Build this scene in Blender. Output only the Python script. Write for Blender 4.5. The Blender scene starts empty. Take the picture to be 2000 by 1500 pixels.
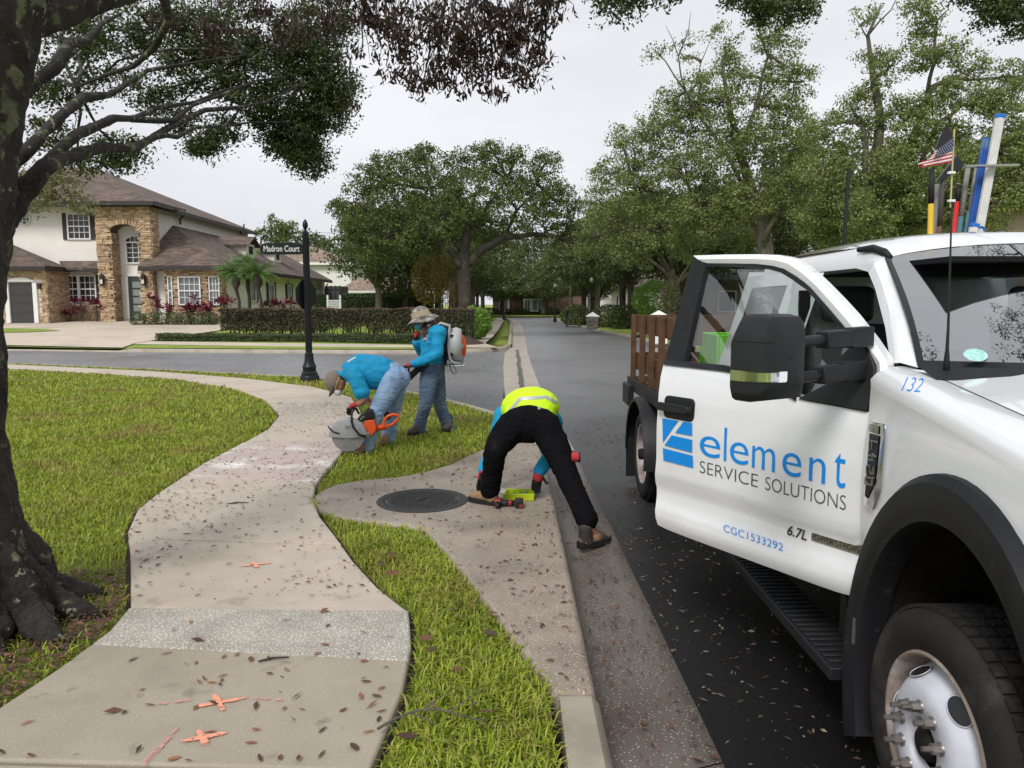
import bpy, bmesh, math, random
import numpy as np
from mathutils import Vector, Matrix, noise as mnoise
R = math.radians
rnd = random.Random(11); nr = np.random.default_rng(11)
scn = bpy.context.scene
COL = scn.collection
# ------------------------------------------------------------------ camera
PITCH = R(6.16); FPX = 1445.0; CAMH = 1.6
cd = bpy.data.cameras.new('camera'); cam = bpy.data.objects.new('camera', cd); COL.objects.link(cam)
cam.location = (0, 0, CAMH); cam.rotation_euler = (R(90) - PITCH, 0, 0)
cd.sensor_fit = 'HORIZONTAL'; cd.sensor_width = 36; cd.lens = 36 * FPX / 2000; cd.clip_start = .05; cd.clip_end = 3000
scn.camera = cam
# ------------------------------------------------------------------ sky, sun, exposure: an overcast day
SUN_EL, SUN_AZ = R(46), R(205)
w = bpy.data.worlds.new('World'); scn.world = w; w.use_nodes = True
nt = w.node_tree; nt.nodes.clear()
def wn(t, **k):
    n = nt.nodes.new(t)
    for a, b in k.items(): setattr(n, a, b)
    return n
sky = wn('ShaderNodeTexSky', sky_type='NISHITA', sun_disc=False, sun_elevation=SUN_EL, sun_rotation=SUN_AZ, air_density=1.0, dust_density=6.0, ozone_density=1.0)
hs = wn('ShaderNodeHueSaturation'); hs.inputs['Saturation'].default_value = .12; hs.inputs['Value'].default_value = .55
tc = wn('ShaderNodeTexCoord'); mp = wn('ShaderNodeMapping'); mp.inputs['Scale'].default_value = (1, 1, 2.6)
n1 = wn('ShaderNodeTexNoise'); n1.inputs['Scale'].default_value = 1.7; n1.inputs['Detail'].default_value = 5; n1.inputs['Roughness'].default_value = .5
cr = wn('ShaderNodeValToRGB')
cr.color_ramp.elements[0].position = .3; cr.color_ramp.elements[0].color = (7.7, 7.95, 8.6, 1)
cr.color_ramp.elements[1].position = .72; cr.color_ramp.elements[1].color = (10.3, 10.4, 10.9, 1)
mx = wn('ShaderNodeMixRGB'); mx.inputs[0].default_value = .88            # the cloud layer covers nearly all of the sky
bg = wn('ShaderNodeBackground'); bg.inputs['Strength'].default_value = .059
ow = wn('ShaderNodeOutputWorld')
L = nt.links.new
L(sky.outputs[0], hs.inputs['Color']); L(tc.outputs['Generated'], mp.inputs[0]); L(mp.outputs[0], n1.inputs['Vector'])
L(n1.outputs['Fac'], cr.inputs[0]); L(hs.outputs[0], mx.inputs[1]); L(cr.outputs[0], mx.inputs[2])
L(mx.outputs[0], bg.inputs[0]); L(bg.outputs[0], ow.inputs[0])
sl = bpy.data.lights.new('sun', 'SUN'); sun = bpy.data.objects.new('sun', sl); COL.objects.link(sun)
sl.energy = 1.5; sl.angle = R(20); sl.color = (1, .97, .93)
sun.rotation_euler = (R(90) - SUN_EL, 0, R(180) - SUN_AZ)
scn.view_settings.view_transform = 'Standard'; scn.view_settings.look = 'None'; scn.view_settings.gamma = 1
scn.view_settings.exposure = 0.75; scn.view_settings.use_curve_mapping = False
scn.render.engine = 'CYCLES'
scn.cycles.max_bounces = 8; scn.cycles.transparent_max_bounces = 16; scn.cycles.use_denoising = True

# ------------------------------------------------------------------ survey: photo bearings to places on the ground
CT, ST = math.cos(PITCH), math.sin(PITCH)
def ray(px, py):
    u = (px - 1000) / FPX; v = (750 - py) / FPX
    return Vector((u, CT + v * ST, v * CT - ST))
def G(px, py, z=0.0):
    d = ray(px, py); return Vector((0, 0, CAMH)) + d * ((z - CAMH) / d.z)
def PY(px, py, Y):
    d = ray(px, py); return Vector((0, 0, CAMH)) + d * (Y / d.y)

# ------------------------------------------------------------------ object helpers
def wm(o):
    m = o.matrix_basis.copy()
    if o.parent: m = wm(o.parent) @ o.matrix_parent_inverse @ m
    return m
def par(o, p):
    if p is not None:
        o.parent = p; o.matrix_parent_inverse = wm(p).inverted()
    return o
def tag(o, label=None, cat=None, group=None, kind=None):
    for k, v in (('label', label), ('category', cat), ('group', group), ('kind', kind)):
        if v: o[k] = v
    return o
def empty(name, loc, label=None, cat=None, group=None):
    o = bpy.data.objects.new(name, None); COL.objects.link(o); o.location = loc; o.empty_display_size = .1
    return tag(o, label, cat, group)
def link(name, me, m=None, parent=None):
    o = bpy.data.objects.new(name, me); COL.objects.link(o)
    if m is not None:
        me.materials.clear(); me.materials.append(m)
    return par(o, parent)
def copy_tree(o, parent=None, off=None):
    c = o.copy(); COL.objects.link(c)
    if parent is not None:
        c.parent = parent; c.matrix_parent_inverse = o.matrix_parent_inverse.copy()
    for ch in list(o.children): copy_tree(ch, c)
    return c
def frame(d, up=Vector((0, 0, 1))):
    d = d.normalized()
    s = d.cross(up)
    if s.length < 1e-4: s = d.cross(Vector((0, 1, 0)))
    s.normalize(); return s, s.cross(d).normalized()
class MB:
    def __init__(s): s.v = []; s.f = []; s.mi = []; s.cur = 0
    def add(s, vs, fs):
        b = len(s.v); s.v += [tuple(p) for p in vs]; s.f += [tuple(i + b for i in f) for f in fs]; s.mi += [s.cur] * len(fs)
    def box(s, c, d, rz=0, M=None):
        x, y, z = d[0] / 2, d[1] / 2, d[2] / 2
        P = [Vector((a * x, b * y, e * z)) for a, b, e in ((-1,-1,-1),(1,-1,-1),(1,1,-1),(-1,1,-1),(-1,-1,1),(1,-1,1),(1,1,1),(-1,1,1))]
        if M is None: M = Matrix.Rotation(rz, 3, 'Z')
        s.add([Vector(c) + M @ p for p in P], [(0,3,2,1),(4,5,6,7),(0,1,5,4),(1,2,6,5),(2,3,7,6),(3,0,4,7)])
        return s
    def bar(s, a, b, wd, hd, up=Vector((0,0,1))):
        a, b = Vector(a), Vector(b); d = b - a; sd, u = frame(d, up)
        M = Matrix((sd, d.normalized(), u)).transposed()
        return s.box((a + b) / 2, (wd, d.length, hd), M=M)
    def tube(s, path, rad, n=8, cap='flat', up=Vector((0,0,1)), flat=1.0):
        path = [Vector(p) for p in path]; N = len(path)
        if not isinstance(rad, (list, tuple)): rad = [rad] * N
        rad = list(rad)
        if cap == 'round':
            d0 = (path[0] - path[1]).normalized(); d1 = (path[-1] - path[-2]).normalized()
            a = [(path[0] + d0 * rad[0] * k, rad[0] * math.sqrt(max(0.0, 1 - k * k))) for k in (.97, .8, .45)]
            b = [(path[-1] + d1 * rad[-1] * k, rad[-1] * math.sqrt(max(0.0, 1 - k * k))) for k in (.45, .8, .97)]
            path = [p for p, _ in a] + path + [p for p, _ in b]; rad = [r for _, r in a] + rad + [r for _, r in b]; N = len(path)
        vs = []; sd = None
        for i, p in enumerate(path):
            d = (path[min(i + 1, N - 1)] - path[max(i - 1, 0)])
            if d.length < 1e-7: d = Vector((0, 0, 1))
            d.normalize()
            if sd is None: sd, u = frame(d, up)
            else:
                sd = (sd - d * sd.dot(d))
                if sd.length < 1e-4: sd, u = frame(d, up)
                sd.normalize(); u = sd.cross(d).normalized()
            for k in range(n):
                t = 2 * math.pi * k / n
                vs.append(p + sd * (math.cos(t) * rad[i]) + u * (math.sin(t) * rad[i] * flat))
        fs = []
        for i in range(N - 1):
            for k in range(n):
                q = (k + 1) % n; fs.append((i * n + k, i * n + q, (i + 1) * n + q, (i + 1) * n + k))
        fs.append(tuple(range(n - 1, -1, -1))); fs.append(tuple((N - 1) * n + k for k in range(n)))
        s.add(vs, fs); return s
    def ell(s, c, r, M=None, nu=14, nv=9):
        c = Vector(c); vs = []; M = M or Matrix.Identity(3)
        for j in range(nv + 1):
            ph = math.pi * (j + .02) / (nv + .04)
            for i in range(nu):
                t = 2 * math.pi * i / nu
                vs.append(c + M @ Vector((r[0] * math.sin(ph) * math.cos(t), r[1] * math.sin(ph) * math.sin(t), r[2] * math.cos(ph))))
        fs = [(j * nu + i, (j + 1) * nu + i, (j + 1) * nu + (i + 1) % nu, j * nu + (i + 1) % nu) for j in range(nv) for i in range(nu)]
        fs += [tuple(range(nu)), tuple(nv * nu + i for i in range(nu - 1, -1, -1))]
        s.add(vs, fs); return s
    def lathe(s, prof, c=(0,0,0), axis='Z', n=32, skip=None):
        c = Vector(c); vs = []; fs = []; m = len(prof)
        for k in range(n):
            t = 2 * math.pi * k / n
            for r, h in prof:
                a, b = r * math.cos(t), r * math.sin(t)
                vs.append(c + (Vector((a, b, h)) if axis == 'Z' else Vector((h, a, b)) if axis == 'X' else Vector((b, h, a))))
        for k in range(n):
            q = (k + 1) % n
            for j in range(m - 1):
                if skip and skip(k, j): continue
                fs.append((k * m + j, q * m + j, q * m + j + 1, k * m + j + 1))
        s.add(vs, fs); return s
    def prism(s, poly, z0, z1):
        n = len(poly); ar = sum(poly[i][0] * poly[(i + 1) % n][1] - poly[(i + 1) % n][0] * poly[i][1] for i in range(n))
        if ar < 0: poly = poly[::-1]
        g = lambda z, p: z(p[0], p[1]) if callable(z) else z
        s.add([(p[0], p[1], g(z0, p)) for p in poly] + [(p[0], p[1], g(z1, p)) for p in poly],
              [tuple(range(n - 1, -1, -1)), tuple(range(n, 2 * n))] + [(i, (i + 1) % n, n + (i + 1) % n, n + i) for i in range(n)])
        return s
    def grid(s, rows, close=False):
        m = len(rows[0]); vs = [p for r in rows for p in r]
        fs = [(j * m + i, j * m + i + 1, (j + 1) * m + i + 1, (j + 1) * m + i) for j in range(len(rows) - 1) for i in range(m - 1)]
        s.add(vs, fs); return s
    def mesh(s, name, smooth=False, fix=True):
        me = bpy.data.meshes.new(name); me.from_pydata(s.v, [], s.f)
        if any(s.mi): me.polygons.foreach_set('material_index', s.mi)
        if fix:
            bm = bmesh.new(); bm.from_mesh(me)
            bmesh.ops.recalc_face_normals(bm, faces=bm.faces); bm.to_mesh(me); bm.free()
        if smooth:
            me.polygons.foreach_set('use_smooth', [True] * len(me.polygons))
        me.update(); return me
    def build(s, name, m, parent=None, smooth=False, bevel=0, sharp=None, solid=0, fix=True, seg=2):
        me = s.mesh(name, smooth or sharp is not None, fix)
        if sharp is not None: me.set_sharp_from_angle(angle=R(sharp))
        ms = m if isinstance(m, (list, tuple)) else [m]
        for x in ms: me.materials.append(x)
        o = link(name, me, None, parent)
        if solid:
            md = o.modifiers.new('solid', 'SOLIDIFY'); md.thickness = solid; md.offset = -1
        if bevel:
            md = o.modifiers.new('bevel', 'BEVEL'); md.width = bevel; md.segments = seg; md.limit_method = 'ANGLE'; md.angle_limit = R(35)
            me.polygons.foreach_set('use_smooth', [True] * len(me.polygons))
            if sharp is None: me.set_sharp_from_angle(angle=R(50))
        return o
def realize(o):
    dg = bpy.context.evaluated_depsgraph_get()
    me = bpy.data.meshes.new_from_object(o.evaluated_get(dg)); old = o.data
    o.modifiers.clear(); o.data = me; return o
def quads_mesh(name, V):                       # V: (N,4,3) loose quads
    n = len(V); me = bpy.data.meshes.new(name)
    me.vertices.add(n * 4); me.vertices.foreach_set('co', V.astype(np.float32).ravel())
    me.loops.add(n * 4); me.loops.foreach_set('vertex_index', np.arange(n * 4, dtype=np.int32))
    me.polygons.add(n); me.polygons.foreach_set('loop_start', np.arange(0, n * 4, 4, dtype=np.int32))
    me.update(calc_edges=True); me.validate(); return me
def leaves(c, l, wd, up=.0, dirs=None):        # diamond leaves round the points c
    n = len(c); a = nr.normal(size=(n, 3)) if dirs is None else dirs + nr.normal(size=(n, 3)) * .35
    a /= np.linalg.norm(a, axis=1)[:, None]
    b = nr.normal(size=(n, 3)); b[:, 2] *= (1 - up); b -= a * (a * b).sum(1)[:, None]; b /= np.linalg.norm(b, axis=1)[:, None]
    s = (l * nr.uniform(.65, 1.3, n))[:, None]; ww = s * wd
    nn = np.cross(a, b) * s * .08
    return np.stack([c - a * s / 2, c + b * ww / 2 + nn, c + a * s / 2, c - b * ww / 2 + nn], 1)
def inpoly(P, poly):
    x, y = P[:, 0], P[:, 1]; r = np.zeros(len(P), bool); n = len(poly)
    for i in range(n):
        x0, y0 = poly[i][:2]; x1, y1 = poly[(i + 1) % n][:2]
        if y0 == y1: continue
        c = ((y0 > y) != (y1 > y)) & (x < (x1 - x0) * (y - y0) / (y1 - y0) + x0); r ^= c
    return r

# ------------------------------------------------------------------ materials
def mat(name, col, rough=.6, metal=0, var=.12, scale=6, bump=0, bscale=60, spec=.5, coat=0, island=None, col2=None, trans=0, detail=6, fac=None, blotch=None, spots=None, crack=0):
    m = bpy.data.materials.new(name); m.use_nodes = True; t = m.node_tree; N = t.nodes; K = t.links.new
    b = N['Principled BSDF']; b.inputs['Roughness'].default_value = rough; b.inputs['Metallic'].default_value = metal
    b.inputs['Specular IOR Level'].default_value = spec
    if coat: b.inputs['Coat Weight'].default_value = coat; b.inputs['Coat Roughness'].default_value = .03
    tcn = N.new('ShaderNodeTexCoord'); src = tcn.outputs['Object']
    c4 = lambda c: (c[0], c[1], c[2], 1)
    if island:                                  # a colour of its own for each leaf, blade or stone
        g = N.new('ShaderNodeNewGeometry'); r = N.new('ShaderNodeValToRGB'); K(g.outputs['Random Per Island'], r.inputs[0])
        e = r.color_ramp.elements; cs = island; e[0].color = c4(cs[0]); e[1].color = c4(cs[-1])
        for i, cc in enumerate(cs[1:-1]):
            q = e.new((i + 1) / (len(cs) - 1)); q.color = c4(cc)
        colout = r.outputs[0]
    else:
        rg = N.new('ShaderNodeRGB'); rg.outputs[0].default_value = c4(col); colout = rg.outputs[0]
    def noise(sc, det=6, rg=.6):
        n = N.new('ShaderNodeTexNoise'); n.inputs['Scale'].default_value = sc; n.inputs['Detail'].default_value = det; n.inputs['Roughness'].default_value = rg
        K(src, n.inputs['Vector']); return n.outputs['Fac']
    def ramp(f, a, b_):
        q = N.new('ShaderNodeMapRange'); q.inputs[1].default_value = a; q.inputs[2].default_value = b_; K(f, q.inputs[0]); return q.outputs[0]
    def mixc(f, a, b_):
        q = N.new('ShaderNodeMixRGB')
        if isinstance(f, float): q.inputs[0].default_value = f
        else: K(f, q.inputs[0])
        K(a, q.inputs[1])
        if isinstance(b_, tuple): q.inputs[2].default_value = c4(b_)
        else: K(b_, q.inputs[2])
        return q.outputs[0]
    if col2 is not None: colout = mixc(ramp(noise(scale, detail), .38, .62), colout, tuple(col2))
    if blotch:                                  # (colour, scale, lo, hi): stains with a shape of their own
        for bc, bs, lo, hi in blotch: colout = mixc(ramp(noise(bs, 5), lo, hi), colout, tuple(bc))
    if spots:                                   # (colour, scale, size): exposed pebbles or shell
        for sc_, ss, sz in spots:
            vz = N.new('ShaderNodeTexVoronoi'); vz.inputs['Scale'].default_value = ss; K(src, vz.inputs['Vector'])
            mr = ramp(vz.outputs['Distance'], sz, sz * .7); colout = mixc(mr, colout, tuple(sc_))
    if var:
        h = N.new('ShaderNodeHueSaturation'); q = N.new('ShaderNodeMapRange'); q.inputs[1].default_value = .25; q.inputs[2].default_value = .75
        q.inputs[3].default_value = 1 - var; q.inputs[4].default_value = 1 + var
        K(noise(scale * 1.7, detail), q.inputs[0]); K(q.outputs[0], h.inputs['Value']); K(colout, h.inputs['Color']); colout = h.outputs[0]
    K(colout, b.inputs['Base Color'])
    if bump:
        bp = N.new('ShaderNodeBump'); bp.inputs['Strength'].default_value = bump; bp.inputs['Distance'].default_value = .06 if 'bark' in name else .02
        K(noise(bscale, 8, .65), bp.inputs['Height']); K(bp.outputs[0], b.inputs['Normal'])
    if trans:
        tr = N.new('ShaderNodeBsdfTranslucent'); ms = N.new('ShaderNodeMixShader'); ms.inputs[0].default_value = trans
        K(colout, tr.inputs[0]); K(b.outputs[0], ms.inputs[1]); K(tr.outputs[0], ms.inputs[2]); K(ms.outputs[0], N['Material Output'].inputs[0])
    return m
def glass(name, tint=(.55, .62, .6), refl=.9, ior=1.62, film=0):
    m = bpy.data.materials.new(name); m.use_nodes = True; t = m.node_tree; N = t.nodes; K = t.links.new; N.remove(N['Principled BSDF'])
    tr = N.new('ShaderNodeBsdfTransparent'); tr.inputs[0].default_value = (*tint, 1)
    gl = N.new('ShaderNodeBsdfGlossy'); gl.inputs['Roughness'].default_value = .015; gl.inputs[0].default_value = (refl, refl, refl, 1)
    fr = N.new('ShaderNodeFresnel'); fr.inputs[0].default_value = ior
    ms = N.new('ShaderNodeMixShader'); mq = N.new('ShaderNodeMath'); mq.operation = 'MAXIMUM'; mq.inputs[1].default_value = film; K(fr.outputs[0], mq.inputs[0]); K(mq.outputs[0], ms.inputs[0]); K(tr.outputs[0], ms.inputs[1]); K(gl.outputs[0], ms.inputs[2])
    K(ms.outputs[0], N['Material Output'].inputs[0]); return m
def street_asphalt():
    """asphalt, wet black nearby; truck shade and far sky sheen painted into its colour"""
    m = mat('asphalt_sheen_graded', (.18, .178, .182), .6, var=.14, scale=1.2, bump=.2, bscale=160, spec=.5, blotch=[((.13, .13, .132), .35, .48, .7), ((.23, .228, .232), .8, .58, .75)])
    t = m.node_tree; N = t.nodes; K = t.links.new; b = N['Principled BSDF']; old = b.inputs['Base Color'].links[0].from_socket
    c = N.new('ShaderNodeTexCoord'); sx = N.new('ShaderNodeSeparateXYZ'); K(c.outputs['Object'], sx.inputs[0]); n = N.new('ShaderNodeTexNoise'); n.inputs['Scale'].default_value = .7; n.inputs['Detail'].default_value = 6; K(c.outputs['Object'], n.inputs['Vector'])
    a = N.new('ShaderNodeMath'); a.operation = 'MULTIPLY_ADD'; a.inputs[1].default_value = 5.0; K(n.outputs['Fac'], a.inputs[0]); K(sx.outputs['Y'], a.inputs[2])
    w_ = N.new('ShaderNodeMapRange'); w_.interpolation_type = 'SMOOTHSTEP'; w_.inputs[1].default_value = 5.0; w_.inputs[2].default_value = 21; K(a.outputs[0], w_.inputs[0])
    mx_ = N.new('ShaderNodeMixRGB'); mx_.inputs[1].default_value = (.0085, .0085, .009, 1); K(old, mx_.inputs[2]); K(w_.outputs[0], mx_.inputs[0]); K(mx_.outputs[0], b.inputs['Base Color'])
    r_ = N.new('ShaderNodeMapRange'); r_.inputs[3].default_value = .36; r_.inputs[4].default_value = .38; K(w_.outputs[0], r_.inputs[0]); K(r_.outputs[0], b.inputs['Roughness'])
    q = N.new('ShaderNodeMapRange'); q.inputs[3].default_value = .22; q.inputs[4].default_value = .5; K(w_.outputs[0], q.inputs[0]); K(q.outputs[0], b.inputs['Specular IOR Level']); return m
M = {}
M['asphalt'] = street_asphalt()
M['concrete'] = mat('concrete_walk', (.475, .41, .335), .75, var=.13, scale=1.4, bump=.25, bscale=110, blotch=[((.38, .325, .255), .8, .48, .68), ((.54, .46, .39), 2.3, .58, .75), ((.30, .255, .2), 4.5, .60, .72)], spots=[((.55, .5, .43), 75, .16)])
M['concrete_pink'] = mat('concrete_pinkish', (.475, .41, .335), .75, var=.1, scale=1.3, bump=.2, bscale=110, blotch=[((.40, .335, .27), .9, .5, .7), ((.33, .275, .22), 5, .6, .72)])
M['concrete_cut'] = mat('concrete_dusted', (.47, .39, .345), .8, var=.1, scale=2, bump=.2, bscale=100, blotch=[((.68, .64, .61), 2.4, .52, .66)])
M['concrete_near'] = mat('concrete_greenish', (.35, .305, .235), .75, var=.12, scale=1.3, bump=.3, bscale=120, blotch=[((.265, .235, .175), .7, .48, .66), ((.40, .355, .28), 1.9, .58, .74), ((.22, .19, .145), 5, .62, .72)], spots=[((.5, .46, .38), 60, .15)])
M['pebble'] = mat('exposed_pebble_concrete', (.43, .40, .335), .75, var=.2, scale=3, bump=.7, bscale=150, blotch=[((.36, .315, .245), 2.2, .55, .72)], spots=[((.78, .74, .66), 85, .40)])
M['apron'] = mat('wet_shell_concrete', (.31, .255, .205), .5, var=.16, scale=1.1, bump=.35, bscale=110, blotch=[((.205, .165, .13), .9, .48, .64)], spots=[((.58, .52, .42), 55, .24), ((.5, .44, .34), 110, .2)])
M['gutter'] = mat('wet_gutter_concrete', (.135, .118, .102), .35, var=.2, scale=1.2, bump=.35, bscale=110, blotch=[((.09, .07, .058), .9, .45, .65)], spots=[((.5, .43, .34), 60, .22)])
M['valley'] = mat('valley_gutter_concrete', (.36, .315, .265), .55, var=.15, scale=1.0, bump=.2, bscale=90)
M['kerb'] = mat('kerb_concrete', (.36, .32, .25), .7, var=.16, scale=1.5, bump=.3, bscale=90, blotch=[((.22, .195, .15), 1.1, .5, .72)])
M['drive'] = mat('driveway_concrete', (.52, .45, .36), .8, var=.12, scale=.6, bump=.2, bscale=40, blotch=[((.42, .36, .30), .4, .5, .7)])
M['soil'] = mat('soil', (.05, .035, .022), .9, var=.3, scale=9, bump=.8, bscale=40)
M['turf'] = mat('turf', (.13, .165, .025), .9, var=.3, scale=2.2, bump=.9, bscale=70, blotch=[((.16, .135, .05), 1.1, .55, .75)])
M['turf_far'] = mat('turf_far', (.21, .28, .035), .9, var=.25, scale=.7, bump=1, bscale=40)
M['blade'] = mat('grass_blade', (.15, .2, .04), .55, var=.22, scale=.9, trans=.35, island=[(.165, .245, .016), (.30, .39, .03), (.44, .52, .06), (.235, .325, .02), (.48, .43, .12), (.13, .19, .014)], spec=.3, blotch=[((.36, .29, .09), .9, .52, .68), ((.12, .17, .016), 2.6, .62, .8)])
def sprayed(name, col, lo, hi):                  # spray paint: thin and patchy over the concrete
    m = mat(name, col, .8, var=.15, scale=20); t = m.node_tree; N = t.nodes; K = t.links.new; c = N.new('ShaderNodeTexCoord'); n = N.new('ShaderNodeTexNoise'); n.inputs['Scale'].default_value = 38; n.inputs['Detail'].default_value = 7; K(c.outputs['Object'], n.inputs['Vector'])
    q = N.new('ShaderNodeMapRange'); q.inputs[1].default_value = lo; q.inputs[2].default_value = hi; K(n.outputs['Fac'], q.inputs[0]); tr = N.new('ShaderNodeBsdfTransparent'); ms = N.new('ShaderNodeMixShader'); K(q.outputs[0], ms.inputs[0]); K(tr.outputs[0], ms.inputs[1]); K(N['Principled BSDF'].outputs[0], ms.inputs[2]); K(ms.outputs[0], N['Material Output'].inputs[0]); return m
M['paint_orange'] = sprayed('orange_marking_paint', (.78, .33, .21), .30, .46)
M['paint_pink'] = sprayed('pink_marking_paint', (.62, .28, .27), .42, .66)
M['stain'] = mat('wet_moss_stain', (.045, .045, .022), .3, var=.3, scale=4)
M['litter'] = mat('leaf_litter', (.1, .05, .03), .7, var=0, island=[(.035, .02, .014), (.08, .035, .02), (.14, .055, .03), (.05, .035, .025), (.2, .10, .05)])
M['litter_pale'] = mat('pale_leaf_litter', (.1, .05, .03), .7, var=0, island=[(.03, .018, .012), (.09, .045, .025), (.24, .19, .12), (.05, .03, .02), (.14, .10, .06)])
M['leaf_fallen'] = mat('fallen_leaf', (.2, .07, .03), .6, var=.25, scale=3, island=[(.05, .028, .02), (.17, .06, .03), (.30, .115, .045), (.10, .045, .028), (.36, .20, .09), (.22, .08, .035)])
for _n in M['leaf_fallen'].node_tree.nodes:
    if _n.type == 'VALTORGB': _oi = M['leaf_fallen'].node_tree.nodes.new('ShaderNodeObjectInfo'); M['leaf_fallen'].node_tree.links.new(_oi.outputs['Random'], _n.inputs[0])
M['iron'] = mat('cast_iron', (.035, .033, .031), .5, spec=.3, var=.2, scale=12, bump=.3, bscale=60)
M['black_paint'] = mat('black_paint', (.012, .012, .013), .4, spec=.25, var=.2, scale=8)
M['bark'] = mat('oak_bark', (.05, .041, .033), .9, var=.4, scale=7, bump=1.0, bscale=34, blotch=[((.022, .018, .015), 3, .48, .66), ((.19, .215, .11), 6.5, .585, .64), ((.34, .36, .25), 15, .62, .66)])
M['bark_grey'] = mat('grey_bark', (.13, .115, .09), .9, var=.3, scale=3, bump=.9, bscale=16, blotch=[((.24, .23, .17), 2.2, .55, .7)])
M['bark_mid'] = mat('dark_bark', (.055, .045, .037), .9, var=.3, scale=3, bump=.9, bscale=16, blotch=[((.12, .11, .085), 1.5, .55, .7)])
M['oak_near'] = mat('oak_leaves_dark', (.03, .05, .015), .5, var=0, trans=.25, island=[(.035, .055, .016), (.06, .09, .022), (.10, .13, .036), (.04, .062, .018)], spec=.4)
M['oak_red'] = mat('dead_oak_leaves', (.1, .04, .03), .7, var=0, trans=.25, island=[(.06, .028, .024), (.032, .018, .015), (.10, .045, .032), (.035, .042, .016), (.05, .022, .02)])
M['oak_mid'] = mat('oak_leaves', (.06, .09, .03), .55, var=0, trans=.28, island=[(.05, .082, .018), (.095, .135, .03), (.16, .195, .05), (.065, .10, .025)], spec=.4)
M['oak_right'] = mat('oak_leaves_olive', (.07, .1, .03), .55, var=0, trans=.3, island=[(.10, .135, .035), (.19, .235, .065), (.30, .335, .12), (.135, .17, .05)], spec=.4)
M['far_leaf'] = mat('far_leaves', (.06, .09, .03), .6, var=0, trans=.25, island=[(.045, .072, .02), (.08, .11, .032), (.12, .145, .045)])
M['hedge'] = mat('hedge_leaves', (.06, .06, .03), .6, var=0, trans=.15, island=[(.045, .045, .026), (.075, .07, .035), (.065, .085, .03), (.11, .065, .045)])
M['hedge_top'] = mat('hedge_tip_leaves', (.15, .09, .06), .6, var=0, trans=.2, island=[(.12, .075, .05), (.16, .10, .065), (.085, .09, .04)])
M['hedge_green'] = mat('clipped_hedge_leaves', (.05, .1, .03), .6, var=0, trans=.15, island=[(.04, .075, .022), (.055, .10, .028), (.03, .055, .018)])
M['groundcover'] = mat('groundcover_leaves', (.08, .12, .04), .6, var=0, trans=.15, island=[(.055, .085, .03), (.10, .135, .05), (.07, .10, .035)])
M['lime_leaf'] = mat('bright_shrub_leaves', (.15, .3, .04), .55, var=0, trans=.3, island=[(.10, .22, .025), (.17, .31, .04), (.22, .36, .06)])
M['yellow_leaf'] = mat('yellowing_leaves', (.3, .25, .05), .6, var=0, trans=.3, island=[(.13, .14, .035), (.30, .20, .04), (.20, .17, .045), (.34, .22, .05)])
M['palm'] = mat('palm_frond', (.1, .2, .05), .5, var=0, trans=.2, island=[(.085, .16, .04), (.14, .24, .065), (.11, .19, .05)])
M['ti'] = mat('cordyline_leaf', (.3, .03, .08), .45, var=0, trans=.2, island=[(.38, .035, .10), (.14, .02, .04), (.06, .03, .03), (.46, .05, .14), (.08, .05, .035)])
# ================================================================== the ground, streets and pavements
ROAD = -.13
def lot(x, y):                                   # the lots beyond the side street rise gently to the houses
    s = lambda t: max(0.0, min(1.0, t)) ** 1.0
    return .65 * s((y - 27.2) / 13.5) * s((-1.8 - x) / 6.0) if x < 0 else .30 * s((y - 20) / 25) * s((x - 8) / 8)
def struct(o): o['kind'] = 'structure'; return o
def flat(name, poly, z, m, parent=None):
    b = MB(); b.add([(p[0], p[1], z(p[0], p[1]) if callable(z) else z) for p in poly], [tuple(range(len(poly)))])
    me = b.mesh(name); bm = bmesh.new(); bm.from_mesh(me); bmesh.ops.triangulate(bm, faces=bm.faces)
    for f in bm.faces:
        if f.normal.z < 0: f.normal_flip()
    bm.to_mesh(me); bm.free(); return link(name, me, m, parent)
def strip(b, A, B, zA, zB=None, n=1):            # sheet between two edges
    zB = zA if zB is None else zB
    g = lambda z, p: z(p[0], p[1]) if callable(z) else z
    rows = []
    for p, q in zip(A, B):
        rows.append([(p[0] + (q[0] - p[0]) * k / n, p[1] + (q[1] - p[1]) * k / n,
                      g(zA, (p[0] + (q[0] - p[0]) * k / n, p[1] + (q[1] - p[1]) * k / n)) * (1 - k / n) + g(zB, (p[0] + (q[0] - p[0]) * k / n, p[1] + (q[1] - p[1]) * k / n)) * k / n) for k in range(n + 1)])
    b.grid(rows); return b
def dense(P, step):
    out = []
    for a, c in zip(P[:-1], P[1:]):
        n = max(1, int(math.hypot(c[0] - a[0], c[1] - a[1]) / step))
        out += [(a[0] + (c[0] - a[0]) * k / n, a[1] + (c[1] - a[1]) * k / n) for k in range(n)]
    return out + [P[-1]]
def smooth(P, it=2):
    for _ in range(it):
        Q = [P[0]]
        for a, c in zip(P[:-1], P[1:]):
            Q += [(a[0] * .75 + c[0] * .25, a[1] * .75 + c[1] * .25), (a[0] * .25 + c[0] * .75, a[1] * .25 + c[1] * .75)]
        P = Q + [P[-1]]
    return P
struct(flat('ground', [(-1500, -200), (1500, -200), (1500, 2500), (-1500, 2500)], -.32, M['turf_far']))
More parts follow.
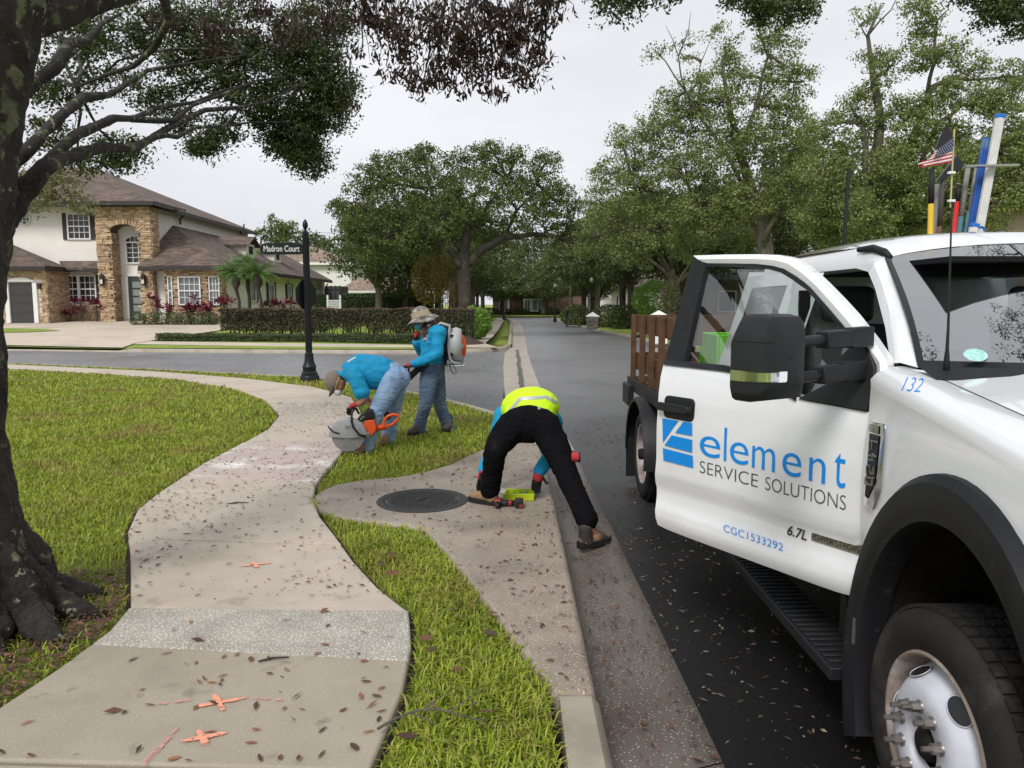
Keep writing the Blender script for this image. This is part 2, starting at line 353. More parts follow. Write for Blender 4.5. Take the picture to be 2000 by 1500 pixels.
# road sheets
XR = [(6.45, -8), (6.45, 20), (6.4, 30), (6.2, 38), (5.5, 50), (4.9, 70), (4.8, 90)]
road = [(.72, -8), (.78, 3), (.74, 8), (.59, 13.5), (.55, 24), (.6, 30), (.75, 45), (.75, 70), (.2, 90)] + XR[::-1]
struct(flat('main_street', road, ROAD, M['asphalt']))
SN = [(.36, 8.3), (.25, 9.3), (0, 10.4), (-.34, 11.2), (-.86, 12.1), (-1.35, 12.95), (-2.6, 14.5), (-4.6, 16.5), (-9, 18.45), (-13.8, 20.3), (-22, 23.3), (-60, 34)]
SF = [(-.05, 29.5), (-.25, 28.0), (-.8, 27.0), (-1.9, 26.25), (-3.6, 25.85), (-9, 26.2), (-14.3, 26.75), (-18.8, 27.6), (-26, 29.4), (-60, 40)]
SN = SN[:1] + smooth(SN[1:8], 2) + SN[8:]
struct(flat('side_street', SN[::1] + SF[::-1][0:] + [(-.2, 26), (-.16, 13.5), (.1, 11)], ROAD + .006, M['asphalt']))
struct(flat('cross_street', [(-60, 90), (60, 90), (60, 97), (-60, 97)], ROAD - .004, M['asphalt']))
# valley gutter across the mouth of the side street, and the gutter pans
b = MB(); strip(b, [(.36, 8.6), (.10, 10.3), (-.36, 11.2), (-.40, 11.5), (-.14, 11.52), (-.13, 13.4), (-.24, 20), (-.26, 26), (-.02, 30), (.02, 45), (.02, 70), (-.5, 90)], [(.74, 8.6), (.69, 10.3), (.66, 11.2), (.65, 11.5), (.65, 11.52), (.60, 13.4), (.56, 20), (.56, 26), (.6, 30), (.75, 45), (.75, 70), (.2, 90)], ROAD + .012)
struct(b.build('valley_gutter', M['valley']))
b = MB()
ctr = [(.20 + .05 * mnoise.noise((y * .5, 0, 0)) + .03 * mnoise.noise((y * 2.1, 3, 0)), y) for y in np.arange(12.0, 28, .12)]
strip(b, [(x - .05 - .05 * mnoise.noise((y * 1.7, 8, 0)) - .03 * mnoise.noise((y * 6, 8, 0)), y) for x, y in ctr], [(x + .06 + .05 * mnoise.noise((y * 1.9, 5, 0)) + .03 * mnoise.noise((y * 7, 5, 0)), y) for x, y in ctr], ROAD + .017)
tag(b.build('wet_gutter_stain', M['stain']), kind='structure')
def gutter_piece(y0, y1):
    b = MB(); ys = np.linspace(y0, y1, 5); kx = lambda y: .375 if y < 8 else .375 - .12 * (y - 8)
    rx = lambda y: .79 - .011 * max(0, y - 3.3)
    rows = [[(kx(y), y, -.19), (kx(y) + .12, y, -.185), (kx(y) + .3, y, -.15), (rx(y) + .02 * mnoise.noise((y * 2.1, 0, 0)), y, -.119), (rx(y) + .02, y, -.16)] for y in ys]
    b.grid(rows); return b
gp = struct(flat('gutter_bed', [(.3, -6), (.84, -6), (.8, 9.5), (.1, 10.9)], -.2, M['soil']))
gy = [-5, -1.2, 1.3, 2.62, 5.4, 8.0, 10.6]
for y0, y1 in zip(gy[:-1], gy[1:]): gutter_piece(y0 + .004, y1 - .004).build('gutter_slab', M['gutter'], gp, smooth=True)
# kerbs: swept profile
def kerb(name, P, m, h=.0, wd=.15, side=1, drop=-.17, parent=None):
    P = dense(P, .5); rows = []
    for i, p in enumerate(P):
        a = Vector(P[max(i - 1, 0)]); c = Vector(P[min(i + 1, len(P) - 1)]); d = (c - a).normalized(); n = Vector((d.y, -d.x)) * side
        hz = h(p[0], p[1]) if callable(h) else h
        q = Vector(p)
        rows.append([(*(q - n * wd), -.3), (*(q - n * wd), hz), (*(q - n * .02), hz), (*(q + n * .012), hz - .03), (*(q + n * .035), drop), (*(q + n * .035), -.3)])
    b = MB(); b.grid(rows); return b.build(name, m, parent, sharp=40)
kb = struct(kerb('kerb_near', [(.345, -6), (.345, 1.3)], M['kerb']))
kerb('kerb_stone', [(.345, 1.306), (.345, 2.88)], M['kerb'], parent=kb)
struct(kerb('kerb_corner', SN[0:1] + SN[1:-1] + [SN[-1]], M['kerb'], side=1))
struct(kerb('kerb_far_side', SF[0:], M['kerb'], side=-1, h=lambda x, y: -.075 if -24.5 < x < -14.2 else .0))
struct(kerb('kerb_far_main', [(-.02, 29.4), (0, 45), (0, 70), (-.5, 88)], M['kerb'], side=1, h=.01))
struct(kerb('kerb_right', [(x - .05, y) for x, y in XR], M['kerb'], side=-1, h=.0))
# storm inlet apron of shell concrete, with its rounded manhole lobe
AP = [(-1.655, 6.02), (-1.645, 6.22), (-1.57, 6.45), (-1.36, 6.63), (-1.10, 6.72), (-.86, 6.92), (-.62, 7.28), (-.42, 7.85), (-.22, 8.3), (.12, 8.42), (.30, 8.38), (.34, 7.5), (.345, 5), (.345, 2.9), (.17, 2.88), (.125, 3.02), (-.11, 3.75), (-.39, 4.54), (-.62, 5.13), (-.74, 5.22), (-.99, 5.31), (-1.32, 5.45), (-1.52, 5.68), (-1.62, 5.86)]
b = MB(); n = len(AP)
b.add([(x, y, 0.008) for x, y in AP] + [(x + (.035 if x > .29 else 0), y, -.3) for x, y in AP], [tuple(range(n - 1, -1, -1))] + [(i, (i + 1) % n, n + (i + 1) % n, n + i) for i in range(n)])
o = b.build('inlet_apron', M['apron'], bevel=.03, seg=3); struct(o)
# manhole frame and cover set in the apron
mh = empty('manhole_cover', (-.73, 5.9, .01), 'round black iron manhole cover with cross-hatched top in the concrete apron', 'manhole cover')
b = MB().lathe([(.30, .008), (.30, .014), (.365, .015), (.372, .009)], (-.73, 5.9, 0), n=48); b.build('frame_ring', M['iron'], mh, smooth=True)
b = MB().lathe([(.001, .0155), (.288, .0155), (.294, .011)], (-.73, 5.9, 0), n=48)
for i in range(-13, 14):
    for j in range(-13, 14):
        x, y = i * .021, j * .021
        if x * x + y * y < .27 ** 2 and not (abs(x) < .06 and abs(y) < .05): b.box((-.73 + x, 5.9 + y, .0175), (.012, .007, .004), rz=R(45 if (i + j) % 2 else -45))
b.build('cover', M['iron'], mh)
b = MB(); b.box((-.745, 5.9, .0185), (.014, .085, .006), rz=R(-35)); b.box((-.715, 5.9, .0185), (.014, .085, .006), rz=R(-35)); b.build('logo_mark', M['black_paint'], mh)
# the winding walk: a bed of soil with concrete slabs on it
WL = [(-2.03, -6), (-2.03, 2.2), (-2.02, 2.77), (-1.98, 3.09), (-1.96, 3.45), (-2.01, 3.75), (-2.24, 4.2), (-2.48, 4.66), (-2.72, 5.1), (-2.93, 5.65), (-3.02, 6.22), (-3.07, 6.8), (-3.11, 7.3), (-3.12, 8.4), (-3.14, 9.4), (-3.38, 10.66), (-4.15, 12.35), (-5.4, 14.2), (-7.27, 15.9), (-9.61, 17.2), (-12.85, 18.6), (-22, 22)]
WR = [(-.5, -6), (-.5, 2.2), (-.47, 2.6), (-.45, 2.9), (-.47, 3.3), (-.54, 3.72), (-.76, 4.05), (-1.0, 4.5), (-1.22, 4.98), (-1.45, 5.45), (-1.64, 5.95), (-1.76, 6.5), (-1.81, 7.2), (-1.86, 8.4), (-1.95, 9.6), (-2.3, 11.1), (-2.78, 12.7), (-3.85, 14.3), (-5.75, 15.95), (-8.6, 17.7), (-13.0, 19.55), (-22, 23)]
walk = struct(flat('winding_walk', [(x - .03, y) for x, y in WL] + [(x + .03, y) for x, y in WR[::-1]], -.035, M['soil']))
def walk_at(t):                                  # stations along the walk
    i = min(int(t), len(WL) - 2); f = t - i
    return tuple(WL[i][k] * (1 - f) + WL[i + 1][k] * f for k in (0, 1)), tuple(WR[i][k] * (1 - f) + WR[i + 1][k] * f for k in (0, 1))
def slab(t0, t1, m, z=0.0, tilt=0, gap=.02):
    ts = [t0 + .0] + [k for k in range(math.floor(t0) + 1, math.ceil(t1)) if t0 + .05 < k < t1 - .05] + [t1]
    fine = []
    for a, c in zip(ts[:-1], ts[1:]): fine += [a + (c - a) * k / 4 for k in range(4)]
    fine.append(t1); Lp, Rp = [], []
    for k, t in enumerate(fine):
        l, r = walk_at(t); d = (gap if not (abs(t - 3.62) < .01) else .001) / 2 * (1 if k == 0 else -1 if k == len(fine) - 1 else 0)
        Lp.append((l[0], l[1] + d)); Rp.append((r[0], r[1] + d))
    # round the straight chords
    poly = Lp + Rp[::-1]
    yc = sum(p[1] for p in poly) / len(poly)
    b = MB().prism(poly, -.1, lambda x, y: z + tilt * (y - yc)); return b.build('slab', m, walk, bevel=.011, seg=2)
for t0, t1, m, z, tl in ((0, 1.4, 'concrete_near', .018, 0), (1.4, 3.62, 'concrete_near', .0195, 0), (3.62, 4.97, 'pebble', .0197, 0), (4.97, 7.65, 'concrete', .0, 0), (7.65, 11.05, 'concrete', .001, 0),
                         (11.05, 12.0, 'concrete_cut', .004, 0), (12.0, 13.05, 'concrete_cut', .006, 0), (13.05, 14.2, 'concrete_pink', .0, 0), (14.2, 15.2, 'concrete_pink', .0, 0), (15.2, 16, 'concrete_pink', .002, 0),
                         (16, 17, 'concrete_pink', 0, 0), (17, 18, 'concrete_pink', 0, 0), (18, 19, 'concrete_pink', 0, 0), (19, 20, 'concrete_pink', 0, 0), (20, 21, 'concrete_pink', 0, 0)):
    slab(t0, t1, M[m], z, tl)
# orange and pink paint marks sprayed on the walk
def mark(name, segs, m, label, z=.0255, wd=.019):
    b = MB()
    for a, c in segs:
        a, c = Vector((*a, 0)), Vector((*c, 0)); d = (c - a).normalized(); s = Vector((-d.y, d.x, 0)); n = 7; rows = []
        for k in range(n + 1):
            p = a.lerp(c, k / n); ww = wd * (.5 + .35 * mnoise.noise((p.x * 30, p.y * 30, 1)) + (.1 if 0 < k < n else -.25))
            rows.append([p + s * ww + Vector((0, 0, z)), p - s * ww + Vector((0, 0, z))])
        b.grid(rows); z += .0006
    return tag(b.build(name, m), label, 'paint mark')
def X(px, py, r, sk=0):
    c = G(px, py); return [((c.x - r, c.y - r * .4), (c.x + r * 1.25, c.y + r * .45)), ((c.x - r * .5, c.y + r * .7), (c.x + r * .55, c.y - r * .75))]
mark('paint_cross', X(427, 1383, .08), M['paint_orange'], 'orange painted cross beside a pink streak on the near walk')
mark('paint_cross', X(395, 1452, .065), M['paint_orange'], 'orange painted cross at the bottom edge of the near walk slab')
mark('paint_cross', X(497, 1104, .075), M['paint_orange'], 'small orange painted cross on the middle walk slab', z=.006)
mark('paint_streak', [((-1.05, 2.82), (-.92, 2.81))], M['paint_pink'], 'short pink paint streak right of the orange cross', wd=.016)
mark('paint_streak', [((-1.41, 2.78), (-1.27, 2.81))], M['paint_pink'], 'short pink paint streak left of the orange cross', wd=.013)
mark('paint_streak', [((-1.27, 2.38), (-1.25, 2.62))], M['paint_pink'], 'lengthwise pink paint streak at the photo bottom', wd=.02)
# lawns: soil-and-turf sheets with blades of grass standing on them
LW1 = [(-2.05, -6)] + [(x - .03, y) for x, y in WL] + [(-60, 33), (-60, -6)]
LW2 = [(x + .03, y) for x, y in WR[:11]] + [(x - .01, y) for x, y in AP[:1]] + [(x - .012, y + .0) for x, y in AP[::-1][:10]] + [(.19, -6)]
LW3 = [(x + .03, y) for x, y in WR[10:]] + [(-40, 28.2)] + [(x - .1, y - .1) for x, y in SN[::-1][1:]] + [(.18, 8.5)] + AP[0:10][::-1]
struct(flat('lawn_left', LW1, -.03, M['turf'])); struct(flat('lawn_verge_near', LW2, -.03, M['turf'])); struct(flat('lawn_corner', LW3, -.03, M['turf']))
# the lots across the side street
b = MB(); xs = np.concatenate([np.arange(-80, -22, 6), np.arange(-22, -.1, 1.1)]);
rows = []
for f in np.linspace(0, 1, 40):
    row = []
    for x in xs:
        sy = np.interp(-x, [-p[0] for p in SF], [p[1] for p in SF]) + .14
        y = sy + (88 - sy) * f ** 1.8; row.append((min(x, -.17), y, lot(x, y) - .006))
    rows.append(row)
b.grid(rows); struct(b.build('lawn_far_lot', M['turf_far'], smooth=True))
b = MB(); b.grid([[(np.interp(y, [p[1] for p in XR], [p[0] for p in XR]) + .08 + k, y, lot(7 + k, y) - .006) for k in (0, 2, 4, 8, 14, 25, 60)] for y in list(np.arange(-6, 89, 4))])
struct(b.build('lawn_right', M['turf_far'], smooth=True))
struct(flat('lawn_end', [(-60, 97.2), (60, 97.2), (60, 140), (-60, 140)], .02, M['turf_far']))
# far pavements and driveway
def sheet(name, A, B, m, off, n=6, step=.8):
    k = max(len(A), len(B)); A, B = [(p[0], p[1]) for p in A], [(p[0], p[1]) for p in B]
    A2, B2 = [], []
    for i in range(len(A) - 1):
        q = max(2, int(max(math.dist(A[i], A[i + 1]), math.dist(B[i], B[i + 1])) / step))
        for j in range(q):
            A2.append(tuple(np.array(A[i]) * (1 - j / q) + np.array(A[i + 1]) * j / q)); B2.append(tuple(np.array(B[i]) * (1 - j / q) + np.array(B[i + 1]) * j / q))
    A2.append(A[-1]); B2.append(B[-1]); b = MB(); strip(b, A2, B2, lambda x, y: lot(x, y) + off, n=n); return struct(b.build(name, m, smooth=True))
sheet('far_walk', [(-40, 35.5), (-24, 30.6), (-14, 28.35), (-9, 27.65), (-4, 27.3), (-2.35, 27.45)], [(-40, 36.7), (-24, 31.8), (-14, 29.5), (-9, 28.8), (-4, 28.5), (-2.35, 28.75)], M['drive'], .016, 2)
sheet('street_walk', [(-2.5, 27.2), (-2.35, 30), (-1.9, 36), (-1.75, 45), (-1.7, 70), (-1.7, 87)], [(-.45, 27.0), (-1.1, 30), (-.95, 36), (-.85, 45), (-.8, 70), (-.8, 87)], M['concrete'], .02, 2)
sheet('street_walk_right', [(9.0, 18), (9.0, 30), (8.7, 38), (8, 50), (7.4, 70), (7.3, 87)], [(10.2, 18), (10.2, 30), (9.9, 38), (9.2, 50), (8.6, 70), (8.5, 87)], M['concrete'], .02, 2)
sheet('driveway', [(-25.0, 29.2), (-25.2, 31), (-26.0, 33.5), (-27.5, 36), (-28, 41)], [(-14.2, 26.95), (-14.6, 28.6), (-14.3, 31), (-13.6, 35), (-14.9, 41)], M['drive'], .03, 12)
struct(flat('driveway_island', [(-27.5, 33.2), (-24.2, 33.0), (-21.8, 33.4), (-20.9, 34.3), (-22.2, 35.2), (-25, 35.8), (-27.5, 35.9)], lambda x, y: lot(x, y) + .05, M['turf_far']))
sheet('verge_far', [(-14.0, 27.0), (-9, 26.4), (-3.8, 26.05), (-2.2, 26.4)], [(-14.0, 28.2), (-9, 27.6), (-3.8, 27.25), (-2.4, 27.4)], M['turf_far'], .02, 2)
# grass blades
def blades(polys, bands, name, label, xlim=lambda y: (-.74 * y - .6, .74 * y + .6)):
    out = []
    for y0, y1, den, h, wd in bands:
        xa, xb = xlim(y1); n = int((xb - xa) * (y1 - y0) * den); P = np.stack([nr.uniform(xa, xb, n), nr.uniform(y0, y1, n)], 1)
        keep = np.zeros(n, bool)
        for pl in polys: keep |= inpoly(P, pl)
        bare = np.hypot(P[:, 0] + 2.75, (P[:, 1] - 3.45) * .8) < .95 + nr.normal(0, .12, n); keep &= ~bare | (nr.uniform(0, 1, n) < .22)
        P = P[keep]; n = len(P)
        if not n: continue
        clump = np.array([mnoise.noise((x * 2.2, y * 2.2, 3)) for x, y in P]) if n < 400000 else np.zeros(n)
        hh = h * nr.uniform(.5, 1.25, n) * (1 + .35 * clump); an = nr.uniform(0, 2 * np.pi, n); lean = nr.uniform(.25, 1.15, n)
        d = np.stack([np.cos(an), np.sin(an), 0 * an], 1); s = np.stack([-np.sin(an), np.cos(an), 0 * an], 1) * (wd * nr.uniform(.7, 1.3, n))[:, None] / 2
        b0 = np.concatenate([P, np.full((n, 1), -.03)], 1)
        mid = b0 + d * (hh * lean * .45)[:, None]; mid[:, 2] += hh * .68
        tip = b0 + d * (hh * lean * 1.15)[:, None]; tip[:, 2] += hh * (1.05 - .35 * lean)
        out.append(np.stack([b0 - s, b0 + s, mid + s, mid - s], 1)); out.append(np.stack([mid - s, mid + s, tip + s * .1, tip - s * .1], 1))
    V = np.concatenate(out); me = quads_mesh(name, V)
    # weld so that each blade is one island
    bm = bmesh.new(); bm.from_mesh(me); bmesh.ops.remove_doubles(bm, verts=bm.verts, dist=1e-5); bm.to_mesh(me); bm.free()
    o = link(name, me, M['blade']); return tag(o, label, 'grass', kind='stuff')
BN = [(1.8, 3.4, 7000, .062, .0065), (3.4, 5, 5600, .056, .0065), (5, 7, 3600, .052, .0075), (7, 10, 1700, .06, .010), (10, 14, 800, .06, .014), (14, 24, 300, .06, .022)]
blades([LW1], BN, 'grass_left', 'mown green lawn left of the winding walk')
blades([LW2], BN[:3], 'grass_verge', 'coarse green grass between the near walk and the kerb')
blades([LW3], BN[2:], 'grass_corner', 'mown grass between walk, manhole apron and side street')
FB = [(26, 32, 160, .07, .04), (32, 41, 90, .08, .05)]
# leaf litter and twigs blown over walk, apron, gutter and street
def litter(name, polys, n, size, label, zf, box, seed=1, ar=.32, m=None):
    P = np.stack([nr.uniform(box[0], box[1], n), box[2] + (box[3] - box[2]) * nr.uniform(0, 1, n)], 1)
    k = np.zeros(n, bool)
    for pl in polys: k |= inpoly(P, pl)
    P = P[k]; cl = np.array([mnoise.noise((x * .9, y * .9, seed)) for x, y in P]); P = P[nr.uniform(-.5, .6, len(P)) < cl + .15]
    z = np.array([zf(x, y) for x, y in P]); C = np.concatenate([P, z[:, None] + nr.uniform(.003, .009, (len(P), 1))], 1)
    an = nr.uniform(0, 2 * np.pi, len(P)); d = np.stack([np.cos(an), np.sin(an), nr.normal(0, .12, len(P))], 1); s = np.stack([-np.sin(an), np.cos(an), nr.normal(0, .25, len(P))], 1)
    l = (size * nr.uniform(.4, 1.5, len(P)))[:, None]; wv = l * nr.uniform(ar * .4, ar * 1.4, (len(P), 1))
    V = np.stack([C - d * l / 2, C + s * wv / 2, C + d * l / 2, C - s * wv / 2 + np.array([0, 0, .004])], 1)
    V[:, :, 2] = np.maximum(V[:, :, 2], z[:, None] + .002)
    return tag(link(name, quads_mesh(name, V), m or M['litter']), label, 'leaf litter', kind='stuff')
WK = WL + WR[::-1]
litter('walk_litter', [WK], 7000, .032, 'brown leaf scraps scattered over the middle of the winding walk', lambda x, y: .004, (-4, -.6, 3.9, 12), 2)
litter('walk_litter', [WK], 70, .05, 'sparse brown leaf scraps on the near walk slab', lambda x, y: .022, (-2.1, -.4, 2.2, 3.9), 3)
litter('apron_litter', [AP], 2200, .035, 'dark leaf scraps scattered over the concrete inlet apron', lambda x, y: .009, (-1.7, .35, 2.8, 8.4), 4)
litter('gutter_litter', [[(.42, 2), (.80, 2), (.72, 9.5), (.42, 9.5)]], 800, .035, 'leaf scraps lying in the wet gutter', lambda x, y: -.19 + .07 * max(0, min(1, (x - .42) / .36)) + .008, (.42, .8, 2, 9.5), 5)
litter('street_litter', [road], 4200, .03, 'leaf scraps on the black asphalt beside the truck', lambda x, y: ROAD + .002, (.8, 2.6, 2, 11), 6, m=M['litter_pale'])
litter('side_street_litter', [SN + SF[::-1]], 1500, .06, 'brown leaf scraps on the side street', lambda x, y: ROAD + .008, (-12, -.3, 11, 26.5), 7)
litter('verge_litter', [LW2], 260, .075, 'brown oak leaves lying in the near grass verge', lambda x, y: .03, (-1.6, .2, 2.2, 4.6), 8, ar=.45)
litter('root_litter', [LW1], 4200, .036, 'brown leaves and mulch round the oak roots', lambda x, y: .012, (-2.9, -1.9, 2.6, 4.3), 9, ar=.5)
# single fallen leaves large enough to pick out on the near slab
lb = MB(); pr = [(0, 0), (.2, .7), (.5, 1), (.8, .65), (1, 0)]
rows = [[(t - .5, -wv * .16, .05 * abs(wv) + .12 * (t - .5) ** 2), (t - .5, 0, .12 * (t - .5) ** 2), (t - .5, wv * .16, .05 * abs(wv) + .12 * (t - .5) ** 2)] for t, wv in pr]
lb.grid(rows); lme = lb.mesh('fallen_leaf', True); lme.materials.append(M['leaf_fallen'])
for i, (px, py) in enumerate([(60,1476),(52,1412),(243,1392),(278,1347),(410,1431),(490,1451),(508,1481),(547,1480),(500,1425),(340,1500-18),(293,1377),(430,1337),(435,1320),(413,1334),(388,1333),(383,1295),(437,1283),(325,1276),(555,1384),(560,1308),(463,1279),(630,1426),(670,1387),(590,1386),(692,1460),(710,1325),(715,1332),(711,1292),(705,1361),(735,1360),(745,1390),(740,1405),(720,1430),(640,1223),(372,1215),(635,1260),(490,1288),(620,1277),(700,1277),(745,1345)]):
    p = G(px, py, .024); o = bpy.data.objects.new('fallen_leaf', lme); COL.objects.link(o); o.location = (p.x, p.y, .0255); o.rotation_euler = (rnd.uniform(-.15, .15), rnd.uniform(-.1, .1), rnd.uniform(0, 6.28))
    s = rnd.uniform(.028, .058); o.scale = (s, s * rnd.uniform(.6, 1.5), s * rnd.uniform(.6, 2.2)); tag(o, 'single curled brown leaf lying on the near walk slab', 'leaf', 'fallen leaves on the near walk')
def stick(px, py, l, a, label, z=.03):
    p = G(px, py); b = MB(); d = Vector((math.cos(a), math.sin(a), 0)); s = Vector((-d.y, d.x, 0))
    b.tube([p - d * l / 2 + Vector((0, 0, z)), p - d * l * .1 + s * .012 + Vector((0, 0, z)), p + s * .005 + Vector((0, 0, z + .004)), p + d * l / 2 + Vector((0, 0, z))], [.004, .006, .005, .003], 6)
    b.tube([p - d * l * .1 + s * .012 + Vector((0, 0, z)), p - d * l * .2 + s * .03 + Vector((0, 0, z + .004))], [.004, .003], 5)
    return tag(b.build('twig', M['bark_mid'], smooth=True), label, 'twig')
stick(535, 1300, .13, R(18), 'knobbly broken twig lying alone on the near walk slab')
def dead_branch(px, py, L_, label):
    c = G(px, py); b = MB(); P = [c + Vector((-L_ / 2 + L_ * t, .10 * t + .05 * math.sin(5 * t) - .02, .045 + .03 * math.sin(3 * t))) for t in np.linspace(0, 1, 9)]; b.tube(P, [.0055 - .004 * t for t in np.linspace(0, 1, 9)], 6)
    for k in (2, 3, 5, 6): d = Vector((.10, .10 * (1 if k % 2 else -1), .02)); b.tube([P[k], P[k] + d * .6 + Vector((0, .01, 0)), P[k] + d * 1.3], [.0032, .0025, .001], 5)
    return tag(b.build('dead_branch', M['bark_grey'], smooth=True), label, 'branch')
dead_branch(850, 1440, .42, 'thin forked dead branch lying in the near grass verge')
stick(465, 985, .16, R(10), 'small bundle of dark twigs on the middle walk slab', .01)
# ================================================================== the white service truck with its near door open
M['white_car'] = mat('white_car_paint', (.74, .75, .77), .2, var=.03, scale=2, coat=1.0, spec=.5, blotch=[((.66, .655, .64), 3.5, .56, .8)])
M['black_plastic'] = mat('black_grained_plastic', (.014, .0145, .016), .5, spec=.28, var=.15, scale=9, bump=.15, bscale=300)
M['flare_plastic'] = mat('scuffed_flare_plastic', (.012, .0125, .0145), .5, spec=.28, var=.25, scale=5, bump=.12, bscale=200, blotch=[((.045, .044, .042), 14, .62, .75)])
M['gloss_black'] = mat('gloss_black', (.008, .008, .009), .12, var=0)
M['chrome'] = mat('chrome', (.75, .76, .78), .08, metal=1, var=.03)
M['nickel'] = mat('brushed_nickel', (.42, .41, .38), .3, metal=1, var=.1, scale=20)
M['rubber'] = mat('tyre_rubber', (.02, .019, .0185), .8, spec=.2, var=.25, scale=7, bump=.25, bscale=120, blotch=[((.06, .05, .042), 5, .55, .75)])
M['rim'] = mat('white_steel_rim', (.55, .56, .62), .42, var=.1, scale=6, blotch=[((.26, .17, .12), 9, .64, .74)], bump=.1, bscale=40)
M['rim_rust'] = mat('brown_stained_barrel', (.24, .19, .16), .55, var=.3, scale=8, blotch=[((.42, .38, .36), 6, .5, .65)])
M['steel'] = mat('dirty_steel', (.30, .28, .26), .4, metal=.8, var=.25, scale=25)
M['decal_blue'] = mat('blue_decal', (.0, .235, .70), .35, var=0)
M['decal_grey'] = mat('charcoal_decal', (.055, .055, .062), .35, var=0)
M['seat'] = mat('grey_vinyl', (.045, .046, .05), .6, var=.1)
M['cabin'] = mat('dark_cabin_trim', (.011, .011, .012), .8, spec=.15, var=.1)
M['glass'] = glass('side_glass', (.60, .68, .65), film=.16); M['wind'] = glass('windscreen_glass', (.36, .44, .43), ior=1.9, film=.5); M['clear'] = glass('clear_lens', (.85, .85, .82))
M['amber'] = mat('amber_lens', (.7, .22, .06), .15, var=.1)
M['wood'] = mat('brown_stake_timber', (.115, .062, .035), .8, spec=.2, var=.3, scale=6, bump=.5, bscale=40, blotch=[((.08, .042, .025), 4, .5, .7)])
M['liner'] = mat('muddy_wheel_liner', (.022, .019, .016), .9, spec=.1, var=.35, scale=6, bump=.6, bscale=50)
def interp(t, T): return float(np.interp(t, [a for a, _ in T], [c for _, c in T]))
V = Vector
SO = [(.38, .075), (.46, .035), (.50, .012), (.55, .008), (.62, .026), (.69, .03), (.715, .006), (.8, 0), (1.0, -.004), (1.15, .006), (1.25, .022), (1.31, .045), (1.36, .06), (1.84, .205), (1.9, .25)]
so = lambda z: interp(z, SO)
SX = 1.306; TY = 2.72; CX = 2.30
truck = empty('service_truck', (CX, 4.3, ROAD), 'white flatbed service truck parked at the kerb with its near front door open', 'truck')
def text(name, s, m, parent, M4, width=None, height=None, ext=.0012, off=0.0, shear=0, space=1.0):
    cu = bpy.data.curves.new(name, 'FONT'); cu.body = s; cu.size = 1; cu.extrude = 0; cu.offset = off; cu.shear = shear; cu.space_character = space; cu.resolution_u = 6
    t = bpy.data.objects.new(name, cu); COL.objects.link(t); dg = bpy.context.evaluated_depsgraph_get(); dg.update()
    me = bpy.data.meshes.new_from_object(t.evaluated_get(dg)); bpy.data.objects.remove(t)
    co = np.array([v.co for v in me.vertices]); lo, hi = co.min(0), co.max(0); me.materials.clear()
    sx = width / (hi[0] - lo[0]); sy = height / (hi[1] - lo[1]) if height else sx
    for v in me.vertices: v.co = M4 @ Vector(((v.co.x - lo[0]) * sx, (v.co.y - lo[1]) * sy, ext))
    me.update(); return link(name, me, m, parent)
def shell(b, rows, th):                           # a sheet with thickness th(point)->vector
    b.grid(rows); back = [[Vector(p) + th for p in r] for r in rows]; b.grid([r[::-1] for r in back])
    for A, C in ((rows[0], back[0]), (rows[-1], back[-1]), ([r[0] for r in rows], [r[0] for r in back]), ([r[-1] for r in rows], [r[-1] for r in back])): b.grid([A, C])
    return b
# --- the open door; s runs from the hinge to the latch edge
DD = Vector((-.524, .852, 0)); DN = Vector((-.852, -.524, 0)); DH = Vector((SX, TY, 0))
def dpt(s, z, o=0): return DH + DD * s + DN * (o - so(z)) + Vector((0, 0, z))
def DS(px, py):
    d = ray(px, py); ins = 0
    for _ in range(6):
        q = DH - DN * ins; t = q.dot(DN) / d.dot(DN); p = d * t; z = CAMH + p.z; s = (Vector((p.x, p.y, 0)) - DH).dot(DD); ins = so(z)
    return s, z
srT = sorted([(DS(*p)[1], DS(*p)[0]) for p in ((1290,1035),(1283,950),(1282,900),(1285,800),(1290,740),(1298,706))]); sfT = sorted([(DS(*p)[1], DS(*p)[0]) for p in ((1668,1175),(1676,1120),(1690,1000),(1702,900),(1719,800),(1735,735))])
door = None
belt = [DS(*p) for p in ((1298,706),(1415,721),(1480,733),(1530,762),(1560,781),(1696,806),(1716,775),(1735,735))]
bt = sorted([(s, z) for s, z in belt])
b = MB(); NU, NZ = 26, 22; rows = []
for j in range(NZ + 1):
    row = []
    for i in range(NU + 1):
        u = i / NU; sm = interp(.9, srT) * (1 - u) + interp(.9, sfT) * u
        zt = interp(sm, bt); zb = .468 + .012 * (1 - math.sin(math.pi * min(1, max(0, u)))) ** 6
        z = zb + (zt - zb) * j / NZ
        s = interp(z, srT) * (1 - u) + interp(z, sfT) * u; row.append(dpt(s, z))
    rows.append(row)
shell(b, rows, DN * -.06); door = b.build('door', M['white_car'], truck, sharp=40)
OPx = [(1735,735),(1731,702),(1704,662),(1668,616),(1640,585),(1610,554),(1588,533),(1571,518),(1551,505),(1524,498),(1480,496.5),(1420,497),(1354,499)]
IPx = [(1714,760),(1712,712),(1688,682),(1645,632),(1615,597),(1583,561),(1570,550),(1555,539),(1532,525),(1510,519),(1480,515.5),(1430,514.5),(1378,514)]
rows = [[dpt(*DS(*p)), dpt(*DS(*[(a + c) / 2 for a, c in zip(p, q)]), .012), dpt(*DS(*q))] for p, q in zip(OPx, IPx)]
b = MB(); shell(b, rows, DN * -.045); b.build('window_frame', M['white_car'], door, sharp=45)
rows = [[dpt(*DS(*p), .004) for p in r] for r in (((1354,503),(1381,514)), ((1341,550),(1371,550)), ((1300,704),(1337,706)))]
b = MB(); shell(b, rows, DN * -.05); b.build('door_pillar', M['black_plastic'], door)
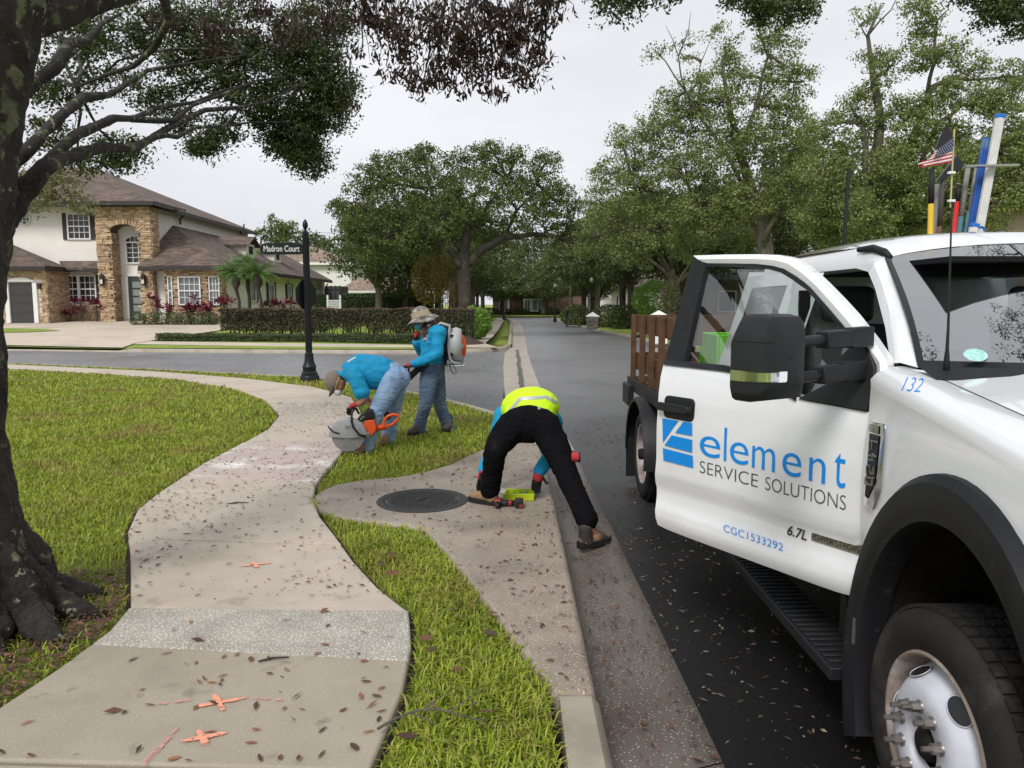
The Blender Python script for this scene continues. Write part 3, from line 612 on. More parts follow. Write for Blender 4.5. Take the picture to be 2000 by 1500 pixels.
b = MB(); TR = [(q[0] - (7 if i > 2 else 4), q[1] + (7 if i > 5 else 5)) for i, q in enumerate(IPx)]
rows = [[dpt(*DS(*p), .006), dpt(*DS(*q), .003)] for p, q in zip(IPx, TR)]; shell(b, rows, DN * -.03)
rows = [[dpt(*DS(*p), .008), dpt(*DS(p[0], p[1] + 11), .010)] for p in ((1299,701),(1415,714),(1480,726),(1530,755),(1556,772))]; shell(b, rows, DN * -.03)
b.build('window_seal', M['gloss_black'], door)
gp = [DS(*p) for p in ((1384,514),(1430,514.5),(1480,515.5),(1510,519),(1532,525),(1555,539),(1583,561),(1615,597),(1645,632),(1688,682),(1712,712),(1696,806),(1560,781),(1530,762),(1480,733),(1415,721),(1337,708))]
b = MB(); b.add([dpt(s, z, -.014) for s, z in gp], [tuple(range(len(gp)))]); b.build('window_glass', M['glass'], door)
# handle: recessed black cup with a grip bar
def drect(b, s0, s1, z0, z1, o0, o1, r=.015):
    P = []
    for cx, cz, a0 in ((s1 - r, z1 - r, 0), (s0 + r, z1 - r, 90), (s0 + r, z0 + r, 180), (s1 - r, z0 + r, 270)):
        P += [(cx + r * math.cos(R(a0 + k * 30)), cz + r * math.sin(R(a0 + k * 30))) for k in range(4)]
    n = len(P); b.add([dpt(s, z, o0) for s, z in P] + [dpt(s, z, o1) for s, z in P], [tuple(range(n)), tuple(range(2 * n - 1, n - 1, -1))] + [(i, (i + 1) % n, n + (i + 1) % n, n + i) for i in range(n)])
b = MB(); drect(b, .855, 1.058, 1.045, 1.155, -.01, .006, .025); h = b.build('door_handle', M['black_plastic'], door, bevel=.004)
b = MB(); drect(b, .865, 1.082, 1.082, 1.122, .022, .04, .016); b.box(dpt(.875, 1.1, .014), (.02, .03, .035)); b.box(dpt(1.06, 1.1, .014), (.02, .03, .035)); b.build('grip', M['black_plastic'], h, bevel=.005)
# sail panel, mirror arms and towing mirror
sp = [DS(*p) for p in ((1560,779),(1696,805),(1709,768),(1713,718),(1700,680),(1678,660),(1640,700),(1625,745))]
b = MB(); n = len(sp); b.add([dpt(s, z, .012) for s, z in sp] + [dpt(s, z, -.02) for s, z in sp], [tuple(range(n)), tuple(range(2 * n - 1, n - 1, -1))] + [(i, (i + 1) % n, n + (i + 1) % n, n + i) for i in range(n)])
b.build('sail_panel', M['black_plastic'], door, bevel=.006)
mir = empty('towing_mirror', dpt(.05, 1.4, .3)); par(mir, door)
mc = PY(1491, 697, 2.47); aw = .118; MO = DN; MF = -DD
b = MB()
prof = [(-1.0,-.80),(-.94,-.93),(-.8,-1.0),(.8,-1.0),(.94,-.93),(1.0,-.8),(1.0,.62),(.93,.86),(.72,1.0),(-.42,1.0),(-.62,.93),(-.82,.68),(-1.0,.40)]   # x: + towards the truck
def mpt(x, z, f): return mc + MO * (-x * aw) + Vector((0, 0, z * .143)) + MF * f
rows = [[mpt(x * k, z * k, f) for x, z in prof + prof[:1]] for k, f in ((.86, -.05), (1, -.03), (1.0, .03), (.94, .075), (.7, .098), (.3, .106), (.02, .107))]
b.grid(rows); b.add([mpt(x * .86, z * .86, -.05) for x, z in prof], [tuple(range(len(prof)))])
mir_h = b.build('mirror_housing', M['black_plastic'], mir, sharp=38)
b = MB(); b.grid([[mpt(x, .39, f), mpt(x, .37, f)] for x, f in ((-1.003, -.03), (-1.003, .03), (-.945, .0765), (-.7, .1), (.7, .1), (.945, .0765), (1.003, .03))]); b.build('seam', M['gloss_black'], mir)
b = MB(); rows = [[mpt(x, z, f) for z in (-.52, -.28)] for x, f in ((-1.02, -.02), (-1.025, .032), (-.965, .079), (-.72, .1), (-.12, .109))]; shell(b, rows, MF * -.012); b.build('signal_lens', M['clear'], mir, sharp=30)
b = MB(); rows = [[mpt(x, z, f) for z in (-.5, -.3)] for x, f in ((-1.012, .0), (-1.015, .03), (-.955, .076), (-.78, .096))]; b.grid(rows[:2]); b.build('signal_reflector', M['amber'], mir)
b = MB(); rows = [[mpt(x, z, f) for z in (-.5, -.3)] for x, f in ((-1.008, .025), (-.95, .075), (-.78, .0958), (-.70, .0995), (-.13, .107))]; b.grid(rows); b.build('lamp_bezel', M['chrome'], mir)
for zz, tag_ in ((.30, 'upper'), (-.58, 'lower')):
    b = MB(); e0 = mpt(.9, zz, .0); sp0 = dpt(.045, mc.z + zz * .143 + .012, .02)
    md = e0.lerp(sp0, .42)
    b.tube([e0, md], [.021, .021], 10); b.bar(md, e0.lerp(sp0, .75), .058, .062); b.bar(e0.lerp(sp0, .72), sp0, .05, .075)
    b.build('mirror_arm', M['black_plastic'], mir, bevel=.006)
# lettering: each mark is flat print on the door skin
DM = lambda s, z, o=.0016: Matrix.Translation(dpt(s, z, o)) @ Matrix((( -DD.x, 0, DN.x, 0), (-DD.y, 0, DN.y, 0), (0, 1, 0, 0), (0, 0, 0, 1)))
def dtext(name, s, m, s0, s1, z0, z1, **k): return text(name, s, m, door, DM(s0, z0), width=s0 - s1, height=z1 - z0, **k)
sl_ = [DS(*p) for p in ((1367,887),(1650,957))]
for ch, a, c, hgt in (('e', 1367, 1407, .097), ('l', 1414, 1419, .152), ('e', 1426, 1462, .097), ('m', 1469, 1514, .097), ('e', 1528, 1565, .097), ('n', 1580, 1612, .097), ('t', 1628, 1651, .135)):
    pyb = 887 + (a - 1367) / 283 * 70; s0, z0 = DS(a, pyb); s1, _ = DS(c, pyb + 4)
    dtext('company_lettering', ch, M['decal_blue'], s0, s1, .898, .898 + hgt, off=-.004)
dtext('service_lettering', 'SERVICE', M['decal_grey'], .808, .470, .815, .872, off=-.014); dtext('solutions_lettering', 'SOLUTIONS', M['decal_grey'], .430, .052, .815, .872, off=-.014)
dtext('license_number', 'CGC1533292', M['decal_blue'], .664, .338, .568, .602, off=-.008)
b = MB()
def dpoly(b, P, o=.0045): b.add([dpt(*DS(*p), o) for p in P], [tuple(range(len(P)))])
dpoly(b, [(1295,817),(1326,822),(1296,864)]); dpoly(b, [(1336,823.5),(1353,826),(1353,851),(1320,845)]); dpoly(b, [(1313,850),(1353,859),(1353,884),(1299,869.5)]); dpoly(b, [(1296,875),(1354,890),(1355,914),(1297,899)])
b.build('company_logo', M['decal_blue'], door)
b = MB(); drect(b, -.012, .215, .648, .690, -.001, .004, .004); b.build('engine_badge', M['nickel'], door)
dtext('badge_lettering', 'POWER STROKE', M['gloss_black'], .208, -.005, .657, .683, ext=.007)
bpy.data.objects['badge_lettering'].matrix_parent_inverse.translation += DN * .004
dtext('badge_lettering', '6.7L', M['gloss_black'], .330, .235, .640, .684, off=.012, shear=.25, ext=.004)
# --- fender, hood, cowl
HUB = (2.12, .27)
zt = lambda y: 1.352 - .155 * (2.58 - y) if y > 1.6 else 1.20 - .12 * (1.6 - y)
def fend(sgn):
    b = MB(); rows = []
    Ys = sorted(set([1.17, 1.25, 1.35, 1.45, 2.70] + [2.12 + .58 * math.cos(R(a)) for a in range(0, 181, 9)] + [2.705]))
    for y in Ys:
        e = abs(y - 2.12) / .58; zb = .27 + .80 * math.sqrt(max(0, 1 - e * e)) if e < 1 else .42
        top = zt(y); z1 = top - .075; row = []
        for k in range(9):
            z = zb + (z1 - zb) * k / 8; row.append((CX + sgn * (CX - SX - so(min(z, 1.2)) - (.045 * max(0, (1.45 - y) / .28) if y < 1.45 else 0)), y, z))
        xin = .055 * max(0, (1.45 - y) / .28) if y < 1.45 else 0
        for dx, dz in ((.012, -.045), (.035, -.02), (.075, -.003), (.13, .004), (.16, .004)): row.append((CX + sgn * (CX - SX - dx - xin), y, top + dz))
        rows.append(row)
    b.grid(rows); return b.build('fender', M['white_car'], truck, sharp=50)
fl = fend(-1); fend(1)
b = MB(); rows = []
for y in np.linspace(1.17, 2.5, 12):
    row = []
    for k in range(19):
        t = -1 + 2 * k / 18; x = CX + t * .83; e = abs(t)
        row.append((x, y + .10 * (1 - t * t) * (1 if y > 2.3 else 0) - (.07 * t * t if y < 1.25 else 0), zt(y) + .005 + .055 * (1 - e ** 3) + (.022 * math.exp(-((e - .55) / .12) ** 2)) - (.03 * max(0, (1.35 - y) / .18))))
    rows.append(row)
b.grid(rows); b.build('hood', M['white_car'], truck, sharp=50)
b = MB(); b.grid([[(CX - .835 + .0, y, zt(y) + .0075), (CX - .825, y, zt(y) - .01)] for y in np.linspace(1.2, 2.52, 8)]); b.build('hood_gap', M['gloss_black'], truck)
# cowl side panel carries the fleet number
b = MB(); cp = [PY(1737,717,2.74), PY(1793,722,2.63), PY(1838,728,2.585), PY(1838,737,2.57), PY(1728,757,2.71)]
c0 = PY(1716,802,2.70)
b.add([*cp, c0], [(0, 1, 2, 3, 4), (4, 3, 5)]); 
b.build('cowl_panel', M['white_car'], truck)
b = MB(); rows = [[(x, y, z) for x, y, z in ((CX + t * .87, 2.60 - .22 * (1 - t * t), 1.372 + .012), (CX + t * .86, 2.50 - .20 * (1 - t * t), 1.345))] for t in np.linspace(-1, 1, 15)]; b.grid(rows); b.build('cowl_grille', M['black_plastic'], truck)
from mathutils.bvhtree import BVHTree
def print_on(name, body, m, parent, target, quad, off=.0018, **k):
    """lettering wrapped on a curved panel: quad = photo bearings of its lower left, lower right and upper left corner"""
    cu = bpy.data.curves.new(name, 'FONT'); cu.body = body; cu.size = 1; cu.offset = k.get('bold', 0)
    t = bpy.data.objects.new(name, cu); COL.objects.link(t); dg = bpy.context.evaluated_depsgraph_get(); dg.update(); me = bpy.data.meshes.new_from_object(t.evaluated_get(dg)); bpy.data.objects.remove(t)
    bm = bmesh.new(); bm.from_mesh(me); bmesh.ops.triangulate(bm, faces=bm.faces); bmesh.ops.subdivide_edges(bm, edges=[e for e in bm.edges if e.calc_length() > .12], cuts=2); bm.to_mesh(me); bm.free()
    co = np.array([v.co for v in me.vertices]); lo, hi = co.min(0), co.max(0); tree_ = BVHTree.FromPolygons([v.co for v in target.data.vertices], [p.vertices for p in target.data.polygons]); A, B, C = [np.array(q, float) for q in quad]
    for v in me.vertices:
        u, w_ = (v.co.x - lo[0]) / (hi[0] - lo[0]), (v.co.y - lo[1]) / (hi[1] - lo[1]); q = A + (B - A) * u + (C - A) * w_; d = ray(*q).normalized(); h = tree_.ray_cast(Vector((0, 0, CAMH)), d)
        v.co = (h[0] - d * off) if h[0] else Vector((0, 0, CAMH)) + d * 2.9
    me.materials.clear(); me.update(); return link(name, me, m, parent)
print_on('fleet_number', '132', M['decal_blue'], truck, fl, ((1760, 763), (1796, 766), (1772, 736)), bold=-.01)
# vent badge on the fender
def vp(py_, px_, o=.0):
    d = ray(px_, py_); t = (SX - .004 - o) / d.x; return Vector((SX - .004 - o, d.y * t, CAMH + d.z * t))
def vplate(name, P, m, o0, o1, parent=truck, bevel=.003):
    b = MB(); n = len(P); b.add([vp(y, x, o1) for x, y in P] + [vp(y, x, o0) for x, y in P], [tuple(range(n)), tuple(range(2 * n - 1, n - 1, -1))] + [(i, (i + 1) % n, n + (i + 1) % n, n + i) for i in range(n)]); return b.build(name, m, parent, bevel=bevel)
vent = vplate('fender_vent', [(1699,824),(1728,828),(1730,842),(1720,955),(1704,996),(1688,988),(1687,972)], M['chrome'], -.01, .012)
vplate('vent_inset', [(1698,846),(1717,852),(1708,944),(1693,973),(1689,968)], M['gloss_black'], .010, .0145, vent, 0)
vplate('vent_cap', [(1698,828),(1716,832),(1715,848),(1697,843)], M['nickel'], .011, .0155, vent, .001)
text('vent_grade', 'XL', M['gloss_black'], vent, Matrix.Translation(vp(843, 1702, .0165)) @ Matrix(((0, 0, -1, 0), (-1, 0, 0, 0), (0, 1, 0, 0), (0, 0, 0, 1))), width=.022, height=.014)
for i, (y0, y1) in enumerate(((860, 880), (885, 903), (909, 927), (932, 948))):     # F-450 in raised letters running down
    k = i * 2.6; segs = []
    g = 'F450'[i]; xl, xr = 1699 - k, 1713 - k; hy = y1 - y0
    if g == 'F': segs = [((xl, y0), (xr, y0 + 3)), ((xl, y0), (xl - 1, y1)), ((xl + 5, y0 + 4), (xl + 4, y1 - 2))]
    elif g == '4': segs = [((xl, y0 + 4), (xr, y0 + 6)), ((xl, y0 + 12), (xr - 4, y0 + 14)), ((xr - 5, y0), (xr - 6, y1 - 4))]
    elif g == '5': segs = [((xl, y0), (xl - 1, y1 - 3)), ((xl + 7, y0), (xl + 6, y1 - 3)), ((xr - 1, y0 + 2), (xr - 2, y1 - 2)), ((xl, y0), (xl + 7, y0 + 1)), ((xl + 7, y1 - 3), (xr - 2, y1 - 2))]
    else: segs = [((xl, y0), (xr, y0 + 2)), ((xl - 1, y1 - 3), (xr - 2, y1 - 1)), ((xl, y0), (xl - 1, y1 - 3)), ((xr, y0 + 2), (xr - 2, y1 - 1))]
    b = MB()
    for a, c in segs: b.bar(vp(a[1], a[0], .017), vp(c[1], c[0], .017), .006, .006)
    b.build('vent_lettering', M['nickel'], vent)
# flare, liner, mud flap
def ep(a, bb, ph, x): return (x, HUB[0] + a * math.cos(R(ph)), HUB[1] + bb * math.sin(R(ph)))
def flare(sgn):
    b = MB(); rows = []
    for ph in range(-22, 203, 5):
        rows.append([(CX + sgn * (CX - x), *ep(a, c, ph, 0)[1:]) for x, a, c in ((1.325, .595, .83), (1.288, .592, .826), (1.262, .575, .80), (1.258, .53, .735), (1.264, .515, .715), (1.268, .49, .68), (1.285, .482, .67), (1.36, .475, .665))])
    b.grid(rows); return b.build('wheel_flare', M['flare_plastic'], truck, sharp=30)
flare(-1); flare(1)
for sgn in (-1, 1):
    b = MB(); b.grid([[(CX + sgn * (CX - x), *ep(.50, .68, ph, 0)[1:]) for x in (1.30, 1.5, 1.75)] for ph in range(-10, 191, 10)]); b.add([(CX + sgn * (CX - 1.75), *ep(.50, .68, ph, 0)[1:]) for ph in range(-10, 191, 10)], [tuple(range(21))]); b.build('wheel_liner', M['liner'], truck, smooth=True)
    b = MB(); b.box((CX + sgn * (CX - 1.40), 2.62, .16), (.18, .03, .34)); b.build('mud_flap', M['flare_plastic'], truck, bevel=.01)
    b = MB(); b.box((CX + sgn * (CX - 1.36), 2.62, .40), (.20, .012, .10)); b.build('flap_bracket', M['steel'], truck)
# wheels
def wheel(y, x, sgn, steer=True, inner=False):
    rt = empty('wheel', (x, y, HUB[1])); par(rt, truck)
    b = MB(); o = -sgn                                          # sgn -1: outer face towards -X
    P = [(.272, .0), (.285, -.004), (.30, -.012), (.33, -.016), (.362, -.012), (.383, .0), (.392, .012), (.398, .03)]
    P = [(r, -h * -1) for r, h in P]
    full = [(r, h) for r, h in P] + [(.402, .055), (.402, .06), (.394, .0615), (.394, .069), (.402, .0705), (.402, .11), (.394, .1115), (.394, .119), (.402, .1205), (.402, .16), (.394, .1615), (.394, .169), (.402, .1705), (.398, .2), (.385, .222), (.34, .236), (.28, .222), (.265, .2)]
    b.lathe([(r, h * -sgn) for r, h in full], (x, y, HUB[1]), 'X', 64)
    ty = b.build('tyre', M['rubber'], rt, sharp=50)
    b = MB()
    for k in range(56):                                         # tread blocks across the shoulder
        a = 2 * math.pi * k / 56; dy, dz = math.cos(a), math.sin(a)
        for hh in (.04, .09, .14, .19):
            M3 = Matrix.Rotation(a - math.pi / 2, 3, 'X'); b.box((x - sgn * hh, y + dy * .404, HUB[1] + dz * .404), (.034, .034, .012), M=M3)
    b.build('tread', M['rubber'], ty)
    b = MB(); b.lathe([(.272, .004 * -sgn), (.268, -.006 * -sgn), (.258, -.004 * -sgn), (.250, .012 * -sgn), (.246, .06 * -sgn), (.243, .15 * -sgn)], (x, y, HUB[1]), 'X', 48); rim = b.build('rim', M['rim_rust'], rt, smooth=True)
    conv = -1 if not inner else 1
    D_ = [(.243, .075), (.232, .062), (.218, .03), (.20, .0), (.178, -.022), (.158, -.03), (.14, -.032), (.085, -.032), (.078, -.024), (.075, .0)] if not inner else [(.243, .05), (.225, .075), (.2, .1), (.16, .115), (.1, .12), (.07, .12)]
    b = MB(); b.lathe([(r, h * -sgn) for r, h in D_], (x, y, HUB[1]), 'X', 72); dk = b.build('wheel_disc', M['rim'], rt, sharp=50, solid=0)
    b = MB(); b.lathe([(.001, .03 * -sgn), (.076, .03 * -sgn)], (x, y, HUB[1]), 'X', 24); b.lathe([(.05, .03 * -sgn), (.05, -.02 * -sgn), (.043, -.028 * -sgn), (.001, -.03 * -sgn)], (x, y, HUB[1]), 'X', 20); b.build('hub', M['liner'], rt, smooth=True)
    b = MB(); b.lathe([(.24, .12 * -sgn), (.001, .12 * -sgn)], (x, y, HUB[1]), 'X', 24); b.build('brake_drum', M['liner'], rt)
    if not inner:
        for k in range(6):                                      # black ovals laid on the disc for the shade inside hand holes
            a = R(60 * k + 4); ra = V((0, math.cos(a), math.sin(a))); ta = V((0, -math.sin(a), math.cos(a))); cn = V((x, y, HUB[1])) + ra * .206 + V((-sgn * .0075, 0, 0)); sl_p = (ra * .040 + V((-sgn * .064, 0, 0))).normalized(); nr_ = V((sgn, 0, 0)); nr_ = (nr_ - sl_p * nr_.dot(sl_p)).normalized(); ring = [cn + ta * (.046 * math.cos(t)) + sl_p * (.030 * math.sin(t)) + nr_ * .002 for t in np.linspace(0, 6.2832, 29)]
            b = MB(); b.add(ring[:-1], [tuple(range(28))]); hh = b.build('hole_shade', M['gloss_black'], dk); b = MB(); b.tube(ring, .0016, 6); b.build('hole_lip', M['rim'], hh, smooth=True)
        for k in range(10):
            a = 2 * math.pi * (k + .3) / 10; p = Vector((x, y + .113 * math.cos(a), HUB[1] + .113 * math.sin(a))); b = MB(); ax = Vector((sgn, 0, 0))
            b.tube([p + ax * .030, p + ax * .038], [.021, .019], 12); b.tube([p + ax * .036, p + ax * .062], [.0165, .0155], 6); b.tube([p + ax * .06, p + ax * .088], [.0085, .008], 8); b.build('lug_nut', M['steel'], rt, sharp=40)
    return rt
wheel(2.12, 1.275, -1); wheel(2.12, 2 * CX - 1.275, 1)
wheel(6.5, 1.16, -1, inner=True); wheel(6.5, 2 * CX - 1.16, 1, inner=True)
# --- cab shell behind the door
b = MB(); A = [PY(1739,709,2.78), PY(1729,640,2.95), PY(1709,563,3.2), PY(1696,532,3.34)]; Bq = [PY(1793,718,2.635), PY(1776,640,2.86), PY(1748,555,3.14), PY(1727,504,3.30)]
Ai = [p + Vector((.06, .06, -.01)) for p in A]; Bi = [p + Vector((.06, .05, 0)) for p in Bq]
mid = [(a + c) / 2 + Vector((-.02, -.012, .01)) for a, c in zip(A, Bq)]
b.grid([[a, m_, c] for a, m_, c in zip(A, mid, Bq)]); b.grid([[a, q] for a, q in zip(A, Ai)]); b.grid([[a, q] for a, q in zip(Bq, Bi)])
b.build('windscreen_pillar', M['white_car'], truck, sharp=60)
b = MB(); b.grid([[Vector((2 * CX - p.x, p.y, p.z)) for p in (a, m_, c)] for a, m_, c in zip(A, mid, Bq)]); b.build('windscreen_pillar', M['white_car'], truck, smooth=True)
RX = Bq[-1].x
def roofrow(y, ze, zc, hw):
    return [(CX + t * hw, y, zc - (zc - ze) * abs(t) ** 3.2) for t in np.linspace(-1, 1, 17)]
b = MB(); rr = [[(x, 3.30 - .13 * (1 - ((x - CX) / (CX - RX)) ** 2), z) for x, y, z in roofrow(3.3, Bq[-1].z, Bq[-1].z + .055, CX - RX)], [(x, 3.36 - .11 * (1 - ((x - CX) / (CX - RX)) ** 2), z) for x, y, z in roofrow(3.38, 1.845, 1.905, CX - RX + .005)],
        roofrow(3.5, 1.86, 1.935, CX - RX + .012), roofrow(3.8, 1.87, 1.95, CX - RX + .02), roofrow(4.3, 1.87, 1.95, CX - RX + .02), roofrow(4.6, 1.86, 1.935, CX - RX + .015), roofrow(4.72, 1.80, 1.89, CX - RX)]
b.grid(rr); 
for s_ in (-1, 1):
    mx_ = lambda p: (p.x if s_ < 0 else 2 * CX - p.x, p.y, p.z)
    b.grid([[mx_(Bq[-1] + Vector((0, .004, .002))), mx_(mid[-1] + Vector((.002, .004, .002))), mx_(A[-1] + Vector((.002, .004, .002))), mx_(Ai[-1])]] + [[(CX + s_ * (CX - RX + .012), y, 1.86), (CX + s_ * (CX - RX + .045), y, 1.815), (CX + s_ * (CX - RX + .05), y, 1.765), (CX + s_ * (CX - RX - .02), y, 1.755)] for y in (3.46, 3.6, 4.0, 4.6, 4.72)])
b.build('roof', M['white_car'], truck, sharp=60)
b = MB(); P0 = [PY(1668,487,3.45), PY(1700,481,3.38), PY(1728,487,3.32), PY(1744,501,3.27)]; P1 = [PY(1690,497,3.42), PY(1706,491,3.37), PY(1722,497,3.31), PY(1731,506,3.27)]
b.tube([PY(1676, 488, 3.46), PY(1705, 485, 3.39), PY(1728, 493, 3.32), PY(1739, 503, 3.28)], [.012, .018, .018, .012], 8); b.build('roof_corner_trim', M['black_plastic'], truck, smooth=True)
b = MB(); rows = []
for k in range(9):
    f = k / 8; row = []
    for t in np.linspace(-1, 1, 15):
        xb, yb, zb = CX + t * (CX - Bq[0].x), 2.64 - .25 * (1 - t * t), 1.378; xt, yt, ztp = CX + t * (CX - RX), 3.29 - .13 * (1 - t * t), Bq[-1].z + .05 * (1 - abs(t) ** 3)
        row.append((xb + (xt - xb) * f, yb + (yt - yb) * f - .03 * math.sin(math.pi * f), zb + (ztp - zb) * f))
    rows.append(row)
b.grid(rows); b.build('windscreen', M['wind'], truck, smooth=True)
b = MB(); 
for j0, j1 in ((0, 1),):
    b.grid([[Vector(r[0]) + Vector((0, -.003, .003)), Vector(r[0]).lerp(Vector(r[1]), .16) + Vector((0, -.003, .003))] for r in rows])
b.grid([[Vector(p) + Vector((0, -.004, .0)) for p in rows[0]], [Vector(p).lerp(Vector(q), .35) + Vector((0, -.004, .003)) for p, q in zip(rows[0], rows[1])]])
b.build('windscreen_edge', M['gloss_black'], truck)
b = MB(); tax = Vector((rows[0][3])).lerp(Vector(rows[1][3]), .9); b.lathe([(.001, 0), (.042, 0)], n=24)
for i in range(len(b.v)): x, y, z = b.v[i]; b.v[i] = tuple(Vector((1.61, 2.565, 1.425)) + Vector((x, y * .35, y * .5)))
b.build('windscreen_sticker', mat('mint_sticker', (.35, .62, .58), .5, var=.3, scale=40), truck)
b = MB(); b.bar((1.75, 2.56, 1.41), (2.5, 2.42, 1.42), .02, .015); b.build('wiper', M['black_plastic'], truck)
# side shell behind the door: B pillar, rear half door with its window
b = MB(); zs = [.44, .5, .55, .62, .69, .715, .8, 1.0, 1.15, 1.25, 1.31]; b.grid([[(SX + so(z), y, z) for z in zs] for y in (3.86, 4.2, 4.68, 4.72)]); b.grid([[(SX + so(z), 3.86, z) , (SX + .1 + so(z), 3.80, z)] for z in zs + [1.5, 1.76]])
for y0, y1, z0, z1 in ((3.86, 3.98, 1.31, 1.77), (4.56, 4.72, 1.31, 1.77), (3.98, 4.56, 1.70, 1.77)):
    b.grid([[(SX + so(z), y, z) for z in np.linspace(z0, z1, 5)] for y in (y0, y1)])
b.grid([[(SX + so(z), 4.72, z), (CX, 4.74, z)] for z in zs + [1.5, 1.80]]); b.build('cab_side', M['white_car'], truck, sharp=40)
b = MB(); b.add([(SX + so(z) + .006, y, z) for y, z in ((3.98, 1.31), (4.56, 1.31), (4.56, 1.70), (3.98, 1.70))], [(0, 1, 2, 3)]); b.build('rear_side_glass', M['glass'], truck)
b = MB(); ox = 2 * CX; b.grid([[(ox - SX - so(z), y, z) for z in zs] for y in (2.70, 3.2, 3.8, 4.72)]); b.grid([[(ox - SX - so(z), 4.72, z), (CX, 4.74, z)] for z in zs + [1.5, 1.80]])
for y0, y1 in ((3.74, 3.86), (4.6, 4.72)): b.grid([[(ox - SX - so(z), y, z) for z in (1.31, 1.55, 1.78)] for y in (y0, y1)])
b.build('cab_side', M['white_car'], truck, sharp=40)
b = MB(); b.add([(ox - SX - so(z) - .004, y, z) for y, z in ((2.85, 1.33), (3.74, 1.32), (3.74, 1.77), (3.35, 1.77))], [(0, 1, 2, 3)]); b.build('far_door_glass', M['glass'], truck)
b = MB(); b.box((CX, 3.7, .50), (1.86, 2.0, .06)); b.box((CX, 2.76, .78), (1.9, .05, .62)); b.box((CX, 4.68, .9), (1.8, .03, .82)); b.box((CX, 3.75, 1.775), (1.2, 1.7, .02)); b.build('cab_floor', M['cabin'], truck)
b = MB(); b.grid([[(CX - .93, 2.82, .5), (CX - .93, 2.80, .9), (CX - .87, 2.79, 1.28), (CX - .87, 2.72, 1.36)], [(CX + .93, 2.82, .5), (CX + .93, 2.80, .9), (CX + .87, 2.79, 1.28), (CX + .87, 2.72, 1.36)]]); b.box((CX, 2.92, 1.2), (1.7, .3, .24)); b.build('dashboard', M['cabin'], truck, bevel=.04)
b = MB(); b.tube([(CX + .45 + .19 * math.cos(t), 3.12 + .06 * math.sin(t), 1.2 + .18 * math.sin(t)) for t in np.linspace(0, 6.283, 25)], .015, 8); b.tube([(CX + .45, 3.12, 1.2), (CX + .45, 2.95, 1.12)], .03, 8); b.build('steering_wheel', M['black_plastic'], truck, smooth=True)
for xx in (1.78, 2.78):
    sr = empty('seat', (xx, 3.7, .55)); par(sr, truck)
    b = MB(); b.box((xx, 3.55, .80), (.5, .5, .16)); b.build('cushion', M['seat'], sr, bevel=.05, seg=3)
    b = MB(); b.box((xx, 3.86, 1.16), (.48, .15, .68), M=Matrix.Rotation(R(-10), 3, 'X')); b.build('backrest', M['seat'], sr, bevel=.06, seg=3)
    b = MB(); b.box((xx, 3.95, 1.60), (.27, .1, .19)); b.build('headrest', M['seat'], sr, bevel=.04, seg=3)
b = MB(); b.box((1.50, 3.82, 1.42), (.05, .03, .5)); b.build('seat_belt', M['cabin'], truck)
# step board
b = MB(); b.box((1.33, 3.45, .175), (.20, 1.45, .05)); 
for k in range(30): b.box((1.33, 2.78 + k * .047, .204), (.17, .02, .012))
b.box((1.42, 3.0, .28), (.05, .06, .2)); b.box((1.42, 4.0, .28), (.05, .06, .2)); b.build('step_board', M['black_plastic'], truck, bevel=.004)
b = MB(); b.box((1.9, 4.4, .28), (.09, 5.6, .2)); b.box((2.7, 4.4, .28), (.09, 5.6, .2)); b.box((2.3, 2.12, .27), (1.9, .12, .12)); b.box((2.3, 6.5, .27), (1.9, .14, .14)); b.box((2.3, 2.2, .7), (1.0, 1.3, .6)); b.build('chassis', M['liner'], truck)
# nose: grille, bumper, headlamps
b = MB(); b.box((CX, 1.19, .92), (1.3, .06, .48)); b.build('grille', M['black_plastic'], truck, bevel=.02)
for k in range(3): MB().box((CX, 1.155, .78 + k * .14), (1.24, .03, .05)).build('grille_bar', M['chrome'], truck, bevel=.01)
MB().box((CX, 1.13, .45), (1.96, .16, .26)).build('bumper', M['chrome'], truck, bevel=.04)
for s_ in (-1, 1): MB().box((CX + s_ * .80, 1.22, .93), (.30, .1, .40)).build('headlamp', M['clear'], truck, bevel=.03)
# roof marker lamps and whip aerial
for px, Y in ((1773, 3.5), (1954, 3.45)):
    p = PY(px, 474 if px < 1900 else 460, Y); b = MB().lathe([(.036, 0), (.036, .008), (.028, .012), (.026, .022), (.014, .03), (.001, .031)], p + Vector((0, 0, -.012)), n=20); b.build('marker_lamp', M['clear'], truck, smooth=True)
    MB().lathe([(.04, -.012), (.04, -.002), (.001, .002)], p, n=20).build('lamp_base', M['steel'], truck)
an = [PY(1848, 722, 2.55), PY(1852, 640, 2.55), PY(1857, 470, 2.55), PY(1862, 290, 2.55)]
MB().tube([an[0] - Vector((0, 0, .02)), an[0] + Vector((0, 0, .03)), an[0].lerp(an[1], .5), an[1], an[2], an[3]], [.012, .010, .006, .0045, .003, .002], 8).build('aerial', M['black_plastic'], truck, smooth=True)
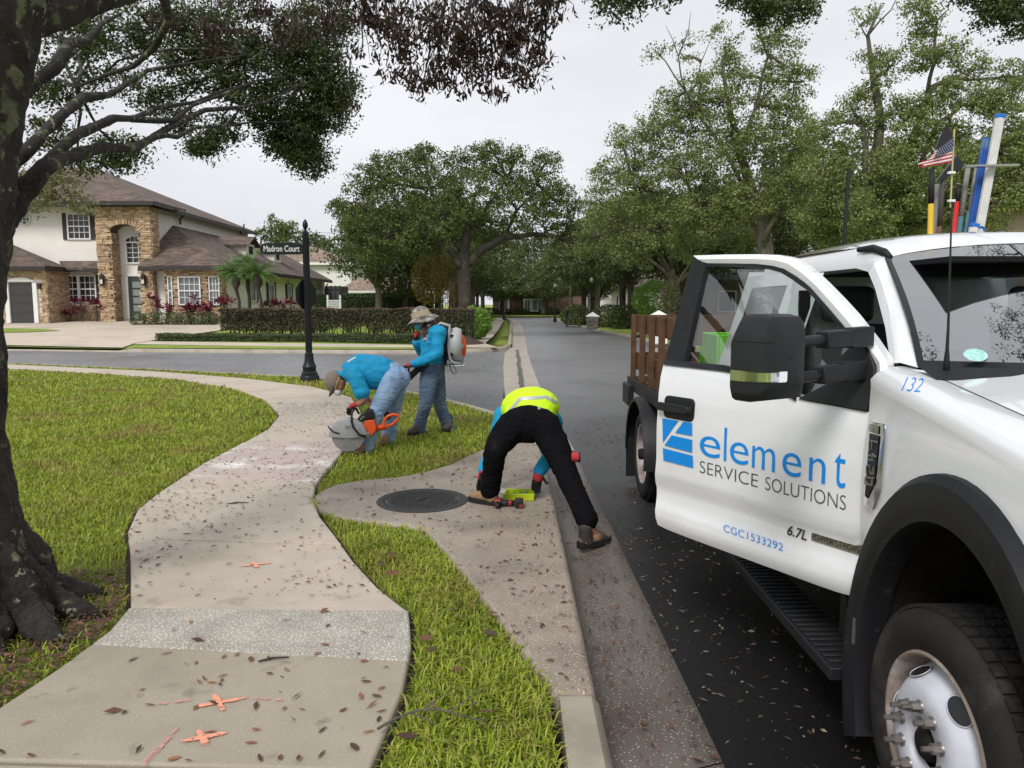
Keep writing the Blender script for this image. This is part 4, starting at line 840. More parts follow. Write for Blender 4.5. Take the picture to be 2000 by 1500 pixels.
# --- flatbed with timber stake sides
BX0, BX1, BY0, BY1, BZ = 1.17, 2 * CX - 1.17, 4.86, 7.45, .88
bed = MB(); bed.box((CX, (BY0 + BY1) / 2, BZ - .03), (BX1 - BX0 - .1, BY1 - BY0, .05)); bed = bed.build('bed_deck', M['wood'], truck)
for xx in (BX0 + .03, BX1 - .03): MB().box((xx, (BY0 + BY1) / 2, BZ - .06), (.06, BY1 - BY0 + .05, .12)).build('bed_rail', M['black_plastic'], truck, bevel=.006)
for yy in (BY0, BY1): MB().box((CX, yy, BZ - .055), (BX1 - BX0 - .14, .06, .105)).build('bed_crossmember', M['black_plastic'], truck)
MB().box((BX0 + .05, 6.5, .62), (.05, 1.5, .30)).build('skirt_panel', M['black_plastic'], truck) if False else None
for s_ in (-1, 1):
    b = MB(); b.grid([[(CX + s_ * (CX - x), 6.5 + r * math.cos(R(a)), .27 + r * math.sin(R(a))) for x, r in ((1.09, .47), (1.085, .50), (1.12, .515), (1.40, .51))] for a in range(-5, 186, 10)]); b.build('rear_mudguard', M['black_plastic'], truck, sharp=40)
    MB().box((CX + s_ * (CX - 1.22), 7.02, .2), (.24, .02, .5)).build('rear_flap', M['black_plastic'], truck)
    MB().box((CX + s_ * (CX - 1.15), 7.28, .72), (.06, .34, .20)).build('tool_box', M['black_plastic'], truck, bevel=.01)
for s_ in (-1, 1):
    xx = CX + s_ * (CX - BX0 - .06)
    for y in (7.36, 6.86, 6.40, 5.98, 5.5, 5.0): MB().box((xx - s_ * -.0 + s_ * .02, y, BZ + .30), (.045, .065, .64)).build('stake', M['wood'], truck, bevel=.004)
    for z0 in (.16, .53): MB().box((xx - s_ * .022, 6.17, BZ + z0), (.03, 2.5, .17)).build('side_board', M['wood'], truck, bevel=.004)
for z0 in (.16, .53): MB().box((CX, 7.37, BZ + z0), (2.0, .03, .17)).build('tail_board', M['wood'], truck, bevel=.004)
MB().bar((1.3, 7.33, BZ + .1), (2.2, 7.33, BZ + .6), .03, .1).build('brace_board', M['wood'], truck)
b = MB(); b.tube([(BX0 + .03, 7.36, BZ + .40), (BX0 + .09, 7.31, BZ + .41), (BX0 + .14, 7.37, BZ + .395), (BX0 + .06, 7.43, BZ + .40), (BX0 + .03, 7.36, BZ + .41)], .016, 6); b.build('tie_strap', mat('dark_strap', (.04, .02, .02), .7), truck)
MB().tube([PY(1658, 330, 4.95), PY(1647, 500, 4.95)], .013, 8).build('rack_post', M['black_plastic'], truck)
# --- load on the bed: things of their own
gb = empty('green_tool_crate', (1.62, 5.6, BZ), 'bright lime green plastic crate on the truck bed, seen through the door window', 'crate')
M['lime_plastic'] = mat('lime_plastic', (.16, .52, .02), .4, var=.08)
b = MB(); b.box((1.70, 5.6, 1.12), (.42, .5, .02)); 
for dx, dy, sx, sy in ((-.21, 0, .02, .5), (.21, 0, .02, .5), (0, -.25, .4, .02), (0, .25, .4, .02)): b.box((1.70 + dx, 5.6 + dy, 1.25), (sx, sy, .26))
b.build('crate_walls', M['lime_plastic'], gb, bevel=.006)
b = MB(); b.box((1.70, 5.6, .985), (.42, .5, .23)); b.build('crate_base', M['lime_plastic'], gb, bevel=.015)
b = MB(); b.box((1.70, 5.34, 1.0), (.2, .012, .1)); b.build('crate_slot', M['gloss_black'], gb)
def tool(name, label, cat, x0, y0, x1, y1, Y, r, m, m2=None, f=.6, tilt=.0):
    a, c = PY(x0, y0, Y), PY(x1, y1, Y); d = (a - c); base = c + d * ((BZ - c.z) / d.z)
    rt = empty(name, base, label, cat)
    k = base + (a - base) * f
    if m2:
        MB().tube([base, k], r, 10).build('lower_shaft', m, rt, smooth=True); MB().tube([k, a], [r * .95, r * .95], 10).build('upper_shaft', m2, rt, smooth=True)
    else: MB().tube([base, a], r, 10).build('shaft', m, rt, smooth=True)
    return rt
YE, DK, RDm = mat('yellow_fibreglass', (.62, .40, .02), .45, scale=12), mat('dark_worn_wood', (.06, .05, .045), .7, scale=15), mat('red_handle', (.55, .02, .02), .4)
GW, TEAL, BLU, WHT, LB = mat('grey_weathered_wood', (.24, .235, .22), .75, var=.25, scale=15, bump=.3), mat('teal_worn_paint', (.06, .17, .20), .6, var=.3, scale=14), mat('worn_blue_paint', (.02, .09, .36), .5, var=.3, scale=10, blotch=[((.12, .22, .33), 7, .55, .7)]), mat('white_aluminium', (.66, .65, .63), .45, var=.12, scale=12), mat('blue_cap', (.01, .16, .55), .4)
tool('shovel_handle', 'yellow fibreglass tool handle with black grip standing behind the cab', 'tool handle', 1820, 330, 1817, 462, 4.98, .0175, YE, M['black_plastic'], .86)
tool('shovel_handle', 'dark brown wooden tool handle beside the yellow one', 'tool handle', 1842, 350, 1833, 462, 5.02, .016, mat('brown_worn_handle', (.13, .06, .045), .7, scale=14), DK, .8)
tool('shovel_handle', 'grey weathered wooden handle between the yellow and brown ones', 'tool handle', 1831, 360, 1826, 462, 5.1, .014, GW)
tool('pry_bar', 'slim red tool handle with a black tip behind the cab', 'tool handle', 1873, 362, 1862, 462, 5.0, .014, RDm, M['black_plastic'], .93)
tool('wooden_pole', 'grey pole with teal lower end beside the red handle', 'pole', 1891, 325, 1872, 462, 5.02, .017, TEAL, GW, .8)
tool('wooden_pole', 'grey pole with teal lower end next to the blue level', 'pole', 1909, 325, 1886, 462, 5.03, .017, TEAL, GW, .82)
def level(name, label, x0, y0, x1, y1, Y, wd, m, caps=None, ring=False):
    a, c = PY(x0, y0, Y), PY(x1, y1, Y); d = a - c; base = c + d * ((BZ - c.z) / d.z); rt = empty(name, base, label, 'spirit level'); u = d.normalized()
    sd = u.cross(Vector((0, 1, 0))).normalized(); MB().bar(base, a, wd, .026, up=Vector((0, 1, 0))).build('rail', m, rt, bevel=.002)
    MB().bar(base + Vector((0, -.015, 0)), a + Vector((0, -.015, 0)), wd * .62, .006, up=Vector((0, 1, 0))).build('web', WHT if m is WHT else m, rt)
    if caps: MB().bar(a - u * .012, a + u * .016, wd * 1.06, .036, up=Vector((0, 1, 0))).build('end_cap', caps, rt, bevel=.003)
    if ring:
        q = base.lerp(a, .62) + Vector((0, -.021, 0)); b = MB(); b.tube([q + sd * (.026 * math.cos(t)) + u * (.03 * math.sin(t)) for t in np.linspace(0, 6.283, 21)], .006, 6); b.build('vial_ring', LB, rt, smooth=True)
level('spirit_level', 'long white aluminium level with blue end caps leaning behind the cab', 1953, 228, 1910, 462, 4.95, .052, WHT, LB, True)
level('spirit_level', 'worn blue level leaning beside the long white one', 1927, 270, 1896, 462, 5.0, .05, BLU)
level('spirit_level', 'short white level with blue cap just above the cab roof', 1903, 441, 1896, 470, 4.9, .05, WHT, LB)
fs = empty('flat_spade', PY(1876, 330, 5.05), 'black spade blade and steel trowel strip tied upside down among the tool handles', 'spade')
b = MB(); q = [PY(1828, 355, 5.0), PY(1870, 303, 5.0), PY(1885, 326, 5.0), PY(1838, 354, 5.0)]; shell(b, [[q[0], q[1]], [q[3], q[2]]], Vector((0, .02, 0))); q2 = [PY(1836, 268, 5.0), PY(1851, 243, 5.0), PY(1859, 262, 5.0), PY(1858, 300, 5.0), PY(1828, 290, 5.0)]; b.add(q2 + [p + Vector((0, .015, 0)) for p in q2], [(0, 1, 2, 3, 4), (9, 8, 7, 6, 5)] + [(i, (i + 1) % 5, 5 + (i + 1) % 5, 5 + i) for i in range(5)]); b.build('blade', M['gloss_black'], fs)
MB().bar(PY(1884, 325, 4.9), PY(1986, 323, 4.9), .05, .012).build('strip', M['nickel'], fs)
# little stick flag tied to the aerial
fg = empty('stick_flag', an[2], 'small tattered American flag on a stick tied to the aerial', 'flag')
MB().tube([PY(1856, 405, 2.545), PY(1864, 252, 2.545)], .0028, 6).build('stick', mat('pale_dowel', (.45, .40, .2), .6), fg)
for py_ in (392, 337): MB().box(PY(1858, py_, 2.54), (.022, .012, .007)).build('zip_tie', M['white_car'], fg)
FR, FW, FB_ = mat('flag_red', (.42, .02, .04), .7), mat('flag_white', (.7, .68, .68), .7), mat('flag_navy', (.02, .035, .09), .7)
H_ = [[None] * 14 for _ in range(27)]
def fpt(u, v):                                     # u 0..1 from the stick to the fly, v 0..1 down
    x = 1862 - u * (70 if v > .55 else 62 - 20 * (1 - v)); y0 = 268 + u * 32; y1 = 316 + u * 12
    return PY(x, y0 + (y1 - y0) * v, 2.545 + .012 * math.sin(u * 7) * (.3 + u))
for i in range(13):
    b = MB(); fly = (.80 + .2 * abs(math.sin(i * 2.3))) if i > 3 else .78 + .05 * i
    b.grid([[fpt(u, i / 13), fpt(u, (i + 1) / 13)] for u in np.linspace(.0, fly, 9)]); b.build('stripe', FR if i % 2 == 0 else FW, fg)
b = MB(); b.grid([[fpt(u, v) + Vector((0, -.0025, 0)) for v in (0, .18, .36, .538)] for u in np.linspace(0, .72, 9)]); b.build('canton', FB_, fg)
b = MB()
for r_ in range(6):
    for c_ in range(8):
        p = fpt(.05 + c_ * .085 + (.04 if r_ % 2 else 0), .06 + r_ * .085) + Vector((0, -.004, 0)); k = .0017
        b.add([p + Vector((math.cos(R(90 + 36 * j)) * (k if j % 2 == 0 else k * .45), 0, math.sin(R(90 + 36 * j)) * (k if j % 2 == 0 else k * .45))) for j in range(10)], [tuple(range(10))])
b.build('stars', FW, fg)
# ================================================================== the three workers and their gear
def blob(name, mb, m, parent, vox=.012, it=6, wr=0, wf=14, stretch=(1, 1, 1), seed=0, root=False):
    me = mb.mesh(name, fix=True); o = link(name, me, None, None)
    md = o.modifiers.new('r', 'REMESH'); md.mode = 'VOXEL'; md.voxel_size = vox; md.use_smooth_shade = True
    sm = o.modifiers.new('s', 'SMOOTH'); sm.iterations = it; sm.factor = .5
    realize(o); me = o.data
    if wr:                                          # creases in the cloth
        co = np.empty(len(me.vertices) * 3); me.vertices.foreach_get('co', co); co = co.reshape(-1, 3); no = np.array([v.normal for v in me.vertices])
        d = np.array([wr * (1 - 2 * abs(mnoise.noise((p[0] * wf * stretch[0] + seed, p[1] * wf * stretch[1], p[2] * wf * stretch[2])))) for p in co])
        d += np.array([wr * .5 * mnoise.noise((p[0] * wf * 2.3 + seed, p[1] * wf * 2.3, p[2] * wf * 2.3 * stretch[2])) for p in co])
        me.vertices.foreach_set('co', (co + no * d[:, None]).ravel()); me.update()
    me.polygons.foreach_set('use_smooth', [True] * len(me.polygons)); me.materials.clear(); me.materials.append(m)
    return par(o, parent)
def limb(mb, pts, rad, n=12, flat=1.0, up=Vector((0, 0, 1))):
    P = [Vector(p) for p in pts]                     # rounded joints: resample with a Catmull-Rom curve
    out, ro = [], []
    for i in range(len(P) - 1):
        p0, p1, p2, p3 = P[max(i - 1, 0)], P[i], P[i + 1], P[min(i + 2, len(P) - 1)]
        for k in range(4):
            t = k / 4; out.append(.5 * ((2 * p1) + (p2 - p0) * t + (2 * p0 - 5 * p1 + 4 * p2 - p3) * t * t + (3 * p1 - p0 - 3 * p2 + p3) * t ** 3)); ro.append(rad[i] * (1 - t) + rad[i + 1] * t)
    out.append(P[-1]); ro.append(rad[-1]); mb.tube(out, ro, n, 'round', flat=flat, up=up); return mb
def hand(mb, wrist, d, nrm, curl=.5, size=1.0, spread=.12, thumb_side=1, rf=1.0):
    # palm, four unequal fingers with bent knuckles and a thumb leaving the side of the palm
    d = d.normalized(); nrm = (nrm - d * nrm.dot(d)).normalized(); sd = d.cross(nrm) * thumb_side; k = size
    limb(mb, [wrist - d * .01, wrist + d * .05 * k, wrist + d * .085 * k], [.026 * k * rf, .036 * k * rf, .036 * k * rf], flat=.5, up=nrm)
    for i, (o, ln) in enumerate(((.031, .072), (.0105, .082), (-.0105, .076), (-.031, .06))):
        b0 = wrist + d * .085 * k + sd * o * k; a = 0; p = b0; pts = [p - d * .02]; dd = (d + sd * o * 4 * spread).normalized()
        for q, fr in enumerate((.42, .32, .26)):
            a += curl * (.5, .8, .7)[q]; v = dd * math.cos(a) + nrm * math.sin(a); p = p + v * ln * fr * k; pts.append(p)
        limb(mb, pts if rf == 1 else pts[:-1] + [pts[-2].lerp(pts[-1], .6)], [.0105 * k * rf, .0105 * k * rf, .0098 * k * rf, .0088 * k * rf], n=8)
    t0 = wrist + d * .025 * k + sd * .028 * k; v = (d * .65 + sd * .6 + nrm * .4).normalized(); limb(mb, [t0 - v * .01, t0 + v * .035 * k, t0 + (v * .06 + d * .008 + nrm * .008) * k], [.014 * k * rf, .012 * k * rf, .010 * k * rf], n=8)
def boot(name, ankle, toe, parent, ms, h=.13, k=1.0, sh=.034):
    a = Vector(ankle); t = Vector(toe); d = (t - a); gz = min(a.z, t.z); d.z = 0; L_ = d.length; d.normalize(); z0 = t.z
    mb = MB(); base = Vector((a.x, a.y, z0))
    limb(mb, [base - d * .035 * k + Vector((0, 0, .15)), base - d * .03 * k + Vector((0, 0, .065))], [.056 * k, .06 * k])
    limb(mb, [base - d * .045 * k + Vector((0, 0, .055)), base + d * .06 * k + Vector((0, 0, .062)), base + d * .14 * k + Vector((0, 0, .05)), base + d * .185 * k + Vector((0, 0, .045))], [.047 * k, .05 * k, .045 * k, .036 * k])
    o = blob(name, mb, ms[0], parent, .010, 4)
    mb = MB(); s = Vector((-d.y, d.x, 0)); prof = [(-.10, .034), (-.085, .042), (-.03, .043), (.06, .047), (.13, .050), (.19, .044), (.225, .022)]
    poly = [base + d * x * k + s * w_ * k for x, w_ in prof] + [base + d * x * k - s * w_ * k for x, w_ in prof[::-1]]
    mb.prism([(p.x, p.y) for p in poly], z0 + .0, z0 + sh); mb.build('sole', ms[1], o, bevel=.007); return o
M['skin'] = mat('tanned_skin', (.33, .16, .10), .55, var=.12, scale=14); M['shirt'] = mat('blue_cotton', (.0, .26, .48), .8, var=.06, scale=20, bump=.05, bscale=300)
M['jeans_light'] = mat('faded_denim', (.21, .33, .50), .85, var=.18, scale=7, bump=.1, bscale=350, blotch=[((.36, .44, .55), 3, .5, .7), ((.16, .23, .34), 5, .56, .72)])
M['jeans_dark'] = mat('dusty_dark_denim', (.075, .115, .175), .85, var=.22, scale=6, bump=.1, bscale=350, blotch=[((.16, .20, .245), 3.5, .5, .7)])
M['work_black'] = mat('black_work_cloth', (.005, .005, .006), .9, spec=.08, var=.3, scale=5, bump=.1, bscale=250, blotch=[((.02, .0185, .016), 4.5, .62, .76)])
M['boot_tan'] = mat('tan_suede', (.26, .15, .075), .8, var=.25, scale=18); M['boot_worn'] = mat('scuffed_tan_leather', (.27, .155, .075), .75, var=.25, scale=18, blotch=[((.03, .029, .028), 7, .44, .5)]); M['boot_brown'] = mat('dark_brown_leather', (.07, .045, .035), .7, var=.3, scale=18); M['sole'] = mat('dark_sole', (.018, .017, .016), .8, spec=.2)
M['sole_tan'] = mat('tan_sole', (.2, .13, .08), .8); M['glove_red'] = mat('red_knit', (.42, .025, .03), .8, var=.15, scale=40); M['glove_black'] = mat('black_rubber_coat', (.009, .009, .01), .6, spec=.2)
M['cap'] = mat('taupe_cap', (.19, .155, .125), .85, var=.1, scale=20); M['cap_camo'] = mat('brown_camo', (.10, .085, .06), .85, var=.1, blotch=[((.03, .022, .016), 22, .5, .55), ((.2, .17, .12), 18, .58, .62)])
M['camo_grey'] = mat('grey_camo', (.17, .155, .135), .85, var=.05, blotch=[((.42, .40, .34), 17, .54, .57), ((.05, .045, .04), 14, .56, .6)]); M['khaki'] = mat('khaki_band', (.40, .32, .22), .85, var=.08)
M['scarf'] = mat('maroon_camo_scarf', (.09, .03, .032), .85, blotch=[((.42, .36, .27), 14, .52, .56), ((.02, .018, .018), 15, .52, .58)]); M['mask_white'] = mat('dust_mask', (.62, .60, .57), .9); M['mask_blue'] = mat('blue_face_mask', (.10, .33, .42), .85)
M['hivis'] = mat('hi_vis_yellow', (.58, .92, .01), .7, var=.05); M['reflective'] = mat('silver_reflective', (.42, .44, .43), .4, metal=.3); M['hair'] = mat('dark_hair', (.03, .02, .015), .8)
M['orange_body'] = mat('orange_plastic', (.72, .085, .012), .4, var=.06); M['tool_grey'] = mat('cast_grey_guard', (.30, .305, .31), .5, metal=.3, var=.12, scale=14); M['tool_dark'] = mat('dark_tool_plastic', (.018, .017, .017), .5, spec=.25); M['blade_steel'] = mat('dusty_blade_steel', (.26, .255, .25), .45, metal=.5, var=.15, scale=10)
M['blower_white'] = mat('blower_white', (.42, .43, .43), .45, var=.06)
def head(mb, c, fwd, up, r=.098):
    f = fwd.normalized(); u = (up - f * up.dot(f)).normalized(); s = f.cross(u); Mx = Matrix((s, f, u)).transposed()
    mb.ell(c, (r * .78, r * 1.0, r * 1.12), Mx, 18, 12); mb.ell(c + f * r * .32 - u * r * .62, (r * .58, r * .62, r * .5), Mx)
    mb.ell(c + f * r * .98 - u * r * .12, (r * .16, r * .24, r * .28), Mx)              # nose
    mb.ell(c + f * r * .86 - u * r * .55, (r * .34, r * .14, r * .12), Mx)              # lips
    mb.ell(c + f * r * .78 + u * r * .22, (r * .6, r * .18, r * .12), Mx)               # brow
    for q in (-1, 1): mb.ell(c + s * q * r * .80 - u * r * .1 - f * r * .08, (r * .12, r * .2, r * .3), Mx)
    return Mx
def eyes(c, f, u, r, parent):
    f = f.normalized(); u = (u - f * u.dot(f)).normalized(); s = f.cross(u)
    for q in (-1, 1): MB().ell(c + f * r * .86 + u * r * .06 + s * q * r * .34, (r * .13,) * 3, nu=10, nv=6).build('eye', M['mask_white'], parent, smooth=True); MB().ell(c + f * r * .95 + u * r * .05 + s * q * r * .34, (r * .07,) * 3, nu=8, nv=5).build('pupil', M['hair'], parent, smooth=True)
def person(label, J, spec):
    """J: joints in metres; builds one continuous body, then clothes over it"""
    mb = MB(); lr = spec.get('lean', 1.0)
    limb(mb, [J['pelvis'], J['waist'], J['chest'], J['neck']], [.125, .125, .14, .075], 14); limb(mb, [J['neck'], J['head']], [.058, .055])
    for s in 'NF':
        limb(mb, [J['hip' + s], J['knee' + s], J['ank' + s]], [.085, .058, .042]); fd = (J['toe' + s] - J['ank' + s]); fd.z = 0; fd.normalize(); limb(mb, [J['ank' + s] + Vector((0, 0, -.02)), Vector((J['ank' + s].x, J['ank' + s].y, J['toe' + s].z + .055)) + fd * .10], [.034, .024])
        limb(mb, [J['sh' + s], J['el' + s], J['wr' + s]], [.052, .043, .026]); limb(mb, [J['chest'], J['sh' + s]], [.1, .055])
        hd = J['wr' + s] - J['el' + s] if ('hd' + s) not in J else J['hd' + s]; hand(mb, J['wr' + s], hd, J['hn' + s], spec.get('curl' + s, .6), 1.06, thumb_side=spec.get('th' + s, 1), rf=.55)
    Mx = head(mb, J['head'], J['face'], J['crown']); body = blob('person', mb, M['skin'], None, .0085, 3)
    eyes(J['head'], J['face'], J['crown'], .098, body)
    return tag(body, label, 'person', 'workers on the pavement')
def glove(J, s, body, spec, ms=('glove_red', 'glove_black')):
    hd = J['wr' + s] - J['el' + s] if ('hd' + s) not in J else J['hd' + s]; hd = hd.normalized(); mb = MB(); hand(mb, J['wr' + s], hd, J['hn' + s], spec.get('curl' + s, .6), 1.08, thumb_side=spec.get('th' + s, 1))
    g = blob('glove', mb, M[ms[1]], body, .0055, 2)
    mb = MB(); limb(mb, [J['wr' + s] - hd * .012, J['wr' + s] + hd * .015, J['wr' + s] + hd * .045], [.040, .040, .045], flat=.75, up=J['hn' + s]); blob('cuff', mb, M[ms[0]], g, .007, 2); return g
def trousers(J, body, m, rp=.155, rt=.105, rk=.085, ra=.075, seed=1, wr=.007, flat=1.0, name='jeans', hem=.03):
    mb = MB(); limb(mb, [J['waist'], J['pelvis'] , J['pelvis'] + (J['pelvis'] - J['waist']) * .25], [rp * .97, rp * 1.03, rp * .9], 16)
    for s in 'NF':
        kk, aa = J['knee' + s], J['ank' + s]
        mid = kk.lerp(aa, .55); limb(mb, [J['pelvis'].lerp(J['hip' + s], .8), J['hip' + s].lerp(kk, .4), kk, mid, aa + (aa - kk).normalized() * hem], [rt * 1.22, rt * 1.08, rk, ra, ra * 1.06], 14)
    return blob(name, mb, m, body, .010, 3, wr, 12, (1, 1, 2.4), seed)
def shirt(J, body, m, rw=.15, rc=.165, rs=.085, sleeve=(1.0, 1.0), seed=2, wr=.006, re=.062, rwst=.052, flat=1.0):
    mb = MB(); limb(mb, [J['waist'].lerp(J['pelvis'], .25), J['waist'], J['waist'].lerp(J['chest'], .5), J['chest'], J['chest'].lerp(J['neck'], .55), J['neck'].lerp(J['head'], .12)], [rw, rw * 1.02, (rw + rc) / 2, rc, rc * .82, .075], 16)
    for s, f in zip('NF', sleeve):
        sh, el, wr_ = J['sh' + s], J['el' + s], J['wr' + s]; limb(mb, [J['chest'].lerp(J['neck'], .3), sh], [.12, rs])
        if f <= .5: e = sh.lerp(el, f * 2); limb(mb, [sh, e], [rs, rs * .98])
        else: e = el.lerp(wr_, (f - .5) * 2); limb(mb, [sh, sh.lerp(el, .5), el, e], [rs, rs * .85, re, rwst])
    return blob('shirt', mb, m, body, .0105, 4, wr, 8, (1, 1, 1.3), seed)
V = Vector
# ---- worker bent over with the cut-off saw
YA = 8.15
J = dict(pelvis=PY(768, 737, YA + .1), waist=PY(738, 728, YA + .1), chest=PY(702, 726, YA + .1), neck=PY(674, 728, YA + .08), head=PY(657, 745, YA + .06), face=V((-.35, -.05, -.92)), crown=V((-.92, 0, .35)),
         hipN=PY(768, 742, YA - .02), kneeN=PY(737, 803, YA - .12), ankN=PY(717, 868, YA - .12), toeN=G(684, 887), hipF=PY(775, 742, YA + .26), kneeF=PY(768, 800, YA + .38), ankF=PY(757, 861, YA + .42), toeF=G(733, 876),
         shN=PY(694, 733, YA - .12), elN=PY(711, 779, YA - .16), wrN=PY(694, 790, YA - .12), shF=PY(690, 730, YA + .32), elF=PY(715, 780, YA + .34), wrF=PY(744, 800, YA + .2), hnN=V((0, .3, -1)), hnF=V((0, 0, -1)))
J['toeN'].z = 0; J['toeF'].z = 0
sp_ = dict(curlN=1.0, curlF=1.0)
pa = person('person in blue T-shirt, light jeans and brown cap bent over a saw', J, sp_)
jn = trousers(J, pa, M['jeans_light'], .16, .104, .085, .08, 1, .007); sh_a = shirt(J, pa, M['shirt'], .185, .195, .082, (.36, .36), 4, .012)
boot('boot', J['ankN'], J['toeN'], pa, (M['boot_tan'], M['sole_tan'])); boot('boot', J['ankF'], J['toeF'], pa, (M['boot_tan'], M['sole_tan']))
glove(J, 'N', pa, sp_); glove(J, 'F', pa, sp_)
hc = J['head']; cr_ = J['crown'].normalized(); fc = J['face'].normalized(); sd_ = fc.cross(cr_); Mh = Matrix((sd_, fc, cr_)).transposed()
mb = MB(); mb.ell(hc + cr_ * .028 + fc * .0, (.098, .122, .105), Mh); cap = blob('cap', mb, M['cap'], pa, .008, 3)
mb = MB(); rows = []
for t in np.linspace(-1, 1, 9):
    rows.append([hc + cr_ * (.035 - .02 * t * t) + fc * (.105 * math.sqrt(1 - .75 * t * t)) + sd_ * .085 * t, hc + cr_ * (.02 - .03 * t * t) + fc * (.19 - .075 * t * t) + sd_ * .078 * t])
shell(mb, rows, cr_ * -.006); mb.build('brim', M['cap_camo'], cap, smooth=True)
mb = MB(); mb.ell(hc - fc * .075 - cr_ * .04, (.07, .05, .06), Mh); blob('hair', mb, M['hair'], pa, .008, 2)
mb = MB(); mb.ell(hc + fc * .105 - cr_ * .055, (.055, .045, .05), Mh); blob('dust_mask', mb, M['mask_white'], pa, .007, 3)
mb = MB(); mb.tube([hc + Mh @ V((.085 * math.cos(t), .10 * math.sin(t), -.03 + .0 * t)) for t in np.linspace(.4, math.pi - .4 + math.pi, 14)], .004, 6); mb.build('mask_strap', M['khaki'] if False else mat('yellow_elastic', (.6, .48, .12), .7), pa, smooth=True)
def patch(name, target, P, m, parent, off=.004, n=6):
    tr_ = BVHTree.FromPolygons([v.co for v in target.data.vertices], [p.vertices for p in target.data.polygons]); A, B, C, D_ = [np.array(p, float) for p in P]; rows = []
    for i in range(n + 1):
        row = []
        for j in range(n + 1):
            u, v = i / n, j / n; q = (A * (1 - u) + B * u) * (1 - v) + (D_ * (1 - u) + C * u) * v; d = ray(*q).normalized(); h = tr_.ray_cast(Vector((0, 0, CAMH)), d)
            if h[0] is None: return None
            row.append(h[0] + (h[1] if h[1].dot(d) < 0 else -h[1]) * off)
        rows.append(row)
    b = MB(); b.grid(rows); return b.build(name, m, parent, smooth=True)
patch('back_pocket', jn, ((762, 735), (783, 741), (776, 760), (763, 755)), mat('pocket_denim', (.19, .27, .39), .9, var=.15, scale=10), jn, .004); patch('shirt_print', sh_a, ((701, 694), (714, 691), (714, 698), (701, 699)), M['mask_white'], sh_a); patch('shirt_print', sh_a, ((678, 706), (694, 697), (695, 699), (680, 708)), M['mask_white'], sh_a)
# ---- cut-off saw standing on the walk
saw = empty('cutoff_saw', G(683, 884), 'orange and grey cut-off saw with its round blade on the walk', 'saw')
YB = 7.82; bc = PY(680, 851, YB); AX = V((0.10, -1, 0)).normalized(); U_ = V((0, 0, 1)); S_ = AX.cross(U_).normalized()
if S_.x > 0: S_ = -S_
def sw(x, z, o=0): return bc + S_ * -x + U_ * z + AX * o      # x to the right in the photo
def disc(b, r0, r1, o0, o1, n=56, a0=0, a1=360):
    A = [R(a0 + (a1 - a0) * k / n) for k in range(n + 1)]
    b.grid([[sw(r * math.cos(a), r * math.sin(a), o) for a in A] for r, o in ((r0, o0), (r0, o1), (r1, o1), (r1, o0), (r0, o0))])
b = MB(); disc(b, .02, .172, -.003, .003); b.build('saw_blade', M['blade_steel'], saw)
b = MB(); disc(b, .001, .055, -.006, .010, 32); b.build('blade_flange', M['tool_grey'], saw); b = MB(); disc(b, .001, .022, .01, .02, 12); b.build('arbor_bolt', M['steel'], saw)
b = MB(); A = [R(4 + 176 * k / 30) for k in range(31)]; b.grid([[sw(r * math.cos(a) * 1.0, r * math.sin(a) - .004, o) for a in A] for r, o in ((.0, .028), (.185, .030), (.200, .022), (.203, 0), (.200, -.03), (.185, -.036), (.0, -.036))])
b.grid([[sw(x, .0, .0285) for x in np.linspace(-.2, .2, 9)], [sw(x, -.022 + .018 * abs(x) / .2, .0285) for x in np.linspace(-.2, .2, 9)]]); gd = b.build('blade_guard', M['tool_grey'], saw, sharp=40)
b = MB(); b.tube([sw(-.205, .11, .02), sw(-.185, .085, .035), sw(-.15, .05, .035), sw(-.09, .03, .033)], .008, 6); b.build('guard_lever', M['tool_dark'], gd, smooth=True)
b = MB(); b.box(sw(.0, .10, .032), (.055, .004, .03)); b.build('guard_plate', M['blade_steel'], gd)
b = MB(); mbx = [sw(.10, .05), sw(.20, .16), sw(.27, .17), sw(.30, .05), sw(.24, -.02), sw(.14, -.01)]; nn_ = len(mbx)
b.add([p - AX * .03 for p in mbx] + [p - AX * .24 for p in mbx], [tuple(range(nn_)), tuple(range(2 * nn_ - 1, nn_ - 1, -1))] + [(i, (i + 1) % nn_, nn_ + (i + 1) % nn_, nn_ + i) for i in range(nn_)]); b.build('motor_housing', M['orange_body'], saw, bevel=.012)
b = MB(); mbx = [sw(.085, .165), sw(.20, .275), sw(.265, .265), sw(.285, .175), sw(.20, .165), sw(.11, .125)]
b.add([p - AX * .02 for p in mbx] + [p - AX * .25 for p in mbx], [tuple(range(nn_)), tuple(range(2 * nn_ - 1, nn_ - 1, -1))] + [(i, (i + 1) % nn_, nn_ + (i + 1) % nn_, nn_ + i) for i in range(nn_)]); b.build('filter_cover', M['tool_dark'], saw, bevel=.016)
b = MB(); [b.bar(sw(.13 + .016 * k, .172 + .013 * k, -.0115), sw(.14 + .016 * k, .180 + .013 * k, -.0115), .004, .008) for k in range(3)]; b.build('maker_mark', M['blower_white'], saw)
b = MB(); b.tube([sw(.38, .06, -.12), sw(.47, .10, -.12), sw(.535, .16, -.12), sw(.525, .20, -.12), sw(.47, .205, -.12), sw(.42, .19, -.12), sw(.38, .15, -.12), sw(.37, .1, -.12), sw(.38, .06, -.12)], .017, 8); b.bar(sw(.28, .06, -.12), sw(.39, .07, -.12), .05, .06); b.build('rear_handle', M['orange_body'], saw, smooth=True)
